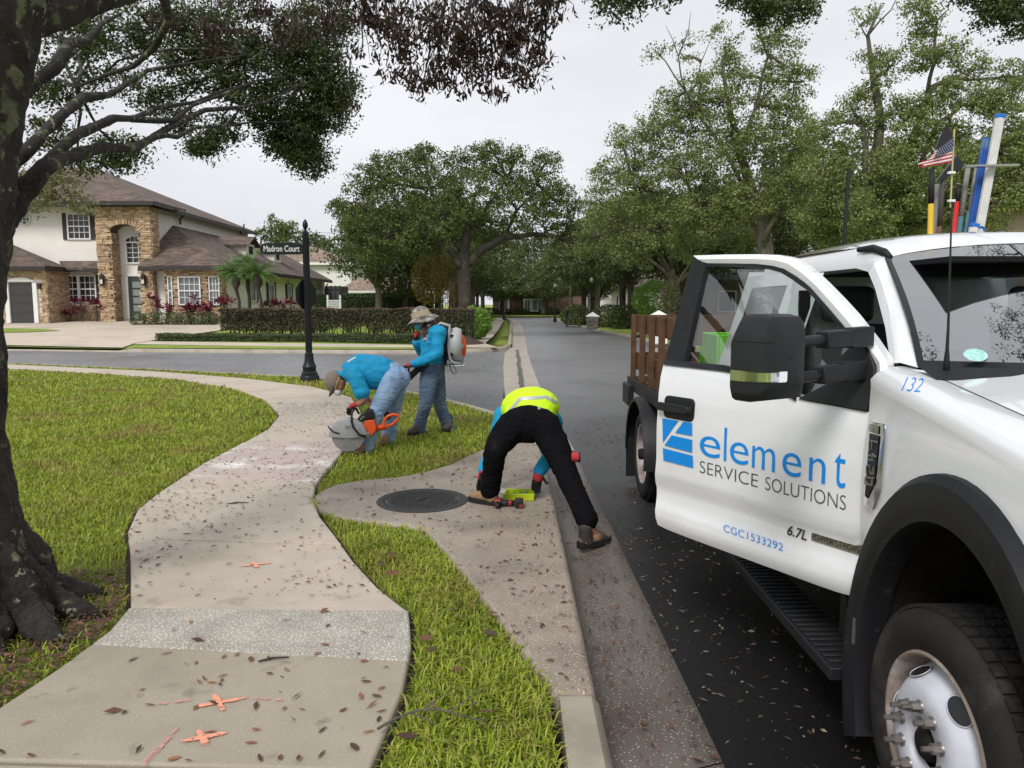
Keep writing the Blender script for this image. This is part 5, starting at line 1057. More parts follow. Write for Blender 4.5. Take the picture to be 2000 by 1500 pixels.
b = MB(); b.tube([sw(.19, -.01, .03), sw(.12, .02, .05), sw(.06, .10, .05), sw(.045, .16, .04), sw(.045, .25, .02), sw(.06, .27, -.05), sw(.07, .265, -.2), sw(.09, .2, -.26)], .0125, 10); b.build('front_handle', M['tool_dark'], saw, smooth=True)
b = MB(); b.bar(sw(.10, -.0, -.03), sw(.22, .0, -.03), .05, .07); b.build('cutting_arm', M['tool_grey'], saw, bevel=.01)
# ---- worker with the backpack blower
YBw = 9.15
J = dict(pelvis=PY(845, 722, YBw + .08), waist=PY(846, 695, YBw + .08), chest=PY(846, 660, YBw + .08), neck=PY(838, 640, YBw + .08), head=PY(824, 622, YBw + .06), face=V((-.9, -.1, -.4)), crown=V((-.4, 0, .9)),
         hipN=PY(838, 730, YBw - .02), kneeN=PY(832, 785, YBw - .12), ankN=PY(818, 838, YBw - .05), toeN=G(783, 856), hipF=PY(851, 730, YBw + .2), kneeF=PY(859, 790, YBw + .2), ankF=PY(876, 838, YBw + .25), toeF=G(862, 853),
         shN=PY(858, 650, YBw - .11), elN=PY(851, 694, YBw - .19), wrN=PY(806, 711, YBw - .22), shF=PY(840, 652, YBw + .28), elF=PY(826, 688, YBw + .28), wrF=PY(813, 668, YBw + .06), hnN=V((0, .2, -1)), hnF=V((1, .2, .1)), hdF=V((-.12, -.05, 1)))
J['toeN'].z = 0; J['toeF'].z = 0
sp_ = dict(curlN=1.1, curlF=1.5)
pb = person('person in wide camouflage hat and blue long-sleeved shirt wearing a backpack blower', J, sp_)
trousers(J, pb, M['jeans_dark'], .145, .098, .08, .074, 5); shirt(J, pb, M['shirt'], .15, .155, .085, (.97, .97), 7, .011, .066, .05)
boot('shoe', J['ankN'], J['toeN'], pb, (M['boot_brown'], M['sole'])); boot('shoe', J['ankF'], J['toeF'], pb, (M['boot_brown'], M['sole']))
glove(J, 'N', pb, sp_); glove(J, 'F', pb, sp_, ('glove_black', 'glove_red'))
hc = J['head']; cr_ = V((-.34, 0, .94)).normalized(); fc = V((-.94, -.05, -.34)).normalized(); sd_ = fc.cross(cr_).normalized(); Mh = Matrix((sd_, fc, cr_)).transposed()
mb = MB(); mb.ell(hc + cr_ * .075, (.092, .112, .082), Mh); mb.ell(hc + cr_ * .045, (.096, .118, .06), Mh); hat = blob('hat', mb, M['camo_grey'], pb, .008, 3)
mb = MB(); mb.grid([[hc + cr_ * z + Mh @ V((math.cos(t) * rx, math.sin(t) * ry, 0)) for t in np.linspace(0, 6.2832, 33)] for z, rx, ry in ((.03, .099, .121), (.095, .093, .114))]); mb.build('hat_band', M['khaki'], hat, smooth=True)
mb = MB(); rows = []
for r_ in (0, .35, .7, 1.0): rows.append([hc + Mh @ V((math.cos(t) * (.095 + .085 * r_), math.sin(t) * (.117 + .10 * r_), .032 - .05 * r_ + .018 * r_ * math.sin(3 * t + .5) - .02 * r_ * (1 - math.sin(t)))) for t in np.linspace(0, 6.2832, 41)])
shell(mb, rows, cr_ * -.005); mb.build('hat_brim', M['camo_grey'], hat, smooth=True)
mb = MB(); mb.ell(hc + fc * .07 - cr_ * .07, (.075, .06, .06), Mh); blob('face_mask', mb, M['mask_blue'], pb, .007, 3)
mb = MB(); limb(mb, [hc - fc * .07 + cr_ * .0, hc - fc * .06 - cr_ * .1, J['neck'] + V((0, -.05, .0)), J['neck'] + V((-.02, -.09, -.07)), J['neck'] + V((-.03, -.11, -.14))], [.065, .085, .09, .06, .03]); blob('scarf', mb, M['scarf'], pb, .009, 2, .008, 12, (1, 1, 1), 3)
# backpack blower
YB2 = YBw + .08
bl = empty('backpack_blower', PY(880, 705, YB2), 'white and orange backpack leaf blower strapped on the person in the camouflage hat', 'leaf blower')
c0 = PY(886, 675, YB2)
def bp_(px, py, o=0): return PY(px, py, YB2 + o)
b = MB(); b.tube([bp_(853, 637, -.12), bp_(860, 631, -.12), bp_(878, 636, -.12), bp_(878, 642, -.12), bp_(876, 672, -.12), bp_(878, 700, -.12), bp_(884, 708, -.10), bp_(900, 710, -.06)], [.012, .016, .016, .016, .02, .022, .02, .014], 8); b.tube([bp_(853, 637, .16), bp_(860, 631, .16), bp_(878, 636, .16), bp_(876, 672, .16), bp_(884, 708, .14), bp_(900, 710, .1)], [.012, .016, .016, .02, .02, .014], 8); b.bar(bp_(878, 638, -.12), bp_(878, 638, .16), .03, .03); b.build('backpack_frame', M['blower_white'], bl, smooth=True)
b = MB(); b.lathe([(.06, -.06), (.14, -.065), (.185, -.05), (.205, 0), (.185, .05), (.06, .06)], (0, 0, 0), 'X', 36); 
for i in range(len(b.v)): x, y, z = b.v[i]; b.v[i] = tuple(bp_(891, 673, .02) + V((x * 1.25, y, z * 1.06)))
b.build('fan_housing', M['blower_white'], bl, smooth=True)
b = MB()
for k in range(9): b.tube([bp_(881, 655 + k * 4.6, -.10), bp_(885, 655 + k * 4.6, -.16)], .005, 5)
b.box(bp_(883, 674, -.12), (.04, .06, .26)); b.build('intake_grille', M['tool_dark'], bl)
mb = MB(); limb(mb, [bp_(895, 651, .02), bp_(901, 661, .02), bp_(904.5, 676, .02), bp_(904, 693, .02)], [.03, .042, .045, .035]); blob('engine_cover', mb, M['orange_body'], bl, .009, 3)
b = MB(); b.box(bp_(902.5, 676, -.06), (.03, .05, .06)); b.build('cover_label', M['blower_white'], bl, bevel=.004)
mb = MB(); limb(mb, [bp_(898, 697, .02), bp_(899, 706, .02)], [.055, .045]); blob('fuel_tank', mb, M['tool_grey'], bl, .01, 2)
b = MB(); b.box(bp_(890, 713, .03), (.24, .3, .022)); b.build('base_plate', M['blower_white'], bl, bevel=.01)
b = MB(); b.box(bp_(871, 673, .02), (.035, .26, .42)); b.build('back_pad', M['tool_dark'], bl, bevel=.015)
b = MB(); b.tube([bp_(864, 648, -.14), bp_(870, 670, -.15), bp_(877, 705, -.14), bp_(880, 722, -.12), bp_(886, 731, -.12), bp_(891, 729, -.12), bp_(890, 720, -.12), bp_(884, 712, -.12)], .011, 6, flat=.4); b.build('shoulder_strap', M['tool_dark'], bl, smooth=True)
b = MB(); b.tube([bp_(868, 708, .2), bp_(835, 712, -.12), bp_(815, 722, -.2), bp_(795, 742, -.22), bp_(778, 768, -.22)], [.045, .045, .042, .036, .03], 14); b.build('blower_tube', M['tool_dark'], bl, smooth=True)
b = MB(); b.tube([bp_(799, 722, -.21), bp_(795, 731, -.21)], .02, 8); b.build('throttle_grip', M['orange_body'], bl, smooth=True)
# ---- worker in the vest, seen from behind, reaching to the ground
J = dict(pelvis=PY(1032, 832, 5.78), waist=PY(1036, 806, 5.98), chest=PY(1034, 806, 6.28), neck=PY(1030, 815, 6.5), head=PY(1030, 822, 6.66), face=V((0, .3, -1)), crown=V((0, 1, .1)),
         hipN=PY(998, 832, 5.74), kneeN=PY(968, 880, 5.62), ankN=PY(956, 962, 5.78), toeN=G(924, 988), hipF=PY(1068, 832, 5.72), kneeF=PY(1104, 920, 5.5), ankF=PY(1150, 1022, 5.2), toeF=G(1172, 1062, -.15),
         shN=PY(984, 812, 6.28), elN=PY(966, 872, 6.2), wrN=PY(944, 920, 6.02), shF=PY(1080, 822, 6.28), elF=PY(1073, 890, 6.1), wrF=PY(1052, 922, 5.98), hnN=V((.8, -.3, 0)), hnF=V((.3, -1, .1)), hdN=V((-.10, -.05, -.3)), hdF=V((-.07, -.1, -.36)))
J['toeN'] = J['ankN'] + V((-.17, .11, 0)); J['toeN'].z = .008; J['toeF'] = J['ankF'] + V((.16, .10, 0)); J['toeF'].z = -.15
sp_ = dict(curlN=.25, curlF=.28, thF=-1)
pc = person('person in lime vest and black trousers bending down with back to the street', J, sp_)
mb = MB(); limb(mb, [J['hipN'].lerp(J['pelvis'], .3) + V((0, 0, .015)), J['pelvis'] + V((0, .0, .05)), J['hipF'].lerp(J['pelvis'], .3) + V((0, 0, .015))], [.125, .115, .125], 16); limb(mb, [J['pelvis'], J['pelvis'].lerp(J['waist'], .7)], [.155, .16], 16, flat=.85)
for s in 'NF':
    kk, aa = J['knee' + s], J['ank' + s]; limb(mb, [J['pelvis'].lerp(J['hip' + s], .85), J['hip' + s].lerp(kk, .45), kk, kk.lerp(aa, .5), aa - (aa - kk).normalized() * .035], [.128, .112, .089, .077, .08], 14)
tro = blob('trousers', mb, M['work_black'], pc, .010, 3, .006, 11, (1, 1, 2.2), 9)
shirt(J, pc, M['shirt'], .15, .155, .085, (.97, .97), 11, .005, .062, .05)
mb = MB(); limb(mb, [J['waist'].lerp(J['pelvis'], .22) + V((0, 0, .035)), J['waist'] + V((0, .0, .04)), J['waist'].lerp(J['chest'], .55) + V((0, 0, .035)), J['chest'] + V((0, 0, .02)), J['neck']], [.215, .235, .24, .21, .1], 18, flat=.72); vest = blob('safety_vest', mb, M['hivis'], pc, .011, 4, .006, 7, (1, 1, 1), 3)
patch('reflective_stripe', vest, ((990, 806), (1012, 778), (1018, 781), (997, 808)), M['reflective'], vest); patch('reflective_stripe', vest, ((1012, 776), (1068, 773), (1068, 779), (1012, 782)), M['reflective'], vest); patch('reflective_stripe', vest, ((1068, 773), (1088, 784), (1086, 790), (1066, 779)), M['reflective'], vest)
for px in ():
    a, m_, c = PY(px[0], px[1], 5.97), PY(px[2], px[3], 6.02), PY(px[4], px[5], 6.05); MB().tube([a + V((0, -.03, .02)), m_ + V((0, -.035, .02)), c + V((0, -.03, .02))], .017, 8, flat=.35).build('reflective_stripe', M['reflective'], vest, smooth=True)
mb = MB(); limb(mb, [PY(1060, 868, 5.98), PY(1072, 890, 6.0), PY(1078, 905, 6.0)], [.03, .035, .01], flat=.3); mb.build('vest_flap', M['hivis'], vest, smooth=True)
boot('boot', J['ankN'], J['toeN'], pc, (M['boot_tan'], M['sole']), k=.9, sh=.045); boot('boot', J['ankF'], J['toeF'], pc, (M['boot_worn'], M['sole']), k=.88, sh=.055)
patch('thigh_pocket', tro, ((1083, 836), (1103, 842), (1106, 862), (1087, 856)), mat('worn_black_cloth', (.016, .016, .017), .9), tro, .005)
glove(J, 'N', pc, sp_); glove(J, 'F', pc, sp_)
MB().lathe([(.001, -.004), (.011, -.004), (.012, 0)], PY(1053, 797, 5.66), 'Y', 16).build('belt_button', M['blower_white'], pc)
tm = empty('tape_measure', PY(1127, 893, 5.5), 'red and black round tool clipped at the right thigh of the black trousers', 'tape measure'); b = MB(); b.tube([PY(1116, 893, 5.5), PY(1131, 893, 5.5)], [.036, .036], 16); b.build('case', M['glove_red'], tm, bevel=.006); MB().tube([PY(1130, 893, 5.5), PY(1133, 893, 5.5)], .041, 16).build('rim_cap', M['tool_dark'], tm)
# ---- tools lying on the apron
tr = empty('yellow_tray', G(1015, 972), 'open lime yellow plastic tool tray lying on the apron', 'tray'); c = G(1015, 973); Mz = Matrix.Rotation(R(-5), 3, 'Z')
b = MB(); b.box(c + V((0, 0, .012)), (.235, .21, .008), M=Mz); b.build('tray_floor', M['hivis'], tr)
YL = mat('yellow_green_plastic', (.48, .58, .01), .4, var=.08)
for dx, dy, sx, sy, h_ in ((0, -.105, .25, .02, .058), (0, .105, .25, .02, .045), (-.118, 0, .02, .2, .045), (.118, 0, .02, .2, .045)): MB().box(c + Mz @ V((dx, dy, .008 + h_ / 2)), (sx, sy, h_), M=Mz).build('tray_wall', YL, tr, bevel=.006)
for k in range(7): MB().bar(c + Mz @ V((rnd.uniform(-.09, .09), rnd.uniform(-.07, .07), .03)), c + Mz @ V((rnd.uniform(-.09, .09), rnd.uniform(-.07, .07), .045)), .012, .012).build('drill_bit', M['steel'] if k % 2 else M['tool_dark'], tr)
lid = empty('clear_lid', G(970, 972), 'clear plastic lid lying behind the boot beside the yellow tray', 'lid'); b = MB(); b.box(G(968, 962) + V((0, 0, .016)), (.16, .2, .004)); b.build('lid_sheet', mat('clear_plastic', (.5, .48, .45), .2), lid); MB().box(G(968, 970) + V((0, -.04, .02)), (.16, .008, .02)).build('lid_rim', M['mask_white'], lid)
dr = empty('cordless_drill', G(995, 993), 'red and black cordless drill lying on its side by the yellow tray', 'drill'); c = G(993, 992); e = V((1, -.06, 0)).normalized(); f_ = V((.06, 1, 0))
b = MB(); b.tube([c - e * .105 + V((0, 0, .045)), c - e * .06 + V((0, 0, .045))], [.034, .036], 14); b.build('motor_cap', mat('dull_red_plastic', (.22, .02, .02), .5), dr, bevel=.004)
b = MB(); b.tube([c - e * .06 + V((0, 0, .043)), c - e * .02 + V((0, 0, .04)), c + e * .05 + V((0, 0, .036))], [.033, .026, .021], 12); b.build('handle', M['tool_dark'], dr, smooth=True)
b = MB(); b.tube([c + e * .0 + V((0, 0, .042)), c + e * .03 + V((0, 0, .04))], [.027, .026], 12); b.build('grip_band', bpy.data.materials['dull_red_plastic'], dr, smooth=True)
b = MB(); b.box(c + e * .085 + V((0, 0, .04)), (.065, .1, .066)); b.build('battery', M['tool_dark'], dr, bevel=.008); MB().box(c + e * .1 + V((0, -.051, .03)), (.03, .006, .03)).build('battery_stripe', bpy.data.materials['dull_red_plastic'], dr)
b = MB(); b.tube([c - e * .08 - f_ * .03 + V((0, 0, .04)), c - e * .08 - f_ * .09 + V((0, 0, .035))], [.024, .016], 12); b.build('chuck', M['tool_dark'], dr, smooth=True)
# ================================================================== houses across the side street
M['stucco'] = mat('cream_stucco', (.80, .755, .705), .9, var=.05, scale=.8, bump=.15, bscale=50, blotch=[((.73, .69, .64), .5, .5, .75)])
M['stucco_white'] = mat('white_stucco', (.74, .73, .70), .9, var=.04, scale=.5)
def shingles(name, c, c2, c3):
    m = mat(name, c, .9, var=.25, scale=3, blotch=[(c2, .6, .45, .7), (c3, 1.4, .55, .75)]); t = m.node_tree; N = t.nodes; K = t.links.new; b_ = N['Principled BSDF']
    tc_ = N.new('ShaderNodeTexCoord'); mp_ = N.new('ShaderNodeMapping'); mp_.inputs['Scale'].default_value = (3.2, 3.2, 14); K(tc_.outputs['Object'], mp_.inputs[0])      # tabs: short across, courses down the slope
    vo = N.new('ShaderNodeTexVoronoi'); vo.inputs['Scale'].default_value = 1.0; K(mp_.outputs[0], vo.inputs['Vector']); old = b_.inputs['Base Color'].links[0].from_socket
    hs_ = N.new('ShaderNodeHueSaturation'); mr = N.new('ShaderNodeMapRange'); mr.inputs[3].default_value = .62; mr.inputs[4].default_value = 1.35; sp_ = N.new('ShaderNodeSeparateColor'); K(vo.outputs['Color'], sp_.inputs[0]); K(sp_.outputs[0], mr.inputs[0]); K(mr.outputs[0], hs_.inputs['Value']); K(old, hs_.inputs['Color']); K(hs_.outputs[0], b_.inputs['Base Color'])
    bp_n = N.new('ShaderNodeBump'); bp_n.inputs['Strength'].default_value = .6; bp_n.inputs['Distance'].default_value = .04; K(sp_.outputs[1], bp_n.inputs['Height']); K(bp_n.outputs[0], b_.inputs['Normal']); return m
M['shingle'] = shingles('brown_shingles', (.125, .092, .072), (.085, .062, .05), (.165, .125, .10))
M['shingle_tan'] = shingles('tan_shingles', (.25, .185, .14), (.2, .15, .115), (.3, .225, .175))
M['stone_joint'] = mat('stone_joint', (.10, .075, .05), .95)
M['stone'] = mat('ledge_stone', (.3, .2, .12), .85, var=.12, scale=9, bump=.3, bscale=30, island=[(.50, .33, .18), (.34, .215, .125), (.58, .42, .25), (.24, .165, .115), (.46, .33, .21), (.62, .49, .32), (.30, .19, .11)])
M['dark_trim'] = mat('dark_bronze_trim', (.028, .024, .022), .5, var=.1); M['shutter'] = mat('dark_shutter', (.035, .028, .026), .7, var=.1)
M['white_trim'] = mat('white_window_trim', (.74, .74, .72), .6, var=.03); M['pane_dark'] = mat('dark_window_pane', (.022, .024, .027), .12, var=.3, scale=2, spec=.6); M['blind'] = mat('window_blind', (.15, .16, .17), .5, var=.25, scale=2)
M['garage'] = mat('dark_garage_door', (.04, .04, .038), .6, var=.06); M['frost'] = mat('frosted_pane', (.22, .25, .24), .25, var=.2); M['brick'] = mat('red_brick', (.19, .115, .09), .9, var=.3, scale=5, blotch=[((.27, .19, .15), 3, .5, .65), ((.12, .075, .06), 4, .52, .66)])
def facade_stones(b, O, ux, w, h, nrm, hole=None, hmin=.05, hmax=.12, lmin=.12, lmax=.42, seed=0, grow=1):
    r_ = random.Random(seed); O = V(O); ux = V(ux); nrm = V(nrm); z = 0
    while z < h - .02:
        ch = min(r_.uniform(hmin, hmax), h - z); x = 0
        while x < w - .02:
            l = min(r_.uniform(lmin, lmax), w - x)
            if w - x - l < .08: l = w - x
            if not (hole and hole(x + l / 2, z + ch / 2)):
                d = r_.uniform(.01, .07); c = O + ux * (x + l / 2) + V((0, 0, z + ch / 2)) + nrm * (d / 2 - .01)
                a = nrm; Mx = Matrix((ux, a, V((0, 0, 1)))).transposed(); b.box(c, (l - .014, d + .02, ch - .012), M=Mx)
            x += l
        z += ch
def veneer(name, parent, rects, seed=0):
    b = MB()
    for i, r_ in enumerate(rects): facade_stones(b, *r_, seed=seed + i)
    o = b.build(name, M['stone'], parent, fix=False); o['kind'] = 'stuff'; return o
def window(parent, x, z, w, h, Y, cols=3, rows=2, sash=2, arch=0, pane='pane_dark', nx=V((1, 0, 0)), nn=V((0, -1, 0)), name='window', fw=.07):
    """x,z: lower left corner; frame, glazing bars and panes are separate parts"""
    O = V((x, Y, z)) if nn.y else V((Y, x, z)); P = lambda u, v, o=0: O + nx * u + V((0, 0, v)) + nn * o; Mx = Matrix((nx, nn, V((0, 0, 1)))).transposed()
    fr = MB()
    for u, v, a, c in ((fw / 2, h / 2, fw, h), (w - fw / 2, h / 2, fw, h), (w / 2, fw / 2, w - 2 * fw, fw), (w / 2, h - fw / 2, w - 2 * fw, fw)): fr.box(P(u, v, .03), (a, .08, c), M=Mx)
    if arch:
        N_ = 10; pts = [(w / 2 - w / 2 * math.cos(math.pi * k / N_), h + arch * math.sin(math.pi * k / N_)) for k in range(N_ + 1)]
        for (a, c), (e, f) in zip(pts[:-1], pts[1:]): fr.bar(P(a, c, .03), P(e, f, .03), .08, fw, up=V((0, 0, 1)))
    f = fr.build('frame', M['white_trim'], None); f.name = name; par(f, parent)
    iw = (w - 2 * fw); ih = h - 2 * fw
    for s in range(sash):
        sz = fw + ih * s / sash; sh = ih / sash
        if s: MB().box(P(w / 2, sz, .028), (iw, .07, .06), M=Mx).build('meeting_rail', M['white_trim'], f)
        for i in range(cols):
            for j in range(rows): b = MB(); b.box(P(fw + iw * (i + .5) / cols, sz + sh * (j + .5) / rows, .0), (iw / cols - .02, .015, sh / rows - .02), M=Mx); b.build('pane', M[pane], f)
        g = MB()
        for i in range(1, cols): g.box(P(fw + iw * i / cols, sz + sh / 2, .012), (.03, .03, sh), M=Mx)
        for j in range(1, rows): g.box(P(w / 2, sz + sh * j / rows, .014), (iw, .03, .03), M=Mx)
        if cols * rows > 1: g.build('glazing_bar', M['white_trim'], f)
    if arch:
        b = MB(); b.add([P(a, c, .0) for a, c in pts], [tuple(range(len(pts)))]); b.build('arch_pane', M[pane], f)
        g = MB()
        for k in (1, 2, 3): g.bar(P(w * k / 4, h, .02), P(w * k / 4, h + arch * math.sin(math.acos(1 - k / 2)), .02), .03, .03)
        g.build('glazing_bar', M['white_trim'], f)
    return f
def roof_sheet(b, pts, th=.12):
    pts = [V(p) for p in pts]; n = len(pts); b.add(pts + [p - V((0, 0, th)) for p in pts], [tuple(range(n)), tuple(range(2 * n - 1, n - 1, -1))] + [(i, (i + 1) % n, n + (i + 1) % n, n + i) for i in range(n)])
def fascia(b, a, c): b.bar(V(a) - V((0, 0, .13)), V(c) - V((0, 0, .13)), .10, .2)
def xz(px, py, Y): p = PY(px, py, Y); return p.x, p.z
GZ = .62
house = empty('stone_trim_house', (-24, 41, GZ), 'cream two-storey house with stone entrance tower and brown hipped roofs', 'house')
# walls
XL, XM, XT0, XT1 = -33.0, -19.85, xz(190, 500, 40.3)[0], xz(297, 500, 40.3)[0]
b = MB(); b.box(((XL + XM) / 2, 48.9, (GZ + 7.0) / 2 - .2), (XM - XL, 15.2, 7.0 - GZ + .4)); b.build('wall', M['stucco'], house)
xg1 = xz(90, 560, 39.0)[0]
b = MB(); b.box(((XL + xg1) / 2, 40.3, (GZ + 3.55) / 2 - .2), (xg1 - XL, 2.6, 3.55 - GZ + .4)); b.build('garage_wall', M['stucco'], house)
b = MB(); b.box(((XM - 15.7) / 2, 51.6, (GZ + 3.55) / 2 - .2), (-15.7 - XM, 22, 3.55 - GZ + .4)); b.build('wing_wall', M['stucco'], house)
# entrance tower: two piers, an arch and the recess behind
zt_ = 6.95; x0, x1 = XT0, XT1; xo0, xo1 = xz(216, 500, 40.3)[0], xz(272, 500, 40.3)[0]; za = xz(240, 450, 40.3)[1]; zc = xz(240, 437, 40.3)[1]
b = MB()
for a, c in ((x0, xo0), (xo1, x1)): b.box(((a + c) / 2, 40.75, (GZ + zt_) / 2 - .2), (c - a, .84, zt_ - GZ + .4))
N_ = 12; ar = [((xo0 + xo1) / 2 - (xo1 - xo0) / 2 * math.cos(math.pi * k / N_), za + (zc - za) * math.sin(math.pi * k / N_)) for k in range(N_ + 1)]
for (a, e), (c, f) in zip(ar[:-1], ar[1:]): b.add([(a, 40.33, e), (c, 40.33, f), (c, 40.33, zt_), (a, 40.33, zt_), (a, 41.17, e), (c, 41.17, f), (c, 41.17, zt_), (a, 41.17, zt_)], [(0, 1, 2, 3), (7, 6, 5, 4), (0, 4, 5, 1), (3, 2, 6, 7)])
tower = b.build('entrance_tower', M['stone_joint'], house)
inarch = lambda x, z: xo0 - x0 < x < xo1 - x0 and z + GZ < za + (zc - za) * math.sqrt(max(0, 1 - ((x - (xo0 + xo1) / 2 + x0) / ((xo1 - xo0) / 2)) ** 2)) + .22
veneer('ledge_stone', tower, [((x0, 40.33, GZ - .1), (1, 0, 0), x1 - x0, zt_ - GZ + .1, (0, -1, 0), inarch), ((x1, 40.33, GZ - .1), (0, 1, 0), .84, zt_ - GZ, (1, 0, 0)), ((xo0, 40.33, GZ - .1), (0, 1, 0), .84, za - GZ, (1, 0, 0)), ((x0, 41.17, GZ - .1), (0, -1, 0), .84, zt_ - GZ, (-1, 0, 0))], 3)
b = MB()
for k in range(15):
    t = math.pi * (k + .5) / 15; u = (xo0 + xo1) / 2 - (xo1 - xo0) / 2 * math.cos(t); z = za + (zc - za) * math.sin(t); d = V((-math.cos(t) * .45, 0, max(.35, math.sin(t)))).normalized(); b.bar(V((u, 40.29, z)) - d * .02, V((u, 40.29, z)) + d * .24, .12, .06, up=V((0, 1, 0)))
o = b.build('arch_stone', M['stone'], tower); o['kind'] = 'stuff'
# front door
dx0, dz1 = xz(251, 540, 41.25); dx1 = xz(276, 540, 41.25)[0]
dr_ = MB(); dr_.box(((dx0 + dx1) / 2 + .12, 41.25, (GZ + dz1) / 2), (dx1 - dx0 + .24, .06, dz1 - GZ)); dr_ = dr_.build('front_door', M['garage'], house)
for k in range(5): MB().box(((dx0 + dx1) / 2 + .12, 41.21, GZ + .32 + k * .43), (.52, .03, .34)).build('door_pane', M['frost'], dr_)
b = MB(); b.box((dx0 - .09, 41.23, (GZ + dz1) / 2), (.14, .1, dz1 - GZ + .1)); b.box(((dx0 + dx1) / 2 + .12, 41.23, dz1 + .08), (dx1 - dx0 + .5, .1, .14)); b.build('door_surround', M['white_trim'], dr_)
wx0, wz0 = xz(247, 515, 41.25); wx1, wz1 = xz(283, 470, 41.25)[0], xz(283, 472, 41.25)[1]
window(house, wx0, wz0, wx1 - wx0, wz1 - wz0, 41.27, 3, 4, 1, arch=.32)
for px in (198, 279):
    p = PY(px + 1, 548, 40.15); ln = MB(); ln.box(p, (.2, .18, .5)); ln = ln.build('wall_lantern', M['dark_trim'], house, bevel=.02); MB().box(p + V((0, -.005, -.06)), (.14, .185, .22)).build('lantern_glass', M['mask_white'], ln); MB().lathe([(.15, .25), (.06, .36), (.02, .42), (.001, .42)], p, n=8).build('lantern_cap', M['dark_trim'], ln)
text('house_number', '2', M['dark_trim'], house, Matrix.Translation(PY(268, 533.5, 41.26)) @ Matrix(((1, 0, 0, 0), (0, 0, -1, 0), (0, 1, 0, 0), (0, 0, 0, 1))), width=.1, height=.2)
# garage wing
gx0, gz1 = xz(18, 552, 38.98); gx1 = xz(64, 552, 38.98)[0]
hole_g = lambda x, z: x + XL > gx0 - .25 and x + XL < gx1 + .3 and z + GZ < gz1 + .28
veneer('ledge_stone', house, [((XL, 39.0, GZ - .1), (1, 0, 0), xg1 - XL, 3.0, (0, -1, 0), hole_g), ((xg1, 39.0, GZ - .1), (0, 1, 0), 2.2, 3.0, (1, 0, 0))], 20)
gd_ = MB(); gd_.box(((gx0 + gx1) / 2, 39.02, (GZ + gz1) / 2), (gx1 - gx0, .08, gz1 - GZ)); gd_ = gd_.build('garage_door', M['garage'], house)
for k in range(4): MB().box(((gx0 + gx1) / 2, 38.975, GZ + .25 + k * .48), (gx1 - gx0 - .06, .02, .43)).build('door_panel', M['garage'], gd_, bevel=.01)
b = MB(); b.box((gx1 + .12, 38.95, (GZ + gz1) / 2), (.22, .14, gz1 - GZ)); b.box((gx0 - .12, 38.95, (GZ + gz1) / 2), (.22, .14, gz1 - GZ)); ar = [(gx0 - .23 + (gx1 - gx0 + .46) * k / 8, gz1 + .05 + .22 * math.sin(math.pi * k / 8)) for k in range(9)]
b.add([(a, 38.9, z) for a, z in ar] + [(a, 39.0, z) for a, z in ar], [tuple(range(9)), tuple(range(17, 8, -1))] + [(i, i + 1, 10 + i, 9 + i) for i in range(8)]); b.build('garage_surround', M['white_trim'], gd_)
p = PY(77, 559, 38.9); MB().box(p, (.14, .16, .3)).build('wall_lantern', M['dark_trim'], house, bevel=.02)
# white wall right of the garage, stone plinth and the double window
b = MB(); b.box(((xg1 + x0) / 2, 41.2, (GZ + 3.5) / 2), (x0 - xg1 + .1, .2, 3.5 - GZ)); b.build('porch_wall', M['stucco'], house)
zp = xz(120, 597, 41.0)[1]; veneer('ledge_stone', house, [((xg1, 41.1, GZ - .1), (1, 0, 0), x0 - xg1, zp - GZ + .1, (0, -1, 0))], 40)
wa, wz0 = xz(122, 592, 41.05); wb, wz1 = xz(187, 537, 41.05)
hw = (wb - wa) / 2
for k in range(2): window(house, wa + hw * k, wz0, hw, wz1 - wz0, 41.06, 3, 2, 2)
for px0, px1 in ((107, 119), (185, 192)): a, _ = xz(px0, 560, 41.0); c, _ = xz(px1, 560, 41.0); MB().box(((a + c) / 2, 41.06, (wz0 + wz1) / 2), (c - a, .06, wz1 - wz0)).build('shutter', M['shutter'], house)
b = MB()
for k in range(14): t = k / 13; b.box((wa - .3 + (wb - wa + .5) * t, 41.06, wz1 + .12 + .22 * math.sin(math.pi * t)), (.15, .06, .2))
o = b.build('arch_stone', M['stone'], house); o['kind'] = 'stuff'
# upstairs windows
wa, wz0 = xz(133, 468, 41.25); wb, wz1 = xz(175, 416, 41.25); window(house, wa, wz0, wb - wa, wz1 - wz0, 41.27, 4, 2, 2)
for px0, px1 in ((121, 132), (176, 187)): a, _ = xz(px0, 440, 41.2); c, _ = xz(px1, 440, 41.2); MB().box(((a + c) / 2, 41.26, (wz0 + wz1) / 2), (c - a, .06, wz1 - wz0)).build('shutter', M['shutter'], house)
c = PY(48, 428, 41.25); fr = MB(); fr.tube([c + V((.31 * math.cos(R(22.5 + 45 * k)), 0, .31 * math.sin(R(22.5 + 45 * k)))) for k in range(9)], .05, 6); ow = fr.build('octagon_window', M['mat'] if 'mat' in M else M['white_trim'], house)
b = MB(); b.add([c + V((.3 * math.cos(R(22.5 + 45 * k)), -.005, .3 * math.sin(R(22.5 + 45 * k)))) for k in range(8)], [tuple(range(8))]); b.build('pane', M['pane_dark'], ow); b = MB()
for k in (-.1, .1): b.box(c + V((k, -.02, 0)), (.03, .02, .56)); b.box(c + V((0, -.022, k)), (.56, .02, .03))
b.build('glazing_bar', M['white_trim'], ow)
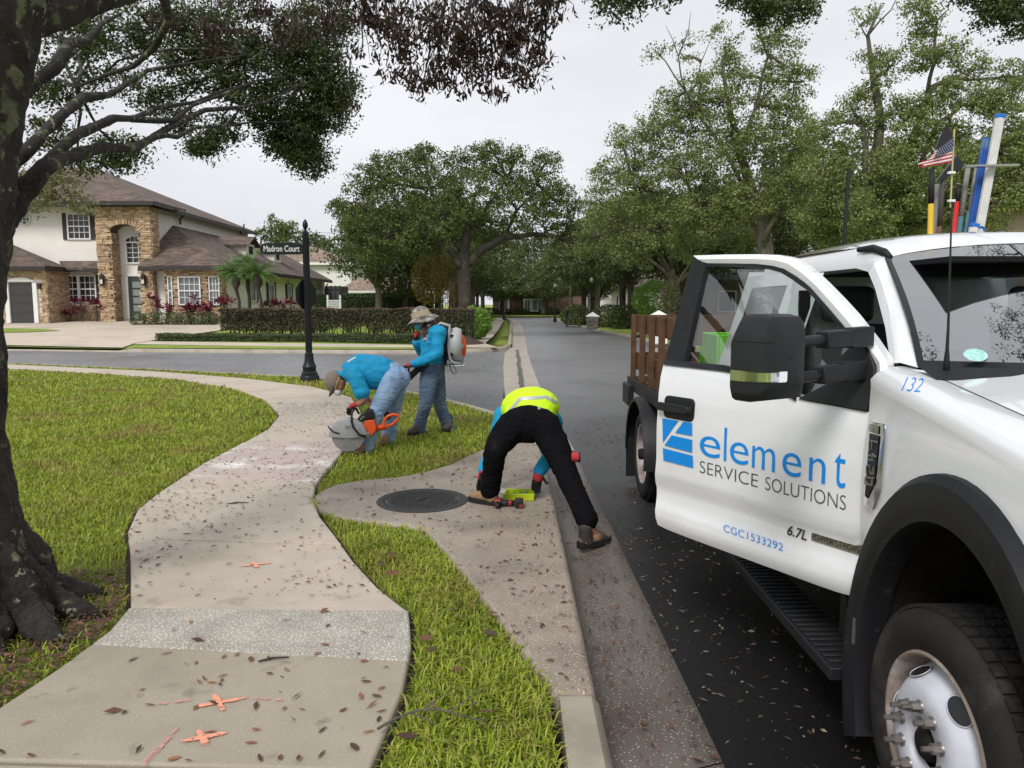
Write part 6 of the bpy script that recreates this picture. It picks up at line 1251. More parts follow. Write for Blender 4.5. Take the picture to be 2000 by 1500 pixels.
# roofs
b = MB(); e = 7.0; A_, B_, C_, D_ = (-33.6, 40.3, e), (-19.3, 40.3, e), (-19.3, 57, e), (-33.6, 57, e); r0, r1 = (-29.5, 47.6, 10.15), (-26.3, 47.6, 10.15)
for q in ((A_, B_, r1, r0), (B_, C_, r1), (C_, D_, r0, r1), (D_, A_, r0)): roof_sheet(b, q)
rf = b.build('roof', M['shingle'], house); b = MB(); fascia(b, A_, B_); fascia(b, B_, C_); b.build('gutter', M['dark_trim'], rf)
p1, p2 = xz(160, 392, 39.7), xz(300, 393, 39.7); e2 = p1[1]; T = [(p1[0], 39.7, e2), (p2[0], 39.7, e2), (p2[0], 43.6, e2 + .02), (p1[0], 43.6, e2 + .02)]; pk = PY(245, 369, 42.0)
b = MB(); roof_sheet(b, (T[0], T[1], tuple(pk))); roof_sheet(b, (T[1], T[2], (pk.x, 43.8, pk.z + .05), tuple(pk))); roof_sheet(b, (T[3], T[0], tuple(pk), (pk.x, 43.8, pk.z + .05))); b.build('tower_roof', M['shingle'], rf)
b = MB(); fascia(b, T[0], T[1]); fascia(b, T[1], (p2[0], 42, e2)); fascia(b, (p1[0], 41.5, e2), T[0]); b.build('gutter', M['dark_trim'], rf)
b = MB(); eg = 3.55; roof_sheet(b, ((-33.5, 38.5, eg), (xg1 + .35, 38.5, eg), (xg1 + .35, 40.4, eg + .02), (-27.6, 41.3, eg + 1.35), (-33.5, 41.3, eg + 1.35))); roof_sheet(b, ((xg1 + .35, 40.2, eg + .0), (x0 + .0, 40.4, eg), (x0 + .0, 41.3, eg + .42), (xg1 - .6, 41.3, eg + .42))); roof_sheet(b, ((xg1 + .35, 38.5, eg + .01), (xg1 + .35, 40.3, eg + .01), (-27.6, 41.3, eg + 1.36)))
b.build('skirt_roof', M['shingle'], rf); b = MB(); fascia(b, (-33.5, 38.5, eg), (xg1 + .35, 38.5, eg)); fascia(b, (xg1 + .35, 38.5, eg), (xg1 + .35, 40.3, eg)); fascia(b, (xg1 + .35, 40.35, eg), (x0, 40.35, eg)); b.build('gutter', M['dark_trim'], rf)
# right wing: hip against the main wall
ez, tz = 3.58, 6.18; F0, F1, F2 = (-19.75, 39.5, ez), (-15.05, 39.5, ez), (-15.05, 62.4, ez); K0, K1 = (-19.82, 44, tz), (-19.82, 62.4, tz)
b = MB(); roof_sheet(b, (F0, F1, K0)); roof_sheet(b, (F1, F2, K1, K0)); wr_ = b.build('wing_roof', M['shingle'], house); b = MB(); fascia(b, F0, F1); fascia(b, F1, F2); b.build('gutter', M['dark_trim'], wr_)
bx0, bx1 = xz(322, 560, 39.35)[0], xz(430, 560, 39.35)[0]; bz1 = ez - .12
b = MB(); b.box(((bx0 + bx1) / 2, 39.75, (GZ + bz1) / 2), (bx1 - bx0, .8, bz1 - GZ)); bay = b.build('bay', M['stone_joint'], house)
wins = [xz(p, 570, 39.35)[0] for p in (329, 338, 349, 393, 409, 430)]; wz0_, wz1_ = xz(370, 596, 39.35)[1], xz(370, 540, 39.35)[1]
hb = lambda x, z: wz0_ - .05 < z + GZ < wz1_ + .02 and any(a - .02 < x + bx0 < c + .02 for a, c in ((wins[0], wins[1]), (wins[2], wins[3]), (wins[4], wins[5])))
veneer('ledge_stone', bay, [((bx0, 39.35, GZ), (1, 0, 0), bx1 - bx0, bz1 - GZ, (0, -1, 0), hb), ((bx1, 39.35, GZ), (0, 1, 0), .8, bz1 - GZ, (1, 0, 0))], 60)
window(bay, wins[0], wz0_, wins[1] - wins[0], wz1_ - wz0_, 39.33, 1, 2, 2, pane='blind', fw=.05); window(bay, wins[2], wz0_, wins[3] - wins[2], wz1_ - wz0_, 39.33, 4, 2, 2, pane='blind'); window(bay, wins[4], wz0_, wins[5] - wins[4], wz1_ - wz0_, 39.33, 3, 2, 2, pane='blind', fw=.05)
b = MB(); pk = PY(392, 491, 41.3); e3 = ez + .03; roof_sheet(b, ((bx0 - .4, 38.9, e3), (bx1 + .3, 38.9, e3), tuple(pk)), .1); roof_sheet(b, ((bx1 + .3, 38.9, e3), (bx1 + .3, 41.2, e3 + .1), tuple(pk)), .1); roof_sheet(b, ((bx0 - .4, 41.2, e3 + .1), (bx0 - .4, 38.9, e3), tuple(pk)), .1); b.build('bay_roof', M['shingle'], wr_); b = MB(); fascia(b, (bx0 - .4, 38.9, e3), (bx1 + .3, 38.9, e3)); b.build('gutter', M['dark_trim'], wr_)
# dormers on the wing's street slope
for yy in (48.5, 54.0):
    zz = 4.75; xx = -16.9; b = MB(); b.box((xx - .9, yy, zz + .25), (1.8, 1.5, .9)); dm = b.build('dormer', M['stucco'], house); b = MB()
    roof_sheet(b, ((xx + .3, yy - 1.1, zz + .62), (xx + .3, yy, zz + 1.18), (xx - 2.6, yy, zz + 1.18), (xx - 2.6, yy - 1.1, zz + .62)), .09); roof_sheet(b, ((xx + .3, yy, zz + 1.18), (xx + .3, yy + 1.1, zz + .62), (xx - 2.6, yy + 1.1, zz + .62), (xx - 2.6, yy, zz + 1.18)), .09); b.build('dormer_roof', M['shingle'], dm)
    MB().box((xx + .02, yy, zz + .3), (.04, .7, .5)).build('pane', M['pane_dark'], dm)
for px, py, Y_ in ((370, 425, 44.6), (462, 447, 54.5)):
    p = PY(px, py, Y_); p.x = -19.55; MB().tube([p + V((.15, 0, .35)), p + V((.12, 0, .12)), p + V((-.05, 0, -.02)), p + V((-.12, 0, -.15)), p + V((-.1, 0, -.4))], .06, 8).build('downpipe', M['dark_trim'], house, smooth=True)
for y0, w_, arch in ((44.6, 1.0, .28), (48.0, 1.1, .0), (52.0, .9, .3), (57.5, .9, .3)):
    f = window(house, y0, 1.75, w_, 1.15, -15.68, 2, 2, 1, arch=arch, nx=V((0, 1, 0)), nn=V((1, 0, 0)), pane='blind')
    for s_ in (-.2, w_ + .2): MB().box((-15.66, y0 + s_, 2.35), (.05, .32, 1.3)).build('shutter', M['shutter'], f)
b = MB(); b.tube([(-15.3, 62.0, 3.3), (-15.5, 62.0, 3.0), (-15.6, 62.0, .8)], .06, 8); b.build('downpipe', M['dark_trim'], house)
# ---- white neighbour house with its screened porch
h2 = empty('white_neighbour_house', (-19, 78, .6), 'plain white two-storey house with tan roof behind the hedges', 'house')
Y2 = 75; a, _ = xz(520, 540, Y2); c, ze = xz(683, 512, Y2)
b = MB(); b.box(((a + c) / 2, Y2 + 5, (ze + .3) / 2), (c - a, 10, ze - .3)); b.build('wall', M['stucco_white'], h2)
b = MB(); E_ = [(a - .5, Y2 - .5, ze), (c + .5, Y2 - .5, ze), (c + .5, Y2 + 10.5, ze), (a - .5, Y2 + 10.5, ze)]; p_ = PY(600, 480, Y2 + 5); q0, q1 = (p_.x - 2, Y2 + 5, p_.z), (p_.x + .3, Y2 + 5, p_.z)
for q in ((E_[0], E_[1], q1, q0), (E_[1], E_[2], q1), (E_[2], E_[3], q0, q1), (E_[3], E_[0], q0)): roof_sheet(b, q, .15)
rf2 = b.build('roof', M['shingle_tan'], h2); b = MB(); b.bar((E_[0][0], Y2 - .5, ze - .16), (E_[1][0], Y2 - .5, ze - .16), .12, .26); b.bar((E_[1][0], Y2 - .5, ze - .16), (E_[1][0], Y2 + 10.5, ze - .16), .12, .26); b.build('gutter', M['white_trim'], rf2)
for y0 in (77.5, 80.5): b = MB(); b.box((c + .02, y0, 4.0), (.05, .8, 1.5)); f = b.build('window', M['white_trim'], h2); MB().box((c + .05, y0, 4.0), (.05, .6, 1.3)).build('pane', M['pane_dark'], f)
b = MB(); b.tube([(c + .3, Y2 - .4, ze - .2), (c + .1, Y2 - .15, ze - .6), (c + .1, Y2 - .12, .6)], .1, 8); b.build('downpipe', M['white_trim'], h2)
g0, gz0 = xz(668, 568, 68); g1, gz1_ = xz(775, 572, 68); b = MB(); b.box(((g0 + g1) / 2 + 1, 71, 1.3), (g1 - g0 + 2, 5, 2.4)); b.build('wing_wall', M['stucco_white'], h2); b = MB(); zr = xz(720, 540, 70.5)[1]; ez2 = gz0 + .05
roof_sheet(b, ((g0 - .5, 68, ez2), (g1 + 3, 68, ez2), (g1 + 1.0, 70.8, zr), (g0 + 1.3, 70.8, zr))); roof_sheet(b, ((g0 - .5, 68, ez2), (g0 + 1.3, 70.8, zr), (g0 - .5, 73.6, ez2))); b.build('wing_roof', M['shingle_tan'], h2); b = MB(); b.bar((g0 - .5, 67.95, ez2 - .14), (g1 + 3, 67.95, ez2 - .14), .1, .2); b.build('gutter', M['white_trim'], h2)
M['screen'] = mat('dark_screen_mesh', (.05, .055, .06), .6, var=.1); sc = empty('pool_screen', PY(650, 600, 60), 'dark screened pool cage between the two houses', 'pool cage')
q0, q1 = PY(637, 560, 60), PY(664, 565, 60); b = MB(); b.box(((q0.x + q1.x) / 2, 61.5, 1.9), (q1.x - q0.x, 3, q0.z - .7)); b.build('screen_panel', M['screen'], sc)
for k in range(4): MB().box((q0.x + (q1.x - q0.x) * k / 3, 59.97, 1.9), (.06, .06, q0.z - .6)).build('post', M['dark_trim'], sc)
for z in (1.6, q0.z - .2): MB().box(((q0.x + q1.x) / 2, 59.97, z), (q1.x - q0.x, .05, .05)).build('rail', M['dark_trim'], sc)
gt = empty('lattice_gate', PY(652, 602, 44), 'small white gate panel with lattice top beside the clipped hedge', 'gate'); q0, q1 = PY(640, 583, 44), PY(665, 602, 44)
for x in (q0.x, q1.x): MB().box((x, 44, (q0.z + .9) / 2), (.1, .1, q0.z - .5)).build('post', M['white_trim'], gt); MB().ell((x, 44, q0.z + .02), (.07, .07, .07)).build('finial', M['white_trim'], gt, smooth=True)
MB().box(((q0.x + q1.x) / 2, 44, .85), (q1.x - q0.x, .05, .55)).build('panel', M['white_trim'], gt); MB().box(((q0.x + q1.x) / 2, 44, q0.z - .12), (q1.x - q0.x, .05, .06)).build('top_rail', M['white_trim'], gt)
for k in range(9):
    for s_ in (-1, 1): x = q0.x + (q1.x - q0.x) * (k + .5) / 9; MB().bar((x - s_ * .09, 44 + s_ * .008, 1.14), (x + s_ * .09, 44 + s_ * .008, q0.z - .15), .012, .03).build('lattice_slat', M['white_trim'], gt)
# ---- brick house at the far end, and two houses on the right
h3 = empty('brick_house', (3, 112, 0), 'low red brick house with white windows at the end of the street', 'house')
b = MB(); b.box((3.6, 116, 1.6), (13, 8, 3.4)); b.build('wall', M['brick'], h3); b = MB(); roof_sheet(b, ((-3.6, 111, 3.3), (10.8, 111, 3.3), (7, 116, 5.2), (0, 116, 5.2))); roof_sheet(b, ((10.8, 111, 3.3), (10.8, 121, 3.3), (7, 116, 5.2))); roof_sheet(b, ((-3.6, 121, 3.3), (-3.6, 111, 3.3), (0, 116, 5.2))); b.build('roof', M['shingle'], h3)
b = MB(); b.add([(5.2, 111.4, 0), (11.2, 111.4, 0), (11.2, 111.4, 2.7), (8.2, 111.4, 4.4), (5.2, 111.4, 2.7)], [(0, 1, 2, 3, 4)]); b.build('gable_wall', M['brick'], h3)
for px, w_ in ((985, 1.0), (1050, 1.5), (1030, .7)): p = PY(px, 606, 111.3); f = MB().box((p.x, 111.32, 1.45), (w_ + .5, .1, 1.9)).build('window', M['white_trim'], h3); MB().box((p.x, 111.25, 1.45), (w_, .05, 1.5)).build('pane', M['blind'], f); MB().box((p.x, 111.21, 1.45), (.08, .04, 1.5)).build('glazing_bar', M['white_trim'], f)
MB().box((13.6, 113, 1.4), (3, 4, 2.8)).build('garage_wall', M['stucco'], h3)
def plain_house(label, x, y, w_, d, he, hr, wall, roof, z0=.2):
    r_ = empty('background_house', (x, y, z0), label, 'house'); MB().box((x, y + d / 2, z0 + he / 2), (w_, d, he)).build('wall', wall, r_); b = MB(); z = z0 + he; A = [(x - w_ / 2 - .5, y - .5, z), (x + w_ / 2 + .5, y - .5, z), (x + w_ / 2 + .5, y + d + .5, z), (x - w_ / 2 - .5, y + d + .5, z)]; k0, k1 = (x - w_ / 4, y + d / 2, z + hr), (x + w_ / 4, y + d / 2, z + hr)
    for q in ((A[0], A[1], k1, k0), (A[1], A[2], k1), (A[2], A[3], k0, k1), (A[3], A[0], k0)): roof_sheet(b, q, .2)
    b.build('roof', roof, r_)
    for k in range(4): xx = x - w_ / 2 + w_ * (k + .5) / 4; f = MB().box((xx, y - .03, z0 + 1.6), (1.3, .1, 1.5)).build('window', M['white_trim'], r_); MB().box((xx, y - .09, z0 + 1.6), (1.1, .05, 1.3)).build('pane', M['pane_dark'], f)
    f = MB().box((x - w_ / 2 - .03, y + d / 2, z0 + 1.6), (.1, 1.4, 1.5)).build('window', M['white_trim'], r_); MB().box((x - w_ / 2 - .09, y + d / 2, z0 + 1.6), (.05, 1.2, 1.3)).build('pane', M['pane_dark'], f)
    return r_
M['grey_roof'] = mat('grey_shingles', (.10, .095, .10), .9, var=.15, scale=2); M['peach'] = mat('peach_stucco', (.55, .43, .33), .9, var=.05)
plain_house('brown-roofed house half hidden by trees right of the street', 21, 52, 16, 12, 3.1, 2.4, mat('grey_brick_wall', (.26, .19, .16), .9), M['grey_roof'])
plain_house('peach stucco house behind the trees at far right', 27, 27, 14, 12, 5.4, 2.5, M['peach'], M['shingle_tan'])
plain_house('tan house far down the right side of the street', 19, 78, 14, 12, 3.2, 2.5, M['stucco'], M['shingle'])
# ================================================================== street furniture
sp = G(605, 742); post = empty('street_sign_post', sp, 'black fluted street name post reading Madron Court', 'street sign')
zt_ = PY(606, 428, sp.y).z; kx = sp.x; bl_ = mat('black_signpost', (.009, .010, .012), .42, spec=.3, var=.15)
MB().lathe([(.20, 0), (.20, .10), (.185, .12), (.17, .13), (.17, .17), (.14, .2), (.135, .27), (.15, .3), (.13, .33), (.10, .42), (.088, .55), (.092, .58), (.075, .6), (.001, .6)], (kx, sp.y, -.02), n=28).build('base', bl_, post, sharp=40)
b = MB().lathe([(.001, .55), (.063, .55), (.063, zt_ - .34), (.07, zt_ - .32), (.07, zt_ - .27), (.05, zt_ - .25), (.001, zt_ - .25)], (kx, sp.y, 0), n=12)
for k in range(12): a = 2 * math.pi * k / 12; b.tube([(kx + .062 * math.cos(a), sp.y + .062 * math.sin(a), .6), (kx + .062 * math.cos(a), sp.y + .062 * math.sin(a), zt_ - .36)], .010, 5)
b.build('shaft', bl_, post); MB().lathe([(.001, -.26), (.03, -.25), (.022, -.21), (.045, -.18), (.058, -.13), (.05, -.07), (.02, -.015), (.001, 0)], (kx, sp.y, zt_), n=16).build('finial', bl_, post, smooth=True)
q0, q1 = PY(508, 475, sp.y), PY(596, 497, sp.y); zc_ = (q0.z + q1.z) / 2; hh = abs(q0.z - q1.z) / 2; xs0, xs1 = q0.x + hh, q1.x - hh
pl = [(xs1 + hh * math.cos(R(a)), zc_ + hh * math.sin(R(a))) for a in range(-90, 91, 15)] + [(xs0 + hh * math.cos(R(a)), zc_ + hh * math.sin(R(a))) for a in range(90, 271, 15)]
def plate(name, pl, y0, y1, m, parent): b = MB(); n = len(pl); b.add([(x, y0, z) for x, z in pl] + [(x, y1, z) for x, z in pl], [tuple(range(n)), tuple(range(2 * n - 1, n - 1, -1))] + [(i, (i + 1) % n, n + (i + 1) % n, n + i) for i in range(n)]); return b.build(name, m, parent)
sgn = plate('name_board', pl, sp.y - .03, sp.y + .03, bl_, post); inner = [(xs0 + (x - xs0) * .985 if x < xs0 else x, zc_ + (z - zc_) * .86) for x, z in pl]; plate('name_face', inner, sp.y - .036, sp.y - .03, mat('charcoal_sign_face', (.016, .017, .019), .5, spec=.2), sgn)
MB().bar((q1.x - .02, sp.y, zc_), (kx - .05, sp.y, zc_), .05, .05).build('bracket', bl_, post); wd_ = PY(586, 486, sp.y).x - PY(516, 486, sp.y).x
text('street_name', 'Madron Court', mat('sign_lettering', (.62, .62, .60), .6), sgn, Matrix.Translation((PY(516, 486, sp.y).x, sp.y - .038, zc_ - .06)) @ Matrix(((1, 0, 0, 0), (0, 0, -1, 0), (0, 1, 0, 0), (0, 0, 0, 1))), width=wd_, height=.125, off=.012)
c = PY(599, 575, sp.y + .0); o8 = [(.33 * math.cos(R(22.5 + 45 * k)), .33 * math.sin(R(22.5 + 45 * k))) for k in range(8)]; ca, sa = math.cos(R(63)), math.sin(R(63)); b = MB(); cc = V((kx - .06, sp.y + .10, c.z))
b.add([cc + V((u * ca, u * sa, v)) for u, v in o8] + [cc + V((u * ca + .02, u * sa - .01, v)) for u, v in o8], [tuple(range(8)), tuple(range(15, 7, -1))] + [(i, (i + 1) % 8, 8 + (i + 1) % 8, 8 + i) for i in range(8)]); b.build('stop_sign_back', bl_, post)
def lamp(px, Y, label):
    zg = ROAD + .13; p = PY(px, 600, Y); rt = empty('street_lamp', (p.x, Y, zg), label, 'street lamp'); MB().lathe([(.16, 0), (.16, .3), (.07, .5), (.05, 2.9), (.09, 2.95), (.001, 2.95)], (p.x, Y, zg), n=12).build('post', bl_, rt, smooth=True); MB().ell((p.x, Y, zg + 3.2), (.14, .14, .18)).build('globe', M['frost'], rt, smooth=True); MB().lathe([(.1, 0), (.03, .12), (.001, .2)], (p.x, Y, zg + 3.45), n=10).build('cap', bl_, rt)
lamp(1155, 50, 'black lamp post with white globe, nearer of the two on the right'); lamp(1084, 66, 'black lamp post with white globe, farther one on the right'); lamp(984, 76, 'black lamp post with globe on the left far down the street')
def pillar(px, py, Y, w_, h, wall, label):
    p = PY(px, py, Y); z0 = .02; rt = empty('gate_pillar', (p.x, Y, z0), label, 'pillar'); bd = MB().box((p.x, Y, z0 + h / 2), (w_, w_, h)).build('shaft', wall, rt)
    if wall is M['stone_joint']: b = MB(); facade_stones(b, (p.x - w_ / 2, Y - w_ / 2, z0), (1, 0, 0), w_, h, (0, -1, 0), seed=4); facade_stones(b, (p.x - w_ / 2, Y + w_ / 2, z0), (0, -1, 0), w_, h, (-1, 0, 0), seed=5); o = b.build('stone_face', mat('grey_ledge_stone', (.2, .18, .16), .9, island=[(.24, .21, .18), (.15, .13, .12), (.30, .26, .21)]), bd); o['kind'] = 'stuff'
    MB().box((p.x, Y, z0 + h + .05), (w_ * 1.25, w_ * 1.25, .1)).build('cap_slab', M['stucco_white'], rt, bevel=.02); b = MB(); u = w_ * .55; b.add([(p.x - u, Y - u, z0 + h + .1), (p.x + u, Y - u, z0 + h + .1), (p.x + u, Y + u, z0 + h + .1), (p.x - u, Y + u, z0 + h + .1), (p.x, Y, z0 + h + .32)], [(0, 1, 4), (1, 2, 4), (2, 3, 4), (3, 0, 4), (3, 2, 1, 0)]); b.build('cap_peak', M['stucco_white'], rt)
pillar(1157, 640, 46, .62, .78, M['stone_joint'], 'short stone pillar with pale peaked cap beside the street'); pillar(1286, 640, 30, .62, 1.02, M['stucco_white'], 'white pillar with peaked cap behind the truck stakes'); pillar(1545, 640, 34, .62, 1.1, M['stucco_white'], 'white pillar with peaked cap seen through the truck window')
mbx = empty('mailbox', PY(1107, 630, 52), 'dark mailbox on a post by the right kerb', 'mailbox'); p = PY(1107, 630, 52); MB().box((p.x, 52, .5), (.1, .1, 1.0)).build('post', bl_, mbx); MB().box((p.x, 52, 1.1), (.22, .5, .26)).build('box', bl_, mbx, bevel=.05)
up_ = empty('utility_pole', PY(499, 594, 150), 'distant utility pole with crossarm above the roofs', 'utility pole'); p = PY(499, 449, 150); MB().tube([(p.x, 150, 0), tuple(p)], .14, 8).build('pole', M['bark_grey'], up_); MB().box((p.x, 150, p.z - .4), (2.4, .15, .15)).build('crossarm', M['bark_grey'], up_)
for k, dz in enumerate((0, -1.1)): MB().tube([(p.x - 60, 150, p.z + dz + .3), (p.x, 150, p.z - .3 + dz), (p.x + 30, 150, p.z - .9 + dz), (p.x + 70, 150, p.z - .6 + dz)], .035, 5).build('wire', bl_, up_)
# ================================================================== trees, hedges, shrubs
def clumps(blobs, per, cl, sig, l, wd, drop=0):
    """leaves in clumps spread through ellipsoids: blobs = (centre, radius vector, weight)"""
    out = []; cc = []
    for c, r, wt in blobs:
        n = max(3, int(per * wt)); d = nr.normal(size=(n, 3)); d /= np.linalg.norm(d, axis=1)[:, None]; q = d * (nr.uniform(.15, 1, n) ** .5)[:, None] * np.array(r) + np.array(c)
        cc.append(q)
        s = np.repeat(q, cl, 0); keep = nr.uniform(0, 1, len(s)) < .9; s = s[keep]
        off = np.clip(nr.normal(size=s.shape), -1.75, 1.75) * sig * np.array([1, 1, .6]) * np.repeat(nr.uniform(.5, 1.3, n), cl)[keep][:, None]; out.append(s + off)
    P = np.concatenate(out); dirs = None
    if drop: dirs = np.tile(np.array([0, 0, -drop]), (len(P), 1))
    return leaves(P, l, wd, dirs=dirs), cc
def branch(b, a, c, r0, r1, n=6, sag=.12, k=5):
    a, c = V(a), V(c); L_ = (c - a).length; off = V((rnd.uniform(-1, 1), rnd.uniform(-1, 1), rnd.uniform(-.3, 1))) * L_ * sag; P = []
    for i in range(k + 1):
        t = i / k; P.append(a.lerp(c, t) + off * math.sin(math.pi * t) + V((rnd.uniform(-1, 1), rnd.uniform(-1, 1), rnd.uniform(-1, 1))) * L_ * .02 * (0 < i < k))
    b.tube(P, [r0 + (r1 - r0) * i / k for i in range(k + 1)], n); return P
def px_blobs(L_): 
    out = []
    for px, py, r, Y, wt in L_: c = PY(px, py, Y); m = r * Y / 1445; out.append((tuple(c), (m, m * 1.0, m * .85), wt))
    return out
def tree(name, label, trunk, limbs, blobs, per, cl, sig, leaf, wd, mleaf, mbark, twig=.35, twr=.012, group=None, red=None, tn=10):
    base = trunk[0][0]; rt = empty(name, tuple(base), label, 'tree', group); b = MB(); b.tube([p for p, _ in trunk], [r for _, r in trunk], tn)
    nodes = [V(p) for p, _ in trunk[len(trunk) // 2:]]
    for P, r0, r1 in limbs:
        P = [V(p) for p in P]; Q = []
        for a, c in zip(P[:-1], P[1:]): Q += [a, a.lerp(c, .5) + V((rnd.uniform(-1, 1), rnd.uniform(-1, 1), rnd.uniform(-1, 1))) * (c - a).length * .05]
        Q.append(P[-1]); b.tube(Q, [r0 + (r1 - r0) * i / (len(Q) - 1) for i in range(len(Q))], 8); nodes += Q[1:]
    V4, cc = clumps(blobs, per, cl, sig, leaf, wd); NA = np.array([tuple(p) for p in nodes])
    for (c, r, wt), q in zip(blobs, cc):
        d = np.linalg.norm(NA - np.array(c), axis=1); a = nodes[int(d.argmin())]; P = branch(b, a, c, twr * 3, twr * 1.4, 6)
        for p in q[:max(2, int(len(q) * twig))]: s = P[rnd.randrange(2, len(P))]; branch(b, s, p, twr, twr * .3, 4, .1, 3)
    b.build('trunk', mbark, rt, smooth=True); link('crown', quads_mesh('crown', V4), mleaf, rt); return rt
# ---- the near oak on the left, whose limbs hang over the walk
tb = V((-2.665, 3.62, 0)); TR_ = [(tb + V((-.14, .02, -.1)), .38), (tb + V((-.12, .02, .12)), .29), (tb + V((-.10, .0, .4)), .25), (tb + V((-.12, 0, .9)), .225), (tb + V((-.10, 0, 1.5)), .22), (tb + V((-.0, 0, 2.1)), .23), (tb + V((.02, 0, 2.5)), .27), (tb + V((.14, .0, 3.0)), .27), (tb + V((.36, .1, 3.7)), .25), (tb + V((.7, .3, 4.8)), .2), (tb + V((1.2, .8, 6.2)), .12)]
def PP(L_): return [PY(*p) for p in L_]
TA = lambda z: tb + V((-.10 + .08 * max(0, z - 1.6), .03, z))
oak_l = [([TA(1.75)] + PP([ (90, 328, 4.1), (200, 288, 4.9), (300, 268, 5.8), (345, 268, 6.2), (430, 247, 7.2), (560, 238, 8.6)]), .042, .007), ([TA(1.9)] + PP([ (150, 262, 4.6), (260, 232, 5.6), (380, 200, 7), (480, 165, 8.4)]), .037, .008), ([TA(2.0)] + PP([ (120, 225, 4.6), (215, 185, 5.6), (330, 130, 7), (480, 108, 8.6)]), .036, .008),
         ([TA(2.3)] + PP([ (110, 130, 4.4), (170, 80, 5.2), (230, 30, 6)]), .046, .012), ([TA(2.75)] + PP([ (230, -20, 4.6), (420, -60, 6), (700, -60, 7), (980, -50, 7.2)]), .10, .03), (PP([(255, 232, 5.6), (340, 235, 6.4), (420, 190, 7.4), (560, 150, 8.8)]), .026, .008), (PP([(300, 268, 5.8), (400, 215, 7), (520, 200, 8.4), (640, 150, 9.5)]), .03, .008), (PP([(700, -60, 7), (900, -120, 7), (1250, -80, 7.5), (1550, -60, 8), (1950, -50, 8)]), .05, .02), (PP([(300, -30, 5), (330, 40, 6), (260, 130, 6.6), (150, 170, 7)]), .04, .012)]
ob = px_blobs([(150, 60, 60, 8, .5), (60, 60, 40, 8, .25), (120, 170, 55, 8, .45), (230, 60, 75, 9, 1.0), (330, 60, 80, 9, 1.2), (430, 60, 80, 9, 1.4), (530, 80, 80, 9.5, 1.6), (610, 110, 70, 9.5, 1.6), (650, 170, 45, 9.5, 1.0), (480, 170, 70, 9, 1.2), (570, 200, 75, 9.5, 1.7), (640, 220, 45, 9.5, .9), (520, 245, 35, 9.5, .35), (585, 265, 55, 9.5, 1.1), (600, 312, 38, 9.5, .8), (550, 285, 30, 9.5, .4), (405, 285, 35, 9, .5), (430, 250, 35, 9, .35), (235, 300, 38, 8, .6), (160, 320, 26, 8, .2), (300, 180, 50, 9, .5), (380, 140, 60, 9, .8), (200, 150, 45, 8.5, .35), (90, 260, 40, 8, .3), (340, 230, 35, 9, .25), (640, 30, 60, 9.5, 1.0), (1200, 5, 45, 7.5, .4), (1270, -15, 45, 7.5, .3), (1500, 10, 35, 8, .45), (1560, 15, 28, 8, .35), (1450, -15, 35, 8, .25), (1950, 15, 40, 8, .5), (1990, 40, 35, 8, .35), (1900, -20, 40, 8, .3)])
for k in range(13): ob.append(((rnd.uniform(-6, 4.5), rnd.uniform(-1, 9), 0), (.9, .9, .6), .55)); c = ob[-1][0]; ob[-1] = ((c[0], c[1], 2.6 + .42 * max(c[1], 2.5) + rnd.uniform(.6, 2.5)), ob[-1][1], .55)
def barky(o, amp=.02):
    me = o.data; bm = bmesh.new(); bm.from_mesh(me); ed = [e for e in bm.edges if e.calc_length() > .03 and min(v.co.y for v in e.verts) < 5.2]
    for _ in range(4): bmesh.ops.subdivide_edges(bm, edges=[e for e in bm.edges if e.calc_length() > (.02 if e.verts[0].co.z < 1.4 and e.verts[0].co.x > -3.1 else .04) and e.verts[0].co.y < 5.0 and e.verts[0].co.z < 5], cuts=1, use_grid_fill=True)
    bm.normal_update()
    for v in bm.verts:
        if v.co.y < 5.4 and v.co.z < 5.5:
            p = v.co; d = (.8 - 2.6 * abs(mnoise.noise((p.x * 16, p.y * 16, p.z * 4.5)))) * amp * .8 + (.5 - 1.6 * abs(mnoise.noise((p.x * 34, p.y * 34, p.z * 11)))) * amp * .55 + mnoise.noise((p.x * 3, p.y * 3, p.z * 2)) * amp * .8; v.co = p + v.normal * d * min(1, .35 + 1.0 * max(0, 4.3 - p.y))
    bm.to_mesh(me); bm.free(); me.polygons.foreach_set('use_smooth', [True] * len(me.polygons)); me.update()
for c_ in ((4.6, 4.9, 6.2), (5.6, 5.4, 6.8), (6.4, 6.2, 7.4), (5.0, 6.2, 7.2), (7.2, 6.6, 8.4), (4.2, 4.2, 5.6), (6.6, 5.0, 8.6)): ob.append((c_, (.75, .75, .5), .32))
oak_l.append(([PY(1950, -50, 8), V((5.2, 6.4, 6.6)), V((5.6, 5.6, 6.7)), V((6.6, 5.6, 8.4))], .04, .012))
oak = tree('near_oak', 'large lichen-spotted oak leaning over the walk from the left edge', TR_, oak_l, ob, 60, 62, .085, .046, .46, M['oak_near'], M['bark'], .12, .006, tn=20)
b = MB()
for a, l_, r_ in ((-22, .72, .11), (-65, .55, .17), (8, .66, .08), (40, .6, .12), (-110, .5, .17), (150, .6, .16), (-42, .62, .08)):
    d = V((math.cos(R(a)), math.sin(R(a)), 0)); s = V((-d.y, d.x, 0)); c = tb + V((-.1, .02, 0)); b.tube([c + d * .08 + V((0, 0, .5)), c + d * .24 + V((0, 0, .22)), c + d * l_ * .55 + s * .04 + V((0, 0, .06)), c + d * l_ * .8 - s * .02 + V((0, 0, .015)), c + d * l_ + V((0, 0, -.05))], [r_ * 1.0, r_ * 1.15, r_ * .8, r_ * .5, r_ * .25], 10)
ro = b.build('root', M['bark'], oak, smooth=True); barky(ro, .022); barky([c for c in oak.children if c.name.startswith('trunk')][0], .024)
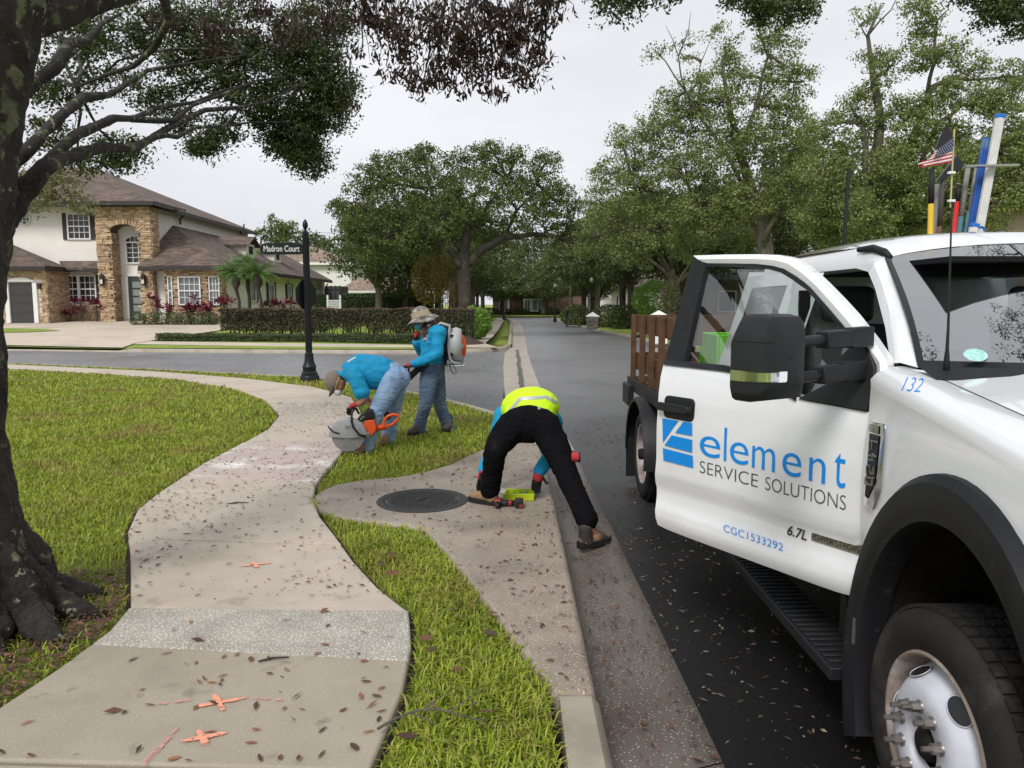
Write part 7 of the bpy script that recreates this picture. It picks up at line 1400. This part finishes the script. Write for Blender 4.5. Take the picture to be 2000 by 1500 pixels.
rb = px_blobs([(735, 40, 50, 7, .8), (800, 60, 60, 6.8, 1.2), (870, 80, 60, 6.6, 1.3), (940, 60, 60, 6.6, 1.3), (1010, 50, 55, 6.6, 1.1), (1060, 30, 40, 6.6, .6), (780, 125, 40, 6.8, .5), (850, 140, 40, 6.6, .5), (930, 130, 45, 6.6, .8), (1000, 120, 45, 6.6, .7), (1050, 110, 30, 6.6, .35), (960, 175, 25, 6.6, .22), (880, 180, 22, 6.6, .15), (1045, 155, 20, 6.6, .15), (820, 175, 20, 6.8, .12), (705, 110, 22, 7, .12), (320, 30, 35, 7.5, .35), (400, 70, 40, 7.5, .4), (470, 30, 50, 7.5, .6), (560, 60, 50, 7.8, .6), (640, 40, 45, 7.5, .5), (690, 210, 18, 9, .12), (720, 0, 60, 7, .8), (900, -10, 70, 6.8, 1), (1080, -10, 50, 6.6, .6)])
V4, cc = clumps(rb, 34, 15, .062, .068, .34, drop=.5); link('dead_foliage', quads_mesh('dead_foliage', V4), M['oak_red'], oak)
b = MB()
for (c, r, wt), q in zip(rb, cc):
    top = V(c) + V((rnd.uniform(-.1, .1), .1, r[2] + .5)); 
    for p in q[:max(2, int(len(q) * .5))]: branch(b, top.lerp(V(c), rnd.uniform(0, .8)), p, .005, .0015, 4, .1, 3)
    branch(b, top, c, .012, .005, 5)
tag(b.build('dead_twigs', M['bark_mid'], oak, smooth=True), kind='stuff')
lt = px_blobs([(60, 380, 45, 15, .8), (110, 375, 40, 15, .8), (150, 400, 25, 15, .35), (40, 340, 30, 15, .4), (90, 345, 35, 15, .5), (130, 350, 25, 15, .4), (175, 405, 14, 15, .15)])
tree('young_tree', 'thin olive-leaved young tree hiding the upper left of the stone house', [(V((-10.6, 15, -.05)), .07), (V((-10.5, 15, 1.5)), .06), (V((-10.2, 15, 2.8)), .05), (V((-9.8, 15, 3.8)), .03)], [], lt, 42, 16, .12, .085, .4, mat('olive_leaves', (.2, .2, .08), .6, var=0, trans=.3, island=[(.14, .15, .05), (.2, .2, .08), (.26, .25, .11)]), M['bark_mid'], .4, .006)
# ---- the spreading oak behind the hedge
mb_ = px_blobs([(690, 395, 42, 37, .7), (720, 350, 45, 37, .8), (760, 330, 40, 37, .8), (810, 325, 40, 38, .8), (830, 305, 26, 38, .4), (770, 385, 60, 36, 1.3), (700, 445, 45, 36, .8), (840, 370, 60, 37, 1.3), (890, 330, 40, 38, .8), (940, 320, 45, 38, .9), (955, 295, 26, 38, .4), (930, 380, 65, 36, 1.5), (1000, 345, 50, 38, 1.0), (1005, 305, 22, 38, .35), (1050, 360, 50, 38, 1.0), (1070, 315, 26, 38, .4), (1090, 400, 50, 38, 1.0), (1010, 410, 65, 37, 1.4), (1060, 440, 50, 38, .9), (860, 430, 65, 36, 1.4), (780, 455, 55, 36, 1.1), (720, 490, 35, 36, .5), (940, 440, 50, 38, .9), (830, 480, 40, 37, .6), (1120, 450, 40, 39, .7), (970, 470, 35, 40, .4), (660, 410, 22, 37, .3)])
B0 = PY(910, 612, 37); B0.z = .3
tree('spreading_oak', 'broad spreading oak rising behind the dark hedge at the street corner', [(B0, .42), (PY(908, 570, 37), .34), (PY(906, 525, 37), .33), (PY(906, 500, 37), .28), (PY(912, 450, 37), .2), (PY(925, 390, 37), .1)],
     [(PP([(905, 530, 37), (880, 490, 36.5), (840, 462, 36), (790, 440, 36)]), .22, .06), (PP([(908, 525, 37), (945, 485, 37), (985, 462, 37), (1040, 457, 37.5), (1090, 462, 38), (1130, 480, 38)]), .22, .05), (PP([(908, 500, 37), (870, 430, 37), (840, 370, 37)]), .16, .05), (PP([(985, 462, 37), (1010, 410, 37.5), (1050, 360, 38)]), .1, .04), (PP([(910, 470, 37), (955, 400, 37), (990, 350, 38)]), .14, .04)], mb_, 46, 56, .23, .125, .58, M['oak_mid'], M['bark_mid'], .2, .03)
# ---- tall thinning oaks on the right
r1 = px_blobs([(1190, 340, 40, 34, .5), (1240, 300, 50, 32, .8), (1290, 250, 48, 31, .7), (1340, 230, 50, 31, .8), (1400, 210, 50, 30, .8), (1250, 370, 60, 32, 1.2), (1330, 330, 65, 31, 1.3), (1410, 300, 65, 30, 1.3), (1480, 270, 60, 30, 1.1), (1540, 230, 45, 30, .6), (1500, 180, 45, 30, .55), (1530, 130, 34, 30, .35), (1450, 150, 34, 30, .28), (1430, 90, 26, 30, .14), (1500, 90, 28, 30, .2), (1350, 110, 22, 30, .06), (1200, 430, 60, 34, 1.1), (1280, 440, 65, 32, 1.3), (1370, 410, 65, 31, 1.3), (1460, 390, 65, 30, 1.3), (1540, 370, 60, 30, 1.2), (1560, 300, 45, 30, .7), (1170, 390, 40, 36, .5), (1150, 470, 45, 38, .7), (1240, 490, 50, 34, .8), (1340, 480, 45, 33, .7), (1440, 470, 40, 33, .6), (1200, 260, 22, 33, .12), (1370, 170, 40, 30, .35), (1310, 200, 36, 31, .3), (1420, 130, 34, 30, .25), (1490, 40, 30, 30, .25), (1540, 70, 32, 30, .25), (1330, 80, 24, 30, .06), (1290, 110, 24, 30, .06), (1400, 60, 26, 30, .08), (1570, 160, 36, 30, .3)])
B1 = V((11.0, 30.5, .1))
tree('tall_oak', 'tall thinning oak with bare upper twigs left of the truck roof', [(B1, .45), (PY(1500, 540, 30.5), .34), (PY(1490, 450, 30.5), .3), (PY(1470, 380, 30.3), .22), (PY(1440, 280, 30.2), .14), (PY(1420, 190, 30), .09), (PY(1410, 120, 30), .05)],
     [(PP([(1480, 420, 30.3), (1420, 300, 30), (1375, 240, 30), (1340, 180, 30), (1325, 110, 30), (1300, 50, 30)]), .10, .008), (PP([(1345, 190, 30), (1370, 120, 30), (1400, 50, 30)]), .035, .006), (PP([(1340, 180, 30), (1300, 120, 30), (1275, 95, 30)]), .04, .008), (PP([(1325, 110, 30), (1345, 60, 30), (1350, 20, 30)]), .03, .006), (PP([(1480, 440, 30.5), (1400, 400, 31), (1300, 380, 32), (1230, 360, 32)]), .14, .03), (PP([(1440, 300, 30), (1480, 200, 30), (1500, 110, 30), (1480, 40, 30), (1470, -20, 30)]), .09, .02), (PP([(1490, 470, 30), (1540, 380, 30), (1560, 300, 30)]), .12, .03), (PP([(1410, 420, 31), (1330, 450, 32), (1250, 470, 33)]), .1, .03)], r1, 72, 56, .20, .105, .55, M['oak_right'], M['bark_grey'], .35, .022)
r2 = px_blobs([(1610, 330, 45, 26, .7), (1640, 390, 55, 26, 1.0), (1600, 430, 50, 27, .9), (1690, 420, 60, 25, 1.2), (1660, 290, 40, 26, .45), (1700, 250, 34, 26, .35), (1700, 180, 34, 26, .3), (1710, 110, 28, 26, .16), (1740, 330, 55, 25, 1.0), (1790, 380, 60, 25, 1.2), (1780, 280, 50, 25, .8), (1800, 210, 36, 25, .5), (1800, 110, 36, 25, .45), (1805, 50, 30, 25, .35), (1790, 15, 26, 25, .25), (1850, 180, 40, 25, .5), (1860, 250, 48, 25, .7), (1880, 330, 60, 24, 1.2), (1950, 300, 60, 24, 1.2), (1960, 220, 50, 24, .8), (1985, 150, 40, 24, .5), (1930, 400, 60, 24, 1.1), (1850, 420, 55, 25, 1.0), (1990, 380, 50, 24, .9), (1760, 440, 50, 26, .9), (1640, 460, 45, 27, .7), (2040, 280, 70, 24, 1.2), (1580, 260, 30, 27, .2), (1690, 40, 30, 26, .12), (1740, 130, 34, 25.5, .3), (1660, 200, 34, 26, .25), (1620, 240, 34, 26, .3), (1860, 100, 34, 25, .3), (1900, 130, 34, 25, .3), (1920, 190, 36, 24.5, .4), (1750, 220, 34, 25.5, .35)])
B2 = V((13.6, 26, .15))
tree('tall_oak', 'tall pale-barked oak with long bare leaders behind the truck roof', [(B2, .42), (PY(1750, 500, 26), .32), (PY(1735, 400, 26), .26), (PY(1712, 310, 26), .19), (PY(1720, 230, 26), .14), (PY(1705, 150, 26), .10), (PY(1695, 70, 26), .06), (PY(1720, 10, 26), .03)],
     [(PP([(1700, 90, 26), (1680, 50, 26), (1665, 30, 26)]), .03, .006), (PP([(1695, 70, 26), (1740, 20, 26), (1755, -10, 26)]), .035, .01), (PP([(1740, 420, 26), (1690, 340, 26), (1684, 240, 26)]), .14, .09), (PP([(1745, 430, 26), (1800, 220, 25.5), (1820, 170, 25.3), (1860, 150, 25), (1920, 155, 25)]), .15, .03), (PP([(1810, 190, 25.4), (1825, 120, 25), (1830, 40, 25), (1850, 20, 25)]), .07, .02), (PP([(1750, 450, 26), (1830, 240, 25), (1880, 205, 25), (1915, 207, 25)]), .1, .03), (PP([(1750, 470, 26), (1860, 380, 25), (1950, 300, 24)]), .14, .04), (PP([(1740, 440, 26), (1660, 400, 26), (1600, 360, 26)]), .12, .03)], r2, 70, 56, .175, .092, .55, M['oak_right'], M['bark_grey'], .35, .02)
# ---- street trees receding on both sides (one built, the others copies of it turned and scaled)
def street_tree(seed, label, mleaf, mbark, lean=0):
    global rnd, nr; rnd = random.Random(seed); nr = np.random.default_rng(seed); bl = []
    for k in range(34):
        a = rnd.uniform(0, 6.28); r_ = rnd.uniform(.5, 4.2); z = 3.4 + rnd.uniform(0, 4.6) * (1 - (r_ / 5.5) ** 2) + .1 * r_; bl.append(((r_ * math.cos(a), r_ * math.sin(a), z), (1.25, 1.25, .85), 1.0))
    lm = []
    for k in range(7): a = k * .9 + rnd.uniform(-.2, .2); r_ = rnd.uniform(2.2, 3.8); lm.append(([V((0, 0, 2.0 + .25 * k)), V((r_ * .35 * math.cos(a), r_ * .35 * math.sin(a), 3.3 + .2 * k)), V((r_ * math.cos(a), r_ * math.sin(a), 5.0 + rnd.uniform(0, 1.2)))], .13, .04))
    return tree('street_tree', label, [(V((0, 0, -.1)), .34), (V((.02, 0, .5)), .25), (V((.05, .03, 2.2)), .22), (V((0, 0, 4.2)), .15), (V((.1, 0, 6.5)), .06)], lm, bl, 15, 22, .30, .24, .55, mleaf, mbark, .2, .03, group='street trees receding on both sides')
trees = [street_tree(31, 'x', M['oak_mid'], M['bark_mid']), street_tree(47, 'x', M['far_leaf'], M['bark_grey'])]
spots = [(-4.6, 46, 0, .95, 'dark-trunked street tree on the left, first beyond the spreading oak'), (-4.4, 54, 1, 1.0, 'left-hand street tree, second beyond the spreading oak'), (-4.6, 63, 0, 1.0, 'left-hand street tree, third beyond the spreading oak'), (-5, 74, 1, 1.05, 'left-hand street tree nearest the end of the street'), (9.4, 44, 1, 1.05, 'pale-trunked street tree on the right beside the stone pillar'), (8.0, 50, 1, 1.0, 'right-hand street tree just past the stone pillar'), (8.6, 58, 0, 1.1, 'right-hand street tree by the nearer lamp post'), (7.6, 66, 1, 1.0, 'right-hand street tree by the farther lamp post'), (7.2, 75, 0, 1.1, 'right-hand street tree nearest the end of the street'), (13.5, 54, 0, 1.1, 'tree in the right front garden behind the street row'), (15, 40, 1, 1.15, 'garden tree behind the bright round shrub'), (-1.5, 106, 0, 1.0, 'tree in front of the left part of the brick house'), (4.5, 106, 1, 1.1, 'tree in front of the middle of the brick house'), (11.5, 104, 0, 1.0, 'tree at the right end of the brick house'), (-11, 100, 1, 1.2, 'far tree left of the brick house'), (22, 100, 0, 1.3, 'far tree at the right end of the cross street'), (-9, 60, 0, 1.15, 'garden tree behind the clipped green hedge'), (-12.5, 92, 1, 1.4, 'big tree right of the white neighbour house'), (-33, 110, 0, 1.5, 'large far tree behind the white neighbour house'), (-22, 120, 1, 1.5, 'large far tree behind the tan roof'), (22, 40, 0, 1.2, 'tree before the peach house on the right'), (28, 66, 1, 1.4, 'tall tree behind the brown-roofed house'), (34, 48, 0, 1.4, 'tree at the far right behind the truck cab'), (3, 135, 1, 1.6, 'tall tree behind the brick house'), (14, 132, 0, 1.6, 'tall tree behind the right end of the brick house'), (-10, 134, 0, 1.6, 'tall tree behind the left end of the brick house'), (-7.5, 42, 1, .8, 'small tree right behind the clipped hedge'), (-3.2, 82, 0, 1.0, 'left-hand street tree last but one before the cross street'), (-3.6, 68, 1, .95, 'left-hand street tree halfway to the cross street'), (6.6, 84, 1, 1.0, 'right-hand street tree at the cross street corner'), (8.2, 71, 0, .9, 'slim right-hand street tree halfway to the cross street'), (-7, 95, 0, 1.1, 'tree on the far corner left of the cross street'), (10, 96, 1, 1.1, 'tree on the far corner right of the cross street'), (12, 47, 0, 1.0, 'shady garden tree behind the stone pillar'), (-6.5, 103, 1, 1.1, 'low tree filling the gap left of the brick house'), (-4.2, 90, 0, .9, 'dark tree just before the cross street on the left')]
used = set()
for x, y, k, s, lab in spots:
    o = trees[k] if k not in used else copy_tree(trees[k]); used.add(k); o.location = (x, y, lot(x, y) - .02); o.rotation_euler = (0, 0, rnd.uniform(0, 6.28)); o.scale = (s, s, s * rnd.uniform(.95, 1.1)) if not (98 < y < 108 and abs(x) < 15) else (s * 1.35, s * 1.2, s * .72); o['label'] = lab
rnd = random.Random(5); nr = np.random.default_rng(5)
# ---- hedges
def hedge(name, label, P0, P1, z0, z1, dep, n, l, m, mtop=None, gappy=0, stems=0, rough=.07):
    P0, P1 = V(P0), V(P1); d = (P1 - P0); L_ = d.length; d.normalize(); s = V((-d.y, d.x, 0)); rt = empty(name, tuple((P0 + P1) / 2), label, 'hedge')
    u = nr.uniform(0, L_, n); face = nr.uniform(0, 1, n); v = nr.uniform(-1, 1, n); w_ = nr.uniform(0, 1, n)
    dep_ = np.where(face < .55, -1 + np.abs(nr.normal(0, .10, n)), v); hz = np.where((face >= .55) & (face < .85), 1 - np.abs(nr.normal(0, .05, n)), w_)
    if gappy: lo = np.array([gappy * (.55 + .75 * abs(mnoise.noise((a * .9, 7, 0))) * 1.6) for a in u]); keep = (hz > lo) | (nr.uniform(0, 1, n) < .06); u, dep_, hz = u[keep], dep_[keep], hz[keep]
    wob = np.array([mnoise.noise((a * 1.3, b_ * 3, 1)) for a, b_ in zip(u, hz)]) * rough; bz = np.array([lot(P0.x + d.x * a, P0.y + d.y * a) for a in u])
    P = np.array(P0)[None] + np.array(d)[None] * u[:, None] + np.array(s)[None] * (-dep_ * -dep / 2 + wob)[:, None]; P[:, 2] = bz * (1 if z0 is None else 0) + (0 if z0 is None else z0) + hz * ((z1 - (bz if z0 is None else z0)) + wob)
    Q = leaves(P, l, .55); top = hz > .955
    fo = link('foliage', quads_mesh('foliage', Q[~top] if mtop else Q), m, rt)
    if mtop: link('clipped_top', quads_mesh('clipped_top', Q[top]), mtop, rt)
    # leafy core that keeps the hedge from being see-through
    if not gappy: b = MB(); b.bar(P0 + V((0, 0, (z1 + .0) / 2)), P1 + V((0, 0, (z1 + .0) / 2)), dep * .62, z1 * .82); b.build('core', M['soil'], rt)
    if stems:
        b = MB()
        for k in range(stems): a = rnd.uniform(0, L_); c = P0 + d * a + s * rnd.uniform(-.2, .2); c.z = lot(c.x, c.y) - .02; t = c + V((rnd.uniform(-.35, .35), rnd.uniform(-.2, .2), rnd.uniform(.7, 1.1))); branch(b, c, t, .022, .008, 5, .08, 3)
        b.build('stems', M['bark_mid'], rt, smooth=True)
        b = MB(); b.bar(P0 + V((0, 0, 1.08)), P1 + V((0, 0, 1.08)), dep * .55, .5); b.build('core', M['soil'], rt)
    return rt
hl, hr = PY(442, 600, 31.8), PY(924, 612, 30.6)
hedge('dark_hedge', 'long dark clipped hedge with leggy bare stems in front of the houses', (hl.x, 31.8, 0), (hr.x, 30.6, 0), None, 1.42, 1.2, 46000, .085, M['hedge'], M['hedge_top'], gappy=.36, stems=230)
cl_, cr2 = PY(668, 573, 46), PY(846, 575, 46); hedge('clipped_hedge', 'tall neatly clipped green hedge behind the white gate', (cl_.x, 46, 0), (cr2.x, 46, 0), .4, cl_.z - .4 + .4, 1.2, 14000, .09, M['hedge_green'])
c1, c2 = PY(615, 575, 46.5), PY(640, 575, 46.5); hedge('clipped_hedge', 'short piece of clipped green hedge left of the white gate', (c1.x, 46.5, 0), (c2.x, 46.5, 0), .4, c1.z, 1.0, 2500, .09, M['hedge_green'])
gc0, gc1 = G(255, 682), G(935, 672); hedge('border_hedge', 'low green groundcover border along the far pavement', (-14.3, 30.2, 0), (-2.3, 29.6, 0), None, .42, 1.0, 20000, .06, M['groundcover'], rough=.1)
# ---- palms, cordylines, shrubs
def palm(px, pyc, pyb, Y, label, k=1.0):
    c = PY(px, pyc, Y); g = V((c.x + .1, Y, lot(c.x, Y))); rt = empty('date_palm', tuple(g), label, 'palm', 'date palms by the bay window'); b = MB(); b.tube([g, g.lerp(c, .5) + V((.08, 0, 0)), c - V((0, 0, .75)), c - V((0, 0, .45)), c - V((0, 0, .05))], [.09, .07, .09, .22, .12], 10); b.build('trunk', M['bark_mid'], rt, smooth=True); out = []
    for f in range(34):
        a = rnd.uniform(0, 6.28); el = rnd.uniform(-.15, 1.25); L_ = rnd.uniform(1.1, 1.5) * k; P = []; v = V((math.cos(a) * math.cos(el), math.sin(a) * math.cos(el), math.sin(el))); p = c.copy()
        for i in range(9): P.append(p.copy()); p = p + v * L_ / 8; v = (v + V((0, 0, -.17))).normalized()
        for i in range(1, 9):
            for s_ in (-1, 1):
                for q in (0, .5):
                    t = (P[i] - P[i - 1]).normalized(); sd = t.cross(V((0, 0, 1))).normalized() * s_; ll = .30 * (1 - abs(i - 4) / 6); o_ = P[i - 1].lerp(P[i], q); e_ = o_ + sd * ll * .8 + t * ll * .6 - V((0, 0, .09)); n_ = V((0, 0, .02)); out.append([o_ - t * .022, o_ + t * .022, e_ + n_ * .2, e_ - n_ * .2])
    link('fronds', quads_mesh('fronds', np.array([[tuple(p) for p in q] for q in out])), M['palm'], rt)
palm(460, 535, 600, 36.5, 'left one of the three feathery palms by the bay window', .85); palm(480, 522, 600, 36.9, 'middle and tallest of the three feathery palms', .95); palm(503, 535, 600, 36.4, 'right one of the three feathery palms by the bay window', .9)
def cordyline(px, py, Y, label, h):
    c = PY(px, py, Y); g = V((c.x, Y, lot(c.x, Y))); rt = empty('cordyline', tuple(g), label, 'plant', 'cordylines along the house front'); b = MB(); out = []
    for k in range(4):
        t = g + V((rnd.uniform(-.3, .3), rnd.uniform(-.2, .2), h * rnd.uniform(.5, 1.0))); b.tube([g + V((rnd.uniform(-.1, .1), 0, 0)), g.lerp(t, .6), t], [.02, .018, .014], 5)
        for q in range(16): a = rnd.uniform(0, 6.28); el = rnd.uniform(-.1, 1.3); d = V((math.cos(a) * math.cos(el), math.sin(a) * math.cos(el), math.sin(el))); L_ = rnd.uniform(.3, .5); s_ = d.cross(V((0, 0, 1))).normalized() * .045; m_ = t + d * L_ * .55; e_ = t + d * L_ - V((0, 0, .07)); out.append([t, m_ + s_, e_, m_ - s_])
    b.build('stems', M['bark_mid'], rt); link('leaves', quads_mesh('leaves', np.array([[tuple(p) for p in q] for q in out])), M['ti'], rt)
for i, (px, py, Y, h, lab) in enumerate([(103, 590, 40.3, 1.1, 'dark red cordyline beside the garage wall'), (132, 600, 40.3, .8, 'small dark cordyline under the double window, left'), (157, 590, 40.3, 1.2, 'red cordyline under the middle of the double window'), (188, 592, 40.2, 1.1, 'red cordyline against the left tower pier'), (302, 585, 38.6, 1.5, 'tall pink cordyline beside the right tower pier'), (322, 602, 38.4, .9, 'short pink cordyline left of the bay'), (368, 600, 38.3, 1.2, 'pink cordyline in front of the bay window, left'), (372, 580, 38.5, 1.4, 'tall pink cordyline in front of the bay window'), (397, 598, 38.3, 1.1, 'pink cordyline in front of the bay pier'), (410, 598, 38.4, 1.1, 'pink cordyline under the right bay window'), (433, 590, 38.2, 1.3, 'pink cordyline at the right corner of the bay'), (445, 586, 38.0, 1.4, 'green and pink cordyline left of the palms'), (520, 588, 38.5, 1.3, 'dark red cordyline just right of the palms'), (548, 592, 39, 1.1, 'dark cordyline by the side wall'), (562, 588, 39.2, 1.3, 'bright red cordyline by the side wall')]): cordyline(px, py, Y, lab, h)
def shrub(name, label, c, r, n, l, m, wd=.5, cat='shrub', stems=None, hollow=.8):
    rt = empty(name, (c[0], c[1], 0.02), label, cat); d = nr.normal(size=(n, 3)); d /= np.linalg.norm(d, axis=1)[:, None]; q = d * (1 - np.abs(nr.normal(0, .14, n)))[:, None]; wob = np.array([1 + .13 * mnoise.noise((a * 2.2, b_ * 2.2, e_ * 2.2)) for a, b_, e_ in q]); P = np.array(c)[None] + q * np.array(r)[None] * wob[:, None]; P = P[P[:, 2] > .03]
    link('foliage', quads_mesh('foliage', leaves(P, l, wd)), m, rt); b = MB()
    for k in range(6): branch(b, (c[0] + rnd.uniform(-.1, .1), c[1], 0), (c[0] + rnd.uniform(-.6, .6) * r[0], c[1] + rnd.uniform(-.5, .5) * r[1], c[2] + rnd.uniform(-.2, .5) * r[2]), stems or .03, .008, 5, .1, 3)
    b.build('stems', M['bark_mid'], rt, smooth=True); return rt
p = PY(1280, 585, 36); shrub('round_shrub', 'bright green clipped round shrub right of the street', tuple(p), (1.12, 1.1, .95), 9000, .10, M['lime_leaf'])
p = PY(1308, 575, 33); shrub('brown_shrub', 'thin brown-leaved shrub in front of the round green one', tuple(p), (.45, .45, 1.0), 900, .10, M['yellow_leaf'] if False else mat('brown_shrub_leaves', (.12, .08, .06), .7, var=0, island=[(.13, .08, .06), (.08, .07, .04), (.16, .12, .08)]))
p = PY(932, 612, 36); shrub('leafy_shrub', 'bright green leafy shrub at the right end of the dark hedge', (p.x, 33.5, .75), (.8, .8, .75), 2600, .14, M['lime_leaf'])
for px, lab in ((838, 'yellowing crape myrtle behind the dark hedge, left of two'), (876, 'yellowing crape myrtle behind the hedge beside the oak trunk')):
    p = PY(px, 545, 38.5); shrub('crape_myrtle', lab, tuple(p), (.95, .9, 1.35), 2600, .10, M['yellow_leaf'], stems=.06)
p = PY(790, 520, 44); shrub('dark_tree', 'dark rounded tree above the clipped hedge', tuple(p), (2.3, 2.0, 1.9), 9000, .16, M['far_leaf'], cat='tree', stems=.14)
for k, (px, w_) in enumerate([(1230, 1.6), (1190, 1.4), (1255, 1.2), (1125, 1.2)]): p = PY(px, 605, 48 + 3 * k); shrub('garden_shrub', ['dark garden shrub left of the round green shrub', 'dark garden shrub by the pale street tree', 'low dark shrub beside the white pillar', 'low shrub far down the right pavement'][k], (p.x, 48 + 3 * k, .7), (w_, 1, .9), 2600, .16, M['far_leaf'])
for k, px in enumerate((955, 1010, 1075)): p = PY(px, 606, 109); shrub('foundation_shrub', ['low clipped shrub before the left brick window', 'low shrub before the brick house door', 'low clipped shrub before the right brick window'][k], (p.x, 109, .5), (1.8, .8, .6), 900, .25, M['far_leaf'])
for k in range(7): x = -19.2 + k * .62; shrub('bed_plant', 'scruffy low plant in the bed below the bay window, number %d from the tower' % (k + 1) if False else ['first', 'second', 'third', 'fourth', 'fifth', 'sixth', 'seventh'][k] + ' scruffy low bed plant counting right from the tower', (x, 38.1, .82), (.42, .35, .38), 420, .11, M['groundcover'], cat='plant')
mu = MB().lathe([(.001, .38), (.5, .3), (.9, .14), (1.25, -.02)], (-2.3, 29.9, .02), n=24); tag(mu.build('mulch_mound', M['soil'], smooth=True), 'mound of brown mulch at the right end of the hedge', 'mulch')
